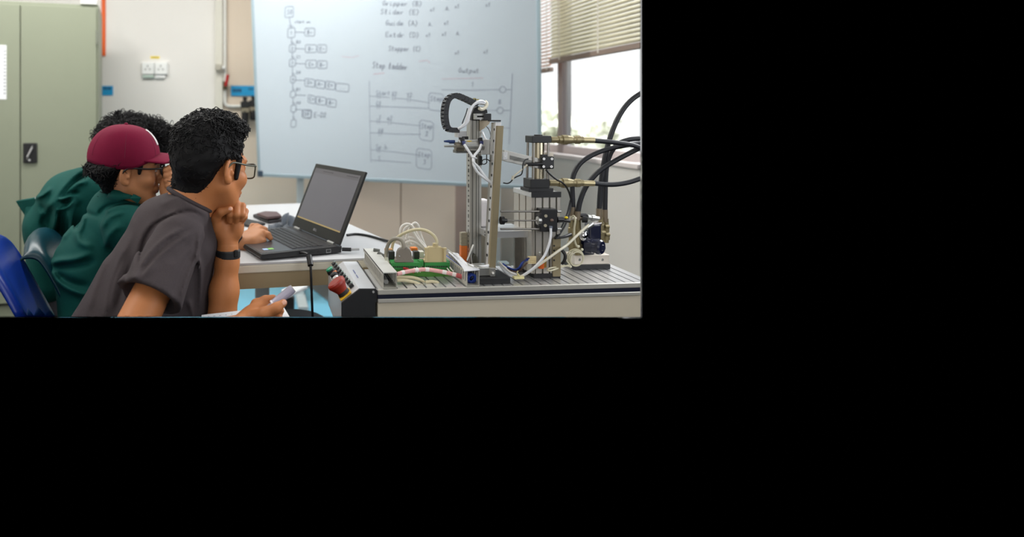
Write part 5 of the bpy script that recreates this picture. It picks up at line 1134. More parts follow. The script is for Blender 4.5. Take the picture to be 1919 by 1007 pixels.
# loose wires on the plate between the uprights and the tower
for i, (pts, m_, r_, lab) in enumerate((([(938, 498), (947, 510), (958, 518), (970, 521)], M_white, .0032, 'white tube lying on the plate right of the front upright, lowest of the bunch'),
        ([(936, 492), (946, 502), (957, 511), (972, 516)], M_whitec, .0028, 'white tube lying on the plate right of the front upright, uppermost of the bunch'),
        ([(942, 494), (952, 501), (964, 505), (972, 502), (979, 492), (990, 487)], M_blue, .0018, 'blue wire running from the plate up to the ivory plugs on the tower'),
        ([(946, 497), (956, 504), (968, 507), (976, 500), (984, 488), (992, 484)], M_blued, .0022, 'dark blue wire beside the brighter blue one near the tower foot'),
        ([(950, 503), (962, 509), (974, 507), (988, 493)], mat('brown_wire', (96, 62, 40), .5), .0015, 'thin brown wire lying beside the blue wires on the plate'))):
    m = MB(); P_ = []
    for j, (x, y) in enumerate(pts): P_.append(onY(x, y, 1.60 + (.05 * (1 - j / (len(pts) - 1)) if j < 3 else .012)))
    m.tube(P_, r_, 8, 6); one(m, 'loose_wire' if i > 1 else 'loose_tube', m_, lab, 'wire' if i > 1 else 'tube')
m = MB(); m.fbox(937, 492, 954, 496, 1.66, .02); one(m, 'wire_connector', mat('pale_cyan', (200, 222, 226), .4), 'pale rectangular connector lying behind the front upright', 'connector')
tm = thing('tie_mount', onY(974, 522, 1.59), 'cream plastic cable tie mount on the slotted plate between upright and tower', 'cable tie')
m = MB(); m.fbox(964, 519, 983, 524, 1.588, .014); m.build('base', mat('cream_plastic', (222, 214, 160), .5), tm, bev=.0015)
m = MB(); m.ring(onY(972, 517, 1.594), V((1, 0, .3)), .0052, .0014, 16, 6); m.tube([onY(972, 515, 1.594), onY(969, 511, 1.592), onY(971, 508, 1.592)], .0013, 6, 4); m.build('tie', mat('cream_plastic', (222, 214, 160), .5), tm)
# white bag-like box behind the uprights on the right
m = MB(); ga0 = onY(914, 434, 1.645)[0]; gz = onY(950, 433, 1.645)[2]; m.box((ga0 + .001, 1.70, gz + .0005), (ga0 + .03, 1.745, gz + .075)); one(m, 'white_carton', mat('translucent_white', (222, 218, 220), .5), 'white carton standing behind the uprights on the end of the guide arm', 'carton', bev=.006)
# ------------------------------------------------------------------ the three students
M_skin = mat('skin_tan', (184, 118, 72), .5, var=.07, scale=30, sss=.06, spec=.35, bump=.05, bscale=260)
M_skin2 = mat('skin_light_tan', (186, 128, 88), .5, var=.07, scale=30, sss=.06, spec=.35, bump=.05, bscale=260)
M_lip = mat('lips', (150, 84, 70), .45); M_eye = mat('eye_white', (222, 216, 210), .25, var=0); M_nail = mat('nails', (214, 160, 136), .35)
M_hair = mat('black_hair', (12, 11, 13), .62, var=.3, scale=40, spec=.25)
M_shirt = mat('charcoal_jersey', (66, 59, 61), .92, var=.14, scale=240, bump=.12, bscale=500, spec=.25)
M_green = mat('green_cotton', (4, 72, 66), .8, var=.08, scale=120, bump=.1, bscale=400, spec=.22)
M_cap = mat('maroon_cotton', (116, 13, 50), .8, var=.08, scale=90, bump=.1, bscale=500, spec=.2)
M_band = mat('black_rubber', (26, 27, 30), .5)
M_trous = mat('dark_trousers', (30, 30, 36), .8)
f32 = lambda p: np.asarray(p, np.float32)
def rot_to(px, d): return None
def dep(P): return (P - f32(CAM)) @ f32(FW)
def pix(P):
    Q = P - f32(CAM); d = np.maximum(Q @ f32(FW), .05)
    return np.stack([PX + (Q @ f32(RT)) / d * F, PY - Q[:, 2] / d * F], 1)
def crease(X, pts, w):
    """soft ridge profile 0..1 around a polyline, fading at its ends"""
    pts = [f32(p) for p in catmull([V((x, y, 0)) for x, y in pts], 4)]; n = len(pts) - 1; out = np.zeros(len(X), np.float32)
    for i in range(n):
        a, b = pts[i][:2], pts[i + 1][:2]; ab = b - a; t = np.clip(((X - a) @ ab) / max(1e-6, float(ab @ ab)), 0, 1)
        dd = np.linalg.norm(X - a - t[:, None] * ab, axis=1); g = (i + t) / n
        out = np.maximum(out, np.exp(-(dd / w) ** 2) * np.clip(np.minimum(g, 1 - g) * 5 + .05, 0, 1))
    return out
def s_capd(P, a, b, r0, r1, kd):
    """capsule widened along the depth axis"""
    w = f32(FW); a = f32(a); b = f32(b); c = (a + b) * .5
    def sq(p): return p - np.multiply.outer((p - c) @ w, w) * np.float32(1 - 1 / kd)
    return s_cap(sq(P), sq(a), sq(b), r0, r1)
def hairline(Q, tab, low):
    z = [t[0] for t in tab]; y = [t[1] for t in tab]
    return np.maximum(Q[:, 1] - np.interp(Q[:, 2], z, y), (low - Q[:, 2] - Q[:, 1] * .2) * .9).astype(np.float32)
class Head:
    """axes: r right, f forward, u up; origin between the ears at eye level"""
    def __init__(self, o, yaw, pitch, roll=0.0, sc=1.0):
        y, p, q = math.radians(yaw), math.radians(pitch), math.radians(roll)
        f = RT * math.sin(y) + FW * math.cos(y); r = RT * math.cos(y) - FW * math.sin(y); u = UP.copy()
        f, u = f * math.cos(p) - u * math.sin(p), u * math.cos(p) + f * math.sin(p)     # pitch > 0 looks down
        r, u = r * math.cos(q) + u * math.sin(q), u * math.cos(q) - r * math.sin(q)
        self.o, self.r, self.f, self.u, self.sc = V(o), r, f, u, sc; self.M = np.stack([r, f, u]).astype(np.float32)
    def loc(self, P): return ((P - f32(self.o)) @ self.M.T) / np.float32(self.sc)
    def w(self, x, y, z): return self.o + (self.r * x + self.f * y + self.u * z) * self.sc
    def skull(self, Q, g=0.0):
        d = s_ell(Q, (0, -.014, .034), (.075 + g, .097 + g, .088 + g))
        return d
    def face(self, P, ears=True):
        Q = self.loc(P)
        d = self.skull(Q)
        d = smin(d, s_ell(Q, (0, .034, -.026), (.060, .060, .084)), .03)
        d = smin(d, s_cap(Q, (.048, .004, -.055), (.016, .068, -.103), .019, .018), .03)
        d = smin(d, s_cap(Q, (-.048, .004, -.055), (-.016, .068, -.103), .019, .018), .03)
        d = smin(d, s_ell(Q, (0, .079, -.100), (.020, .017, .017)), .02)
        for s in (-1, 1):
            d = smin(d, s_ell(Q, (s * .043, .058, -.028), (.024, .024, .022)), .02)
            d = smin(d, s_cap(Q, (s * .012, .088, .022), (s * .045, .072, .024), .010, .009), .014)
            d = smax(d, -s_ell(Q, (s * .032, .098, .003), (.017, .014, .012)), .012)
            d = smin(d, s_ell(Q, (s * .031, .077, .002), (.0135, .0135, .0125)), .003)
            d = smin(d, s_cap(Q, (s * .020, .087, .0095), (s * .043, .079, .0085), .0035), .004)
        d = smin(d, s_cap(Q, (0, .088, .006), (0, .108, -.032), .0085, .0115), .012)
        d = smin(d, s_ell(Q, (.012, .098, -.037), (.0085, .010, .008)), .006); d = smin(d, s_ell(Q, (-.012, .098, -.037), (.0085, .010, .008)), .006)
        d = smin(d, s_ell(Q, (0, .088, -.060), (.024, .014, .013)), .012)
        d = smin(d, s_ell(Q, (0, .096, -.061), (.021, .0085, .0055)), .004); d = smin(d, s_ell(Q, (0, .094, -.071), (.018, .0085, .0062)), .004)
        for s in ((-1, 1) if ears else ()):
            C = f32((s * .077, -.010, -.012)); A = np.stack([unit((1, s * .42, 0)), unit((-s * .42, 1, -.12)), unit((0, .12, 1))]).astype(np.float32)
            e = s_ell(Q, C, (.0085, .019, .033), A)
            e = smax(e, -s_ell(Q, C + f32((s * .011, .003, .002)), (.0085, .011, .020), A), .005)
            e = smin(e, s_ell(Q, C + f32((-s * .001, .004, -.026)), (.007, .010, .010)), .006)
            e = smin(e, s_ell(Q, C + f32((s * .004, .010, -.006)), (.006, .005, .007)), .004)
            d = smin(d, e, .006)
        return d * np.float32(self.sc)
    def slots(self, C):
        Q = self.loc(C); k = np.zeros(len(C), np.int32)
        near = np.linalg.norm(Q, axis=1) < .16
        lips = near & (np.abs(Q[:, 0]) < .019) & (Q[:, 1] > .090) & (Q[:, 2] < -.0565) & (Q[:, 2] > -.0775)
        k[lips] = 1
        for s in (-1, 1):
            e = near & (np.linalg.norm(Q - f32((s * .031, .077, .002)), axis=1) < .0142) & (Q[:, 1] > .082) & (np.abs(Q[:, 2] - .001) < .006); k[e] = 2
        return k
def bounds(pts, pad): P = np.array(pts); return P.min(0) - pad, P.max(0) + pad
def glasses(par, hd, rimw, m_frame, m_lens, W_=.062):
    y = .112; z = .000
    def lens_outline(s):
        return [hd.w(s * (.034 + a * .026), y - .012 * abs(a) ** 2 * .8, z + b * .019) for a, b in ((-1, .75), (-.5, 1), (.5, 1), (1, .7), (.98, -.2), (.6, -.95), (-.5, -1), (-.95, -.4), (-1, .75))]
    g = MB()
    for s in (-1, 1):
        g.tube(lens_outline(s), rimw, 6, 4)
    g.tube([hd.w(-.009, y, z + .006), hd.w(0, y + .003, z + .009), hd.w(.009, y, z + .006)], rimw, 6, 4)
    fr = g.build('glasses_frame', m_frame, par)
    for s in (-1, 1):
        t = MB(); t.tube([hd.w(s * .060, y - .010, z + .011), hd.w(s * .072, y - .022, z + .011), hd.w(s * .079, .05, z + .009), hd.w(s * .083, .004, z + .010), hd.w(s * .084, -.012, z + .002), hd.w(s * .082, -.022, z - .014)], rimw * 1.15, 6, 6); t.build('temple', m_frame, fr)
        l = MB(); P = catmull(lens_outline(s), 4)[:-1]; l.add(P, [tuple(range(len(P)))]); l.build('lens', m_lens, fr)
M_lens = bpy.data.materials.new('lens_glass'); M_lens.use_nodes = True
nt = M_lens.node_tree; nt.nodes.clear(); g = nt.nodes.new('ShaderNodeBsdfGlossy'); g.inputs['Roughness'].default_value = .05; t = nt.nodes.new('ShaderNodeBsdfTransparent'); t.inputs[0].default_value = (.95, .97, .96, 1)
mx = nt.nodes.new('ShaderNodeMixShader'); mx.inputs[0].default_value = .12; ou = nt.nodes.new('ShaderNodeOutputMaterial'); nt.links.new(t.outputs[0], mx.inputs[1]); nt.links.new(g.outputs[0], mx.inputs[2]); nt.links.new(mx.outputs[0], ou.inputs[0])
def tufts(mb, hd, n, ok, fn, verts, ln, r0, curl, seed, lift=.35, up=0.0):
    """short bent locks growing from the hair surface"""
    r = np.random.default_rng(seed); Q = hd.loc(verts.astype(np.float32)); idx = np.nonzero(ok(Q))[0]
    if len(idx) == 0: return mb
    idx = r.choice(idx, n); P = verts[idx].astype(np.float32); e = np.float32(.002)
    N = np.stack([fn(P + f32(UP * 0 + ax) * e) - fn(P - f32(ax) * e) for ax in np.eye(3)], 1); N /= np.maximum(1e-9, np.linalg.norm(N, axis=1))[:, None]
    for p, nrm in zip(P.astype(float), N.astype(float)):
        p = p + r.normal(size=3) * .002; t = np.cross(nrm, r.normal(size=3)); t /= np.linalg.norm(t); nl_ = hd.M @ nrm
        dwn = -hd.f * .35 - hd.u * (.7 - up) if nl_[2] < .75 else hd.f * .5 + hd.r * .3
        t = unit(t * .75 + dwn - nrm * np.dot(dwn, nrm)); b = np.cross(nrm, t)
        L = ln * r.uniform(.6, 1.3); cu = curl * r.uniform(-1, 1); pts = []
        for k in range(4):
            s = k / 3; pts.append(p - nrm * .003 + t * L * s + nrm * L * lift * math.sin(s * 2.6) + b * cu * L * math.sin(s * 3.0))
        mb.tube(pts, r0, 4, 2, r0 * .25)
    return mb
def ell_base(c, R):
    c = V(c); R = V(R)
    return lambda v: c + v * R

# ---------------- person in the charcoal T-shirt
D1 = 1.70
p1 = thing('person', at(235, 720, D1) * V((1, 1, 0)) + V((0, 0, .45)), 'seated person in a charcoal grey T-shirt with chin on fist, holding a marker', 'person')
H1 = Head(at(397, 313, 1.71), 40, 10, 4, 1.0)
nk0, nk1 = at(383, 335, 1.70), at(345, 402, 1.69)
def body1(P):
    d = H1.face(P)
    d = smin(d, s_cap(P, nk0, nk1, .056, .060), .03)
    d = smin(d, s_cap(P, nk1, at(330, 470, 1.72), .06, .08), .03); d = smin(d, s_cap(P, at(335, 450, 1.70), sh1, .05, .044), .02)
    return smin(d, s_cap(P, at(345, 440, 1.74), sl1, .05, .046), .02)
sh1 = at(334, 450, 1.60); el1 = at(226, 665, 1.40); wr1 = at(450, 612, 1.47)
def arm_r1(P):
    return smin(s_cap(P, sh1, el1, .044, .046), s_cap(P, el1, wr1, .041, .027), .02)
fw1 = at(427, 462, 1.735); fe1 = at(412, 650, 1.72); sl1 = at(402, 470, 1.86)
def arm_l1(P):
    d = s_chain(P, [fw1, at(426, 490, 1.735), at(420, 545, 1.73), fe1], [.0285, .0295, .0375, .043], .02)
    d2 = s_cap(P, sl1, at(393, 655, 1.77), .048, .044)
    return smin(d, d2, .006)
class Hand:
    def __init__(self, wrist, U, N, s, sc=1.0):
        self.o = V(wrist); self.U = unit(U); self.N = unit(V(N) - self.U * np.dot(N, self.U)); self.S = np.cross(self.U, self.N) * s; self.sc = sc
    def w(self, s, u, n): return self.o + (self.S * s + self.U * u + self.N * n) * self.sc
# fist under the chin: palm side towards the camera, thumb on the left
q = lambda x, y, d: at(x, y, d)
AXC = np.stack([RT, FW, UP])
def fist1(P):
    d = s_cap(P, q(427, 470, 1.735), q(427, 446, 1.738), .0285, .028)
    d = smin(d, s_box(P, q(428, 414, 1.748), (.041, .017, .034), AXC, .015), .022)
    d = smin(d, s_ell(P, q(412, 424, 1.728), (.022, .019, .034), AXC), .014)
    d = smin(d, s_ell(P, q(444, 426, 1.732), (.017, .018, .032), AXC), .014)
    for pts, r in (([q(428, 386, 1.768), q(430, 382, 1.718), q(431.5, 402, 1.704), q(431, 414, 1.716)], .0103), ([q(441, 386, 1.768), q(443, 382, 1.716), q(443.5, 402, 1.703), q(442.5, 412, 1.716)], .0108),
                   ([q(452, 390, 1.77), q(454, 386.5, 1.722), q(454, 402, 1.708), q(452, 410, 1.72)], .0096), ([q(458, 398, 1.775), q(460, 396, 1.74), q(458.5, 407, 1.725), q(455, 414, 1.73)], .0082)):
        d = smin(d, s_chain(P, pts, [r * 1.05, r, r * .95, r * .85], .004), .0028)
    d = smin(d, s_chain(P, [q(405, 426, 1.722), q(404, 408, 1.706), q(414, 397, 1.692), q(431, 392.5, 1.688)], [.0155, .0130, .0115, .0088], .006), .004)
    return d
# right hand with the marker
mkA, mkB = at(503, 578, 1.485), at(549, 541, 1.50)
q = lambda x, y, d: at(x, y, d)
def markh(P):
    d = s_cap(P, wr1, q(470, 600, 1.50), .027, .027)
    d = smin(d, s_ell(P, q(484, 590, 1.502), (.040, .022, .028), np.stack([unit(q(500, 580, 1.5) - q(460, 602, 1.5)), unit(CAM - q(484, 590, 1.5)), unit(np.cross(q(500, 580, 1.5) - q(460, 602, 1.5), CAM - q(484, 590, 1.5)))])), .02)
    d = smin(d, s_chain(P, [q(476, 594, 1.48), q(497, 588, 1.462), q(518, 578, 1.458), q(531, 568, 1.466)], [.0165, .0145, .0118, .0088], .008), .006)
    d = smin(d, s_chain(P, [q(470, 590, 1.515), q(480, 570, 1.52), q(497, 563, 1.517), q(512, 559, 1.510)], [.0145, .0118, .0105, .0085], .006), .006)
    d = smin(d, s_chain(P, [q(484, 602, 1.52), q(505, 594, 1.51), q(520, 590, 1.497), q(526, 583, 1.487)], [.012, .0112, .0105, .0085], .006), .004)
    d = smin(d, s_chain(P, [q(484, 612, 1.515), q(504, 606, 1.50), q(518, 602, 1.49), q(523, 596, 1.48)], [.012, .011, .010, .0085], .006), .004)
    return d
b1 = SDFMesh()
lo, hi = bounds([H1.w(-.1, -.12, -.14), H1.w(.1, .13, .14), H1.w(-.1, .13, -.14), H1.w(.1, -.12, .14), nk1, sh1, sl1, at(330, 470, 1.72)], .09); b1.add(body1, lo, hi, .0028)
lo, hi = bounds([sh1, el1, wr1], .06); b1.add(arm_r1, lo, hi, .005)
lo, hi = bounds([fw1, fe1, sl1, at(393, 655, 1.77)], .06); b1.add(arm_l1, lo, hi, .004)
lo, hi = bounds([q(395, 372, 1.66), q(465, 478, 1.80)], .015); b1.add(fist1, lo, hi, .0019)
lo, hi = bounds([wr1, q(470, 640, 1.50), q(535, 560, 1.46), q(470, 560, 1.53)], .03); b1.add(markh, lo, hi, .0019)
nails = [(q(432, 391, 1.680), .0055), (q(533, 567, 1.460), .006)]
def slot1(C):
    k = H1.slots(C)
    for p, r in nails: k[np.linalg.norm(C - f32(p), axis=1) < r] = 3
    return k
body_1 = b1.build('body', [M_skin, M_lip, M_eye, M_nail], p1, slot1)
# T-shirt
U1, L1 = at(322, 452, 1.735), at(212, 655, 1.74)
slA, slB = at(336, 446, 1.59), at(226, 665, 1.40)
hemc = slA + (slB - slA) * .545; e1_ = unit(at(332, 586, 1.48) - at(218, 539, 1.48)); e2_ = unit(np.cross(slB - slA, e1_)); hdir = unit(np.cross(e1_, e2_))
if np.dot(hdir, slB - slA) < 0: hdir = -hdir
def torso1(P):
    d = s_capd(P, U1, L1, .118, .142, 1.3)
    return smin(d, s_cap(P, at(350, 470, 1.74), at(326, 660, 1.74), .066, .088), .05)
def shirt1(P):
    X = pix(P); D = dep(P)
    tor = torso1(P)
    d = smin(tor, s_cap(P, at(356, 388, 1.70), at(335, 425, 1.71), .056, .09), .04)           # neck base
    d = smin(d, s_cap(P, at(300, 418, 1.73), at(352, 400, 1.64), .060, .050), .04)            # right trapezius
    d = smin(d, s_cap(P, at(352, 405, 1.74), at(378, 440, 1.86), .06, .055), .04)             # left shoulder
    s = s_cap(P, slA, slB, .062, .094)
    for pts, w, a in (([(258, 508), (276, 480), (308, 448), (350, 424)], 4, .007), ([(266, 522), (292, 488), (330, 455), (366, 432)], 4, .006), ([(262, 515), (285, 484), (320, 451), (358, 428)], 3, -.004), ([(290, 505), (330, 480), (362, 448)], 6, -.004),
                      ([(334, 578), (350, 525), (370, 475), (374, 430)], 4, .008), ([(343, 580), (358, 530), (376, 478), (380, 440)], 3.5, -.006), ([(352, 570), (366, 522), (381, 470)], 3.5, .007), ([(318, 565), (338, 510), (358, 468)], 6, -.005),
                      ([(240, 535), (285, 505), (330, 484)], 7, .004), ([(228, 530), (262, 548), (300, 562), (326, 574)], 2.2, -.0018)):
        s = s - a * crease(X, pts, w) * (D < 1.66)
    d = smin(d, s, .018)
    d = d + .007 * crease(X, [(386, 410), (352, 396), (300, 415), (276, 440), (264, 478), (262, 520)], 2.8) * (D < 1.70)
    d = d - .004 * crease(X, [(292, 408), (268, 436), (254, 478), (248, 520)], 6) * (D < 1.75)
    for pts, w, a in (([(245, 440), (222, 500), (205, 560), (196, 596)], 7, .009), ([(262, 500), (240, 545), (228, 596)], 6, .009), ([(205, 470), (180, 530), (160, 596)], 8, .007),
                      ([(370, 470), (377, 520), (374, 600)], 5, .008), ([(352, 560), (362, 590), (366, 620)], 5, .008), ([(300, 385), (325, 372), (345, 366)], 6, .004), ([(235, 470), (212, 530), (200, 590)], 4, -.006), ([(250, 480), (230, 540), (215, 590)], 4, -.006)):
        d = d - a * crease(X, pts, w)
    s2 = s_cap(P, at(390, 455, 1.86), at(386, 560, 1.825), .056, .056)
    d = smin(d, s2, .03)
    d = d + lump(P, 26, 5) * np.float32(.0022) + lump(P, 70, 9) * np.float32(.0006)
    # openings: neck, hems
    d = smax(d, -s_cap(P, at(377, 352, 1.70), at(392, 310, 1.70), .061, .075), .004)
    nn = unit(at(382, 330, 1.705) - at(345, 395, 1.69)); cut = (P - f32(at(354, 376, 1.69))) @ f32(nn)
    d = np.where(np.linalg.norm(P - f32(at(365, 365, 1.69)), axis=1) < .11, smax(d, cut, .004), d)
    hem = (P - f32(hemc)) @ f32(hdir)
    near = s_cap(P, slA, slB, .085, .125)
    arm_open = s_cap(P, hemc + unit(slB - slA) * .025, slB, .068, .085)
    d = np.where((near < 0) & (tor > .0), smax(d, hem, .004), d)
    d = smax(d, np.where(tor > .004, -arm_open, -1.0), .004)
    h2 = (P - f32(at(386, 540, 1.81))) @ f32(unit(-UP * .9 + RT * .25))
    d = np.where((s_cap(P, at(390, 450, 1.86), at(386, 600, 1.82), .075, .075) < 0) & (tor > .0) & (D > 1.765), smax(d, h2, .004), d)
    return d
s1 = SDFMesh(); lo, hi = bounds([U1, L1, at(385, 400, 1.38), at(385, 660, 1.92), at(110, 690, 1.74), at(300, 340, 1.9), at(215, 590, 1.33)], .03)
s1.add(shirt1, lo, hi, .0038)
tee = s1.build('t_shirt', [M_shirt], p1)
cl = MB(); cn = unit(at(382, 330, 1.705) - at(345, 395, 1.69)); cc_ = at(356, 374, 1.69)
cl.ring(cc_ - cn * .001, cn, .0625, .0062, 40, 8); cl.build('collar', M_shirt, tee)
# hair
TAB1 = [(-.13, -.30), (-.095, -.075), (-.07, -.052), (-.04, -.038), (0, -.024), (.015, -.012), (.022, .030), (.05, .050), (.085, .074), (.10, .10), (.12, .16), (.2, .3)]
def hair_thick(Q, top, side, L): 
    g = side + (top - side) * np.clip((Q[:, 2] - .03) / .06, 0, 1); return np.clip(-L * .55, -.012, 1) * 0 + np.minimum(g, -L * .5)
def hair1(P):
    Q = H1.loc(P); L = hairline(Q, TAB1, -.088)
    base = smin(H1.face(P, False), s_cap(P, nk0, nk1, .056, .060), .03)
    g = hair_thick(Q, .026 + .012 * np.clip(Q[:, 1] / .1, -.3, 1), .014, L)
    d = base - g + lump(Q, 60, 3) * np.float32(.0035) + lump(Q, 130, 4) * np.float32(.002)
    for s in (-1, 1): d = smin(d, s_cap(Q, (s * .070, .030, .024), (s * .069, .027, -.028), .010, .006), .006)
    return d
hm1 = SDFMesh(); lo, hi = bounds([H1.w(a, b, c) for a in (-.11, .11) for b in (-.14, .13) for c in (-.12, .16)], .01); hm1.add(hair1, lo, hi, .0026)
tf = MB(); hv = hm1.v[0]
tufts(tf, H1, 2600, lambda q: q[:, 2] > .03, hair1, hv, .015, .0021, .6, 1, .28, .3)
tufts(tf, H1, 900, lambda q: (q[:, 2] > .085) & (q[:, 1] > -.06), hair1, hv, .019, .0024, .9, 2, .5, .6)
tufts(tf, H1, 1800, lambda q: (q[:, 2] < .04) & (q[:, 1] < .02), hair1, hv, .014, .0016, .25, 12, .05)
hair = hm1.build('hair', [M_hair], p1, None, tf, 1)
eb1 = MB()
for s in (-1, 1): eb1.tube([H1.w(s * .014, .100, .021), H1.w(s * .032, .094, .027), H1.w(s * .050, .078, .022)], .0032, 6, 4, .0016)
eb1.build('eyebrows', M_hair, p1)
glasses(p1, H1, .0022, mat('olive_frame', (70, 72, 58), .35), M_lens)
wt = MB(); wd_ = unit(at(427, 462, 1.735) - at(425, 500, 1.735)); wt.lathe(at(427, 484, 1.735), at(427.2, 468, 1.735), [(0, .0315), (.12, .0335), (.88, .0335), (1, .0315)], 28)
wb1 = wt.build('wristband', M_band, p1)
wt = MB(); wt.obox(at(443, 475.5, 1.712), UP, RT, FW, .019, .012, .012); wt.build('band_module', M_band, wb1, bev=.003)
trs = MB(); trs.tube([at(225, 690, 1.68), at(330, 700, 1.74), at(420, 690, 1.80)], .09, 14, 6); trs.build('trousers', M_trous, p1)
# what the person holds and writes on
mk = thing('marker_pen', mkA, 'clear grey marker pen held in the hand at the bottom', 'pen')
ax = unit(mkB - mkA)
m = MB(); m.cyl(mkA - ax * .045, mkA + ax * .016, .0075, n=18); m.build('barrel', mat('printed_barrel', (150, 138, 146), .35, var=.5, scale=200), mk)
m = MB(); m.lathe(mkA + ax * .014, mkB, [(0, .0098), (.06, .0108), (.9, .0108), (1, .0098)], 20); m.build('cap', mat('clear_cap', (198, 194, 214), .15, trans=.35), mk)
m = MB(); m.cyl(mkA + ax * .012, mkA + ax * .0165, .0112, n=20); m.build('cap_rim', mat('cap_rim', (236, 232, 240), .25), mk)
m = MB(); m.cyl(mkB - ax * .008, mkB + ax * .001, .0092, n=20); m.build('end_cap', mat('cap_end', (176, 162, 140), .3), mk)
pp1 = [onz(378, 591, .665), onz(532, 576, .665), onz(546, 598, .665), onz(548, 680, .665), onz(360, 690, .665)]
wp_ = thing('writing_paper', sum(pp1) / 5, 'white sheet of handwritten notes below the hand with the marker', 'paper')
pz0 = [at(378, 590.5, 1.66), at(470, 580, 1.63), at(531, 574.5, 1.60), at(550, 606, 1.47), at(370, 640, 1.47)]
MB().prism(pz0, (0, 0, -.002)).build('sheet', M_paper, wp_)
pw_ = MB(); pn = unit(np.cross(pz0[1] - pz0[0], pz0[4] - pz0[0])); 
if pn[2] < 0: pn = -pn
for i in range(3):
    for k in range(12):
        f = (k + .3) / 14; g_ = .12 + i * .16; A = pz0[0] + (pz0[2] - pz0[0]) * f + (pz0[4] - pz0[0]) * g_
        pw_.obox(A + pn * .001, unit(pz0[2] - pz0[0]), unit(pz0[4] - pz0[0]), pn, .006 * (.6 + .4 * math.sin(k * 7)), .0022, .0004)
pw_.build('handwriting', mat('violet_ink', (150, 140, 170), .8), wp_)
# ---------------- person in the maroon cap
p2 = thing('person', at(190, 700, 2.06) * V((1, 1, 0)) + V((0, 0, .45)), 'seated person in a maroon cap, glasses and dark green shirt, typing on the laptop', 'person')
H2 = Head(at(240, 315, 1.99), 72, 4, -3, .965)
n20, n21 = at(232, 335, 2.0), at(222, 392, 2.02)
def body2(P):
    d = smin(H2.face(P), s_cap(P, n20, n21, .054, .053), .03)
    d = smin(d, s_chain(P, [n21, S2, at(300, 500, 1.96), E2, at(425, 463, 2.06)], [.03, .04, .038, .034, .027], .02), .01)
    return smin(d, s_chain(P, [n21, at(240, 410, 2.12), at(300, 460, 2.14), at(318, 372, 2.0)], [.03, .04, .036, .026], .02), .01)
W2 = at(447, 456, 2.07); E2 = at(345, 545, 1.98); S2 = at(235, 425, 1.90)
Lz = ZT + .03
def deck(px, py, h=.0): return onz(px, py, ZT + .024 + h)
def hand2(P):
    d = s_cap(P, at(425, 463, 2.06), W2, .027, .025)
    d = smin(d, s_chain(P, [W2, at(468, 449, 2.085), at(482, 437, 2.10)], [.025, .027, .023], .02), .02)
    d = smin(d, s_chain(P, [at(462, 458, 2.05), at(474, 455, 2.05), at(487, 444, 2.07)], [.022, .020, .017], .02), .02)
    d = smin(d, s_chain(P, [at(474, 432, 2.11), at(481, 425, 2.12), at(487, 427, 2.125), at(490, 434, 2.12)], [.014, .0105, .0095, .008], .005), .006)
    d = smin(d, s_chain(P, [at(480, 436, 2.10), at(489, 429, 2.105), at(496, 431, 2.105), at(499, 438, 2.10)], [.014, .0108, .0098, .0082], .005), .006)
    d = smin(d, s_chain(P, [at(483, 442, 2.08), at(493, 437, 2.08), at(502, 440, 2.075), at(507, 447, 2.07)], [.014, .0112, .0100, .0082], .005), .006)
    d = smin(d, s_chain(P, [at(468, 437, 2.12), at(473, 424, 2.14), at(479, 424, 2.145), at(482, 430, 2.14)], [.013, .0095, .0085, .0075], .005), .006)
    d = smin(d, s_chain(P, [at(466, 461, 2.045), at(478, 458, 2.04), at(488, 453, 2.05), at(495, 451, 2.06)], [.013, .0112, .0100, .0082], .006), .006)
    return d
def fist2(P):
    d = s_chain(P, [at(318, 372, 1.99), at(318, 350, 2.0), at(320, 334, 2.0)], [.026, .028, .026], .02)
    for i, (y, x0) in enumerate(((319, 311), (329, 312), (339, 313), (348, 315))):
        d = smin(d, s_chain(P, [at(326, y, 2.0), at(317, y - 3, 1.975), at(x0, y, 1.97), at(x0 - 1, y + 3, 1.99)], [.011, .0105, .0095, .008], .004), .003)
    d = smin(d, s_chain(P, [at(322, 346, 1.985), at(313, 330, 1.975), at(308, 316, 1.985)], [.013, .0105, .0085], .006), .004)
    return d
b2 = SDFMesh()
def hb(h): return [h.w(a, b, c) for a in (-.11, .11) for b in (-.14, .13) for c in (-.14, .16)]
lo, hi = bounds(hb(H2) + [n21, S2, E2, at(300, 460, 2.14), at(425, 463, 2.06)], .06); b2.add(body2, lo, hi, .0028)
lo, hi = bounds([W2, at(425, 463, 2.06), at(507, 420, 2.15), at(500, 462, 2.04)], .035); b2.add(hand2, lo, hi, .0021)
lo, hi = bounds([at(305, 310, 1.97), at(330, 375, 2.0)], .04); b2.add(fist2, lo, hi, .0021)
b2.build('body', [M_skin2, M_lip, M_eye], p2, H2.slots)
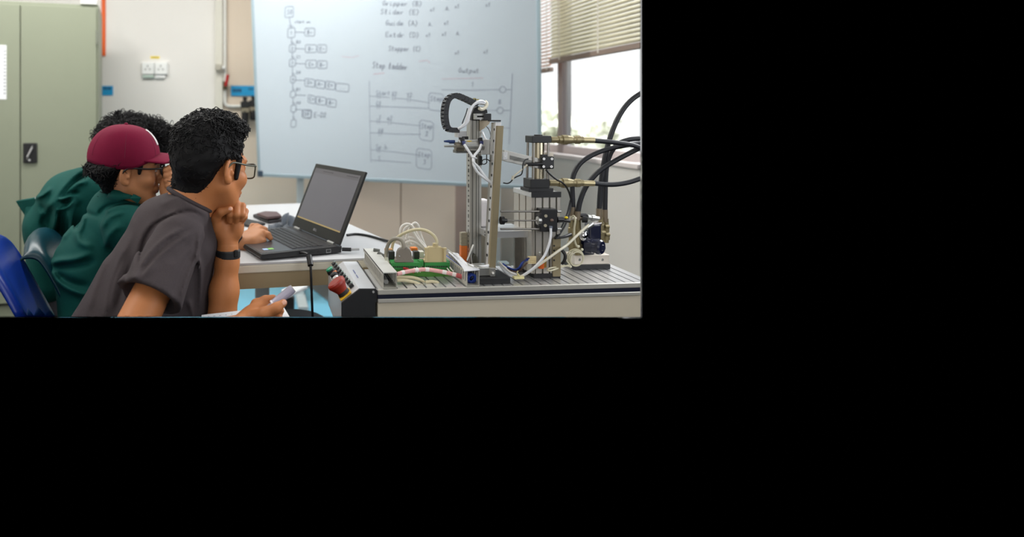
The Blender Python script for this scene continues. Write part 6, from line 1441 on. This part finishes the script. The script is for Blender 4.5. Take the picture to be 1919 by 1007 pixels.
def shirt2(P):
    X = pix(P); D = dep(P)
    A_, B_, C_ = at(222, 425, 2.06), at(190, 490, 2.07), at(205, 640, 2.07)
    d = smin(s_capd(P, A_, B_, .108, .134, 1.35), s_capd(P, B_, C_, .134, .14, 1.35), .02)
    d = smin(d, s_cap(P, at(216, 392, 2.03), at(228, 374, 2.01), .078, .067), .03)
    d = smin(d, s_cap(P, at(256, 402, 1.99), at(236, 424, 1.93), .05, .062), .03)
    s = smin(s_cap(P, S2, at(300, 500, 1.96), .064, .058), s_cap(P, at(300, 500, 1.96), E2, .058, .054), .02)
    d = smin(d, s, .022)
    d = smin(d, s_cap(P, E2, at(409, 472, 2.045), .052, .042), .02)
    d = smin(d, s_chain(P, [at(240, 410, 2.12), at(300, 460, 2.14), at(318, 378, 2.02)], [.06, .05, .036], .03), .03)
    for pts, w, a in (([(149, 393), (168, 401), (185, 407)], 3.6, -.007), ([(185, 407), (189, 397), (205, 386), (238, 381), (262, 382)], 3.8, -.010), ([(151, 399), (147, 414), (141, 432)], 4.0, -.014), ([(158, 402), (155, 420), (148, 438)], 4.5, .009),
                      ([(95, 495), (107, 490), (140, 486), (178, 472)], 6, .010), ([(105, 500), (140, 498), (180, 488)], 7, -.012), ([(93, 502), (100, 516), (113, 531), (147, 549), (190, 555)], 6, .010), ([(108, 512), (130, 530), (170, 538)], 8, -.010),
                      ([(142, 432), (150, 455), (175, 465)], 6, .009), ([(196, 400), (212, 391), (250, 386)], 4.5, .009), ([(190, 430), (205, 408), (240, 394)], 5, .008), ([(196, 470), (205, 440), (230, 420)], 6, .009),
                      ([(112, 450), (130, 430), (150, 395)], 7, .008), ([(394, 450), (398, 480), (404, 505)], 4, .006), ([(404, 450), (408, 475), (410, 500)], 3, -.004)):
        d = d - a * crease(X, pts, w) * (D < 2.06)
    d = d + lump(P, 30, 15) * np.float32(.0025) + lump(P, 70, 16) * np.float32(.0008)
    cut = (P - f32(at(225, 364, 2.01))) @ f32(unit(UP + RT * .35)); d = np.where(np.linalg.norm(P - f32(at(230, 355, 2.01)), axis=1) < .1, smax(d, cut, .004), d)
    d = smax(d, -s_cap(P, at(407, 474, 2.045), at(430, 458, 2.06), .033, .042), .003)
    hem = (P - f32(at(408, 473, 2.045))) @ f32(unit(at(440, 455, 2.06) - at(409, 472, 2.045))); d = np.where(np.linalg.norm(P - f32(at(412, 470, 2.045)), axis=1) < .07, smax(d, hem, .003), d)
    return d
s2 = SDFMesh(); lo, hi = bounds([at(85, 560, 2.06), at(420, 700, 1.87), at(420, 440, 2.1), at(240, 355, 2.25)], .04); s2.add(shirt2, lo, hi, .0042)
sh2 = s2.build('shirt', [M_green], p2)
# collar, yoke seam
def leaf(mb, pts, th_): mb.prism(pts, th_)
cm = MB()
ring = [at(205, 358, 1.96), at(196, 366, 1.985), at(203, 372, 1.935), at(222, 376, 1.92), at(243, 373, 1.925), at(258, 379, 1.94)]
rin = [at(212, 347, 1.97), at(205, 353, 1.985), at(211, 355, 1.95), at(226, 358, 1.94), at(243, 361, 1.945), at(252, 367, 1.955)]
A = catmull(ring[1:], 5); B = catmull(rin[1:], 5); n_ = len(A); o_ = FW * .006
cm.add(A + B + [p + o_ for p in A] + [p + o_ for p in B], [(i, i + 1, n_ + i + 1, n_ + i) for i in range(n_ - 1)] + [(2 * n_ + i + 1, 2 * n_ + i, 3 * n_ + i, 3 * n_ + i + 1) for i in range(n_ - 1)] + [(i, 2 * n_ + i, 2 * n_ + i + 1, i + 1) for i in range(n_ - 1)] + [(n_ + i, n_ + i + 1, 3 * n_ + i + 1, 3 * n_ + i) for i in range(n_ - 1)] + [(n_ - 1, 3 * n_ - 1, 4 * n_ - 1, 2 * n_ - 1)], True)
cm.prism([at(250, 364, 1.94), at(264, 371, 1.935), at(258, 382, 1.935), at(243, 372, 1.925)], FW * .006)
cm.build('collar', M_green, sh2)
# hair below the cap
TAB2 = [(-.13, -.30), (-.10, -.075), (-.07, -.045), (-.04, -.034), (0, -.024), (.012, -.012), (.02, .034), (.05, .055), (.085, .074), (.12, .10), (.2, .2)]
def hair2(P):
    Q = H2.loc(P); L = hairline(Q, TAB2, -.092)
    base = smin(H2.face(P, False), s_cap(P, n20, n21, .054, .058), .03)
    g = np.minimum(np.where(Q[:, 2] > .02, .010, .010 + .030 * np.clip((.02 - Q[:, 2]) / .05, 0, 1) * np.clip(-Q[:, 1] / .06, 0, 1)), -L * .6).astype(np.float32)
    d = base - g + lump(Q, 60, 31) * np.float32(.004) + lump(Q, 130, 32) * np.float32(.002)
    for s in (-1, 1): d = smin(d, s_cap(Q, (s * .070, .036, .03), (s * .069, .033, -.006), .010, .006), .008)
    return d
hm2 = SDFMesh(); lo, hi = bounds(hb(H2), .01); hm2.add(hair2, lo, hi, .0028)
tf = MB(); tufts(tf, H2, 1800, lambda q: (q[:, 2] < .02) & (q[:, 1] < .0), hair2, hm2.v[0], .024, .0019, .3, 22, .10)
hm2.build('hair', [M_hair], p2, None, tf, 1)
ebm = MB()
for s in (-1, 1): ebm.tube([H2.w(s * .014, .100, .020), H2.w(s * .032, .095, .026), H2.w(s * .050, .078, .021)], .0030, 6, 4, .0015)
ebm.build('eyebrows', M_hair, p2)
glasses(p2, H2, .0026, mat('black_frame', (20, 20, 22), .3), M_lens)
# the cap
def capz(y): return .030 + y * .28                          # lower edge rises towards the brow
cap_ = MB(); nu, nv = 48, 16; R_ = V((.089, .110, .108)); c_ = V((0, -.015, .036)); vs_ = []; 
for j in range(nv + 1):
    for i in range(nu):
        a = 2 * math.pi * i / nu; x, y = math.cos(a), math.sin(a)
        yy = c_[1] + R_[1] * y; z0 = .006 + .46 * max(0, yy - .01) + .14 * max(0, -yy - .04)
        zl = (z0 - c_[2]) / R_[2]; ph0 = math.asin(max(-.9, min(.9, zl))); ph = ph0 + (math.pi / 2 - ph0) * j / nv
        fl = 1.0 - .05 * max(0, math.sin(ph)) ** 6
        bul = 1 + .06 * max(0, y) * math.sin(ph) ** 2
        sm_ = 1 + .012 * math.cos(6 * (a - math.pi / 2)) * math.cos(ph)
        vs_.append(H2.w(*(c_ + R_ * V((x * math.cos(ph) * sm_, y * math.cos(ph) * sm_ * bul, math.sin(ph) * fl)))))
cap_.add(vs_, [(j * nu + i, j * nu + (i + 1) % nu, (j + 1) * nu + (i + 1) % nu, (j + 1) * nu + i) for j in range(nv) for i in range(nu)], True)
cp = cap_.build('cap', M_cap, p2); md = cp.modifiers.new('solid', 'SOLIDIFY'); md.thickness = .003; md.offset = 0
m = MB(); m.ball(H2.w(0, -.016, .1415), .006, .006, .004); m.build('cap_button', M_cap, cp)
def capsurf(a, ph, k=1.012):
    x, y = math.cos(a), math.sin(a); bul = 1 + .06 * max(0, y) * math.sin(ph) ** 2; fl = 1.0 - .05 * max(0, math.sin(ph)) ** 6
    return H2.w(*(c_ + R_ * V((x * math.cos(ph) * k, y * math.cos(ph) * k * bul, math.sin(ph) * fl * k))))
fp = MB(); vs_ = [capsurf(math.pi / 2 + a, ph, 1.02) for ph in np.linspace(.42, 1.0, 9) for a in np.linspace(-.30, .30, 9)]
fp.add(vs_, [(j * 9 + i, j * 9 + i + 1, (j + 1) * 9 + i + 1, (j + 1) * 9 + i) for j in range(8) for i in range(8)], True)
o = fp.build('front_badge', mat('white_badge', (232, 226, 226), .7), cp); md = o.modifiers.new('solid', 'SOLIDIFY'); md.thickness = .002; md.offset = 0
sm_ = MB()
for k in range(6):
    a = math.pi / 2 + (k + .5) * math.pi / 3; sm_.tube([capsurf(a, ph, 1.004) for ph in np.linspace(.05, 1.5, 9)], .0009, 5, 2)
sm_.build('seam', mat('maroon_thread', (104, 16, 48), .8), cp)
br_ = MB(); vs_ = []; nb = 17
for j in range(8):
    f = j / 7
    for i in range(nb):
        a = -1.15 + 2.3 * i / (nb - 1)
        x = math.sin(a) * .084; yb = c_[1] + R_[1] * math.sqrt(max(0, 1 - (x / R_[0]) ** 2)) * .97; ln_ = .098 * math.cos(a * .95) ** .55 if abs(a) < 1.5 else 0
        y = yb + ln_ * f; z = .052 - .026 * (abs(x) / .088) ** 2 - .004 * f
        vs_.append(H2.w(x, y, z))
br_.add(vs_, [(j * nb + i, j * nb + i + 1, (j + 1) * nb + i + 1, (j + 1) * nb + i) for j in range(7) for i in range(nb - 1)], True)
o = br_.build('cap_brim', M_cap, cp); md = o.modifiers.new('solid', 'SOLIDIFY'); md.thickness = .005; md.offset = 0
# black band on the typing wrist
bd2 = MB(); wa = unit(at(470, 447, 2.085) - at(425, 463, 2.06)); c2 = at(449, 455, 2.068)
bd2.lathe(c2 - wa * .008, c2 + wa * .008, [(0, .0268), (.15, .029), (.85, .029), (1, .0268)], 24); wb2 = bd2.build('wristband', M_band, p2)
m = MB(); m.obox(c2 + unit(CAM - c2) * .027 + UP * .008, wa, UP, FW, .018, .034, .010); m.build('band_module', M_band, wb2, bev=.004)
m = MB(); m.tube([at(180, 690, 2.06), at(260, 700, 2.06), at(340, 690, 2.06)], .09, 12, 6); m.build('trousers', M_trous, p2)

# ---------------- third person leaning behind
p3 = thing('person', at(95, 640, 2.45) * V((1, 1, 0)) + V((0, 0, .45)), 'person with curly black hair in dark green bending forward behind the capped person', 'person')
H3 = Head(at(243, 294, 2.44), 80, 14, 0, 1.02)
def body3(P): return smin(H3.face(P), s_cap(P, at(232, 312, 2.44), at(195, 345, 2.44), .054, .06), .03)
b3 = SDFMesh(); lo, hi = bounds(hb(H3) + [at(195, 345, 2.44)], .05); b3.add(body3, lo, hi, .0045); b3.build('body', [M_skin2, M_lip, M_eye], p3, H3.slots)
def shirt3(P):
    X = pix(P); D = dep(P)
    pts = [at(196, 352, 2.45), at(142, 378, 2.44), at(104, 420, 2.43), at(106, 520, 2.43)]; R3 = [.098, .118, .098, .092]
    d = None
    for i in range(3):
        c = s_capd(P, pts[i], pts[i + 1], R3[i], R3[i + 1], 1.6); d = c if d is None else smin(d, c, .02)
    d = smin(d, s_chain(P, [at(95, 420, 2.40), at(76, 402, 2.38), at(54, 390, 2.36)], [.06, .034, .012], .02), .02)
    d = smin(d, s_chain(P, [at(92, 440, 2.40), at(74, 424, 2.38), at(58, 400, 2.36)], [.04, .022, .01], .02), .02)
    for pts, w, a in (([(166, 312), (142, 326), (120, 350), (100, 378), (78, 408)], 6, .010), ([(166, 326), (145, 338), (126, 356), (108, 378)], 5, -.010), ([(168, 338), (142, 346), (122, 364), (106, 385)], 5, .012), ([(150, 358), (130, 364), (112, 372)], 3.5, -.010),
                      ([(140, 366), (122, 370), (106, 379)], 4, .010), ([(136, 374), (122, 378), (108, 378)], 3.5, -.012), ([(104, 394), (122, 391), (136, 381), (132, 374)], 3.5, .012), ([(104, 378), (105, 400), (101, 440)], 5, .009), ([(94, 385), (92, 410), (84, 438)], 6, -.010),
                      ([(112, 396), (114, 420), (110, 445)], 6, -.010), ([(125, 395), (128, 420), (126, 445)], 6, .008), ([(66, 372), (80, 366), (96, 352)], 4, .008), ([(76, 385), (84, 400), (78, 430)], 6, -.008), ([(150, 380), (140, 400), (136, 440)], 7, -.008)):
        d = d - 1.6 * a * crease(X, pts, w) * (D < 2.47)
    return d + lump(P, 32, 25) * np.float32(.003)
s3 = SDFMesh(); lo, hi = bounds([at(30, 370, 2.38), at(60, 560, 2.38), at(225, 290, 2.65), at(210, 400, 2.2)], .05); s3.add(shirt3, lo, hi, .0046)
sh3 = s3.build('shirt', [M_green], p3)
# the shirt tail sticking out behind
m = MB(); T0, T1, T2, T3, T4 = at(28, 377, 2.36), at(65, 371, 2.34), at(98, 388, 2.31), at(82, 446, 2.34), at(58, 424, 2.35)
m.add([T0, T1, T2, T3, T4] + [p + FW * .05 + UP * .0 for p in (T0 + RT * .006, T1, T2, T3, T4)], [(0, 1, 2, 3, 4), (9, 8, 7, 6, 5), (0, 5, 6, 1), (1, 6, 7, 2), (2, 7, 8, 3), (3, 8, 9, 4), (4, 9, 5, 0)], False)
m.build('shirt_tail', M_green, sh3, bev=.004)
m = MB(); p = at(68, 371, 2.33); m.cyl(p, p - FW * .003, .0045, n=12); m.build('button', mat('pale_button', (190, 200, 200), .4), sh3)
m = MB(); m.tube([at(104, 500, 2.43), at(96, 560, 2.40), at(112, 640, 2.36)], .075, 12, 6); m.build('trousers', M_trous, p3)
def hair3(P):
    Q = H3.loc(P)
    d = s_ell(Q, (0, -.014, .048), (.098, .118, .104)) + lump(Q, 60, 41) * np.float32(.009) + lump(Q, 110, 42) * np.float32(.004)
    d = smin(d, s_ell(Q, (0, .062, .090), (.072, .062, .044)) + lump(Q, 60, 44) * np.float32(.008), .02)
    line = Q[:, 1] - np.clip((Q[:, 2] - .005) * 2.2, -.05, .12); return smax(d, line * np.float32(.6), .006)
hm3 = SDFMesh(); lo, hi = bounds([H3.w(a, b, c) for a in (-.12, .12) for b in (-.15, .15) for c in (-.1, .17)], .01); hm3.add(hair3, lo, hi, .0034)
tf = MB()
tufts(tf, H3, 1400, lambda q: q[:, 2] > .03, hair3, hm3.v[0], .028, .0022, 1.0, 33, .55, .4)
tufts(tf, H3, 500, lambda q: (q[:, 2] > .06) & (q[:, 1] > .04), hair3, hm3.v[0], .036, .0022, 1.2, 34, .8, .7)
hm3.build('hair', [M_hair], p3, None, tf, 1)

# ------------------------------------------------------------------ moulded plastic chairs
def chair(o, yaw, m_shell, label, tilt=17, w=.43, back=.42):
    t = thing('shell_chair', V((o[0], o[1], 0)), label, 'chair')
    y = math.radians(yaw); f = RT * math.sin(y) + FW * math.cos(y); r = RT * math.cos(y) - FW * math.sin(y)
    k = math.radians(tilt); prof = []
    # profile from the curled top lip down the back to the seat front (along -f / up)
    top = V((0, 0, 0)); 
    line = [(-.050, back - .022), (-.034, back - .003), (-.010, back), (.004, back - .016), (.012, back - .06), (.03, back - .18), (.055, back - .32), (.085, .06), (.13, .012), (.20, 0), (.32, .004), (.41, .0), (.44, -.03)]
    P2 = catmull([V((a, b, 0)) for a, b in line], 4); mb = MB(); nl = 17; vs_ = []
    for q_ in P2:
        a, b = q_[0], q_[1]; h = max(0, min(1, b / back))
        ww = w * (.5 - .06 * h ** 2)
        for i in range(nl):
            s = -1 + 2 * i / (nl - 1)
            curve = .024 * abs(s) ** 2.4 * (1 if b > .03 else .3) + .018 * max(0, abs(s) - .86) / .14 * -1.2
            drop = .045 * h ** 6 * abs(s) ** 3.2
            vs_.append(o + r * (s * ww) + f * (a + curve * .9 - (back - b) * -math.tan(k) * 0 + b * -math.tan(k)) + UP * (b - drop + (0.012 * abs(s) ** 3 if b < .05 else 0)))
    n = len(P2)
    mb.add(vs_, [(j * nl + i, j * nl + i + 1, (j + 1) * nl + i + 1, (j + 1) * nl + i) for j in range(n - 1) for i in range(nl - 1)], True)
    sh = mb.build('shell', m_shell, t); md = sh.modifiers.new('solid', 'SOLIDIFY'); md.thickness = .007; md.offset = 0; md.use_rim = True
    M_ch = mat('chair_steel', (60, 62, 66), .4, .6)
    for a in (.10, .38):
        for s in (-1, 1):
            l = MB(); l.tube([o + f * a + r * s * .14 - UP * .012, o + f * (a + (-.05 if a < .2 else .04)) + r * s * .20 - UP * (o[2])], .011, 8, 3); l.build('leg', M_ch, t)
    return t
M_bluep = mat('blue_plastic', (10, 46, 142), .32, var=.04, spec=.5)
M_teal = mat('teal_plastic', (5, 54, 66), .32, var=.04, spec=.5)
so = at(82, 722, 1.80); chair(so, 70, M_bluep, 'royal blue plastic shell chair at the lower left picture edge')
so = at(160, 668, 2.13); chair(so, 75, M_teal, 'dark teal plastic shell chair behind the back of the capped person')
# ------------------------------------------------------------------ repeats share a group
GROUPS = {'wall_socket': 'power sockets on the back wall', 'socket_cover': 'strips below the power sockets', 'wall_sign': 'blue signs on the back wall', 'air_filter': 'air filters on the back wall',
    'tree': 'trees outside the window', 'venetian_blind': 'venetian blinds at the window', 'cable_duct': 'cable ducts on the trolley', 'terminal_board': 'terminal boards on the trolley', 'data_plug': 'data plugs on the terminal boards',
    'relay': 'relay blocks between the boards', 'wire_connector': 'wire connectors on the trolley', 'red_wire': 'red wires in the terminal board', 'white_wire': 'short white wires in the terminal boards', 'beige_cable': 'beige cables on the plate',
    'pneumatic_tube': 'pneumatic tubes of the training rig', 'sensor_wire': 'thin black sensor wires of the handling station', 'hose_coupling': 'brass hose couplings', 'hydraulic_hose': 'hydraulic hoses', 'loose_tube': 'tubes lying on the plate',
    'loose_wire': 'wires lying on the plate', 'person': 'students at the table', 'shell_chair': 'plastic shell chairs'}
for o in SC.objects:
    if o.parent is None and o.name.split('.')[0] in GROUPS: o['group'] = GROUPS[o.name.split('.')[0]]
# ------------------------------------------------------------------ only the photographed part of the place is modelled:
# everything ends at a section along its lower and right side
EN = unit(np.cross(ray(1200, 0), ray(1200, 594))); 
if np.dot(EN, ray(600, 300)) > 0: EN = -EN
BN = unit(np.cross(ray(0, 594), ray(1200, 594)))
if np.dot(BN, ray(600, 300)) > 0: BN = -BN
KEEP = {'ceiling', 'wall_left', 'wall_rear'}
bpy.context.view_layer.update()
for o in [o for o in SC.objects if o.type == 'MESH' and o.name not in KEEP]:
    mw = o.matrix_world; mi = mw.inverted(); me = o.data
    co = np.empty(len(me.vertices) * 3, np.float64); me.vertices.foreach_get('co', co); co = co.reshape(-1, 3)
    wc = co @ np.array(mw.to_3x3()).T + np.array(mw.translation)
    cut = [(n, ((wc - CAM) @ n)) for n in (EN, BN)]
    if any((d > 0).all() for _, d in cut):
        bpy.data.objects.remove(o); continue
    todo = [n for n, d in cut if (d > 1e-5).any()]
    if not todo: continue
    bm = bmesh.new(); bm.from_mesh(me)
    for n in todo:
        r = bmesh.ops.bisect_plane(bm, geom=bm.verts[:] + bm.edges[:] + bm.faces[:], dist=1e-6, plane_co=mi @ Vector(CAM), plane_no=(mi.to_3x3() @ Vector(n)), clear_outer=True)
        ed = [e for e in r['geom_cut'] if isinstance(e, bmesh.types.BMEdge) and e.is_valid and len(e.link_faces) == 1]
        if ed:
            try: bmesh.ops.holes_fill(bm, edges=ed, sides=0)
            except Exception: pass
    if len(bm.faces) == 0: bm.free(); bpy.data.objects.remove(o); continue
    if me.users > 1: o.data = me.copy()
    bm.to_mesh(o.data); bm.free(); o.data.update()
bpy.context.view_layer.update()
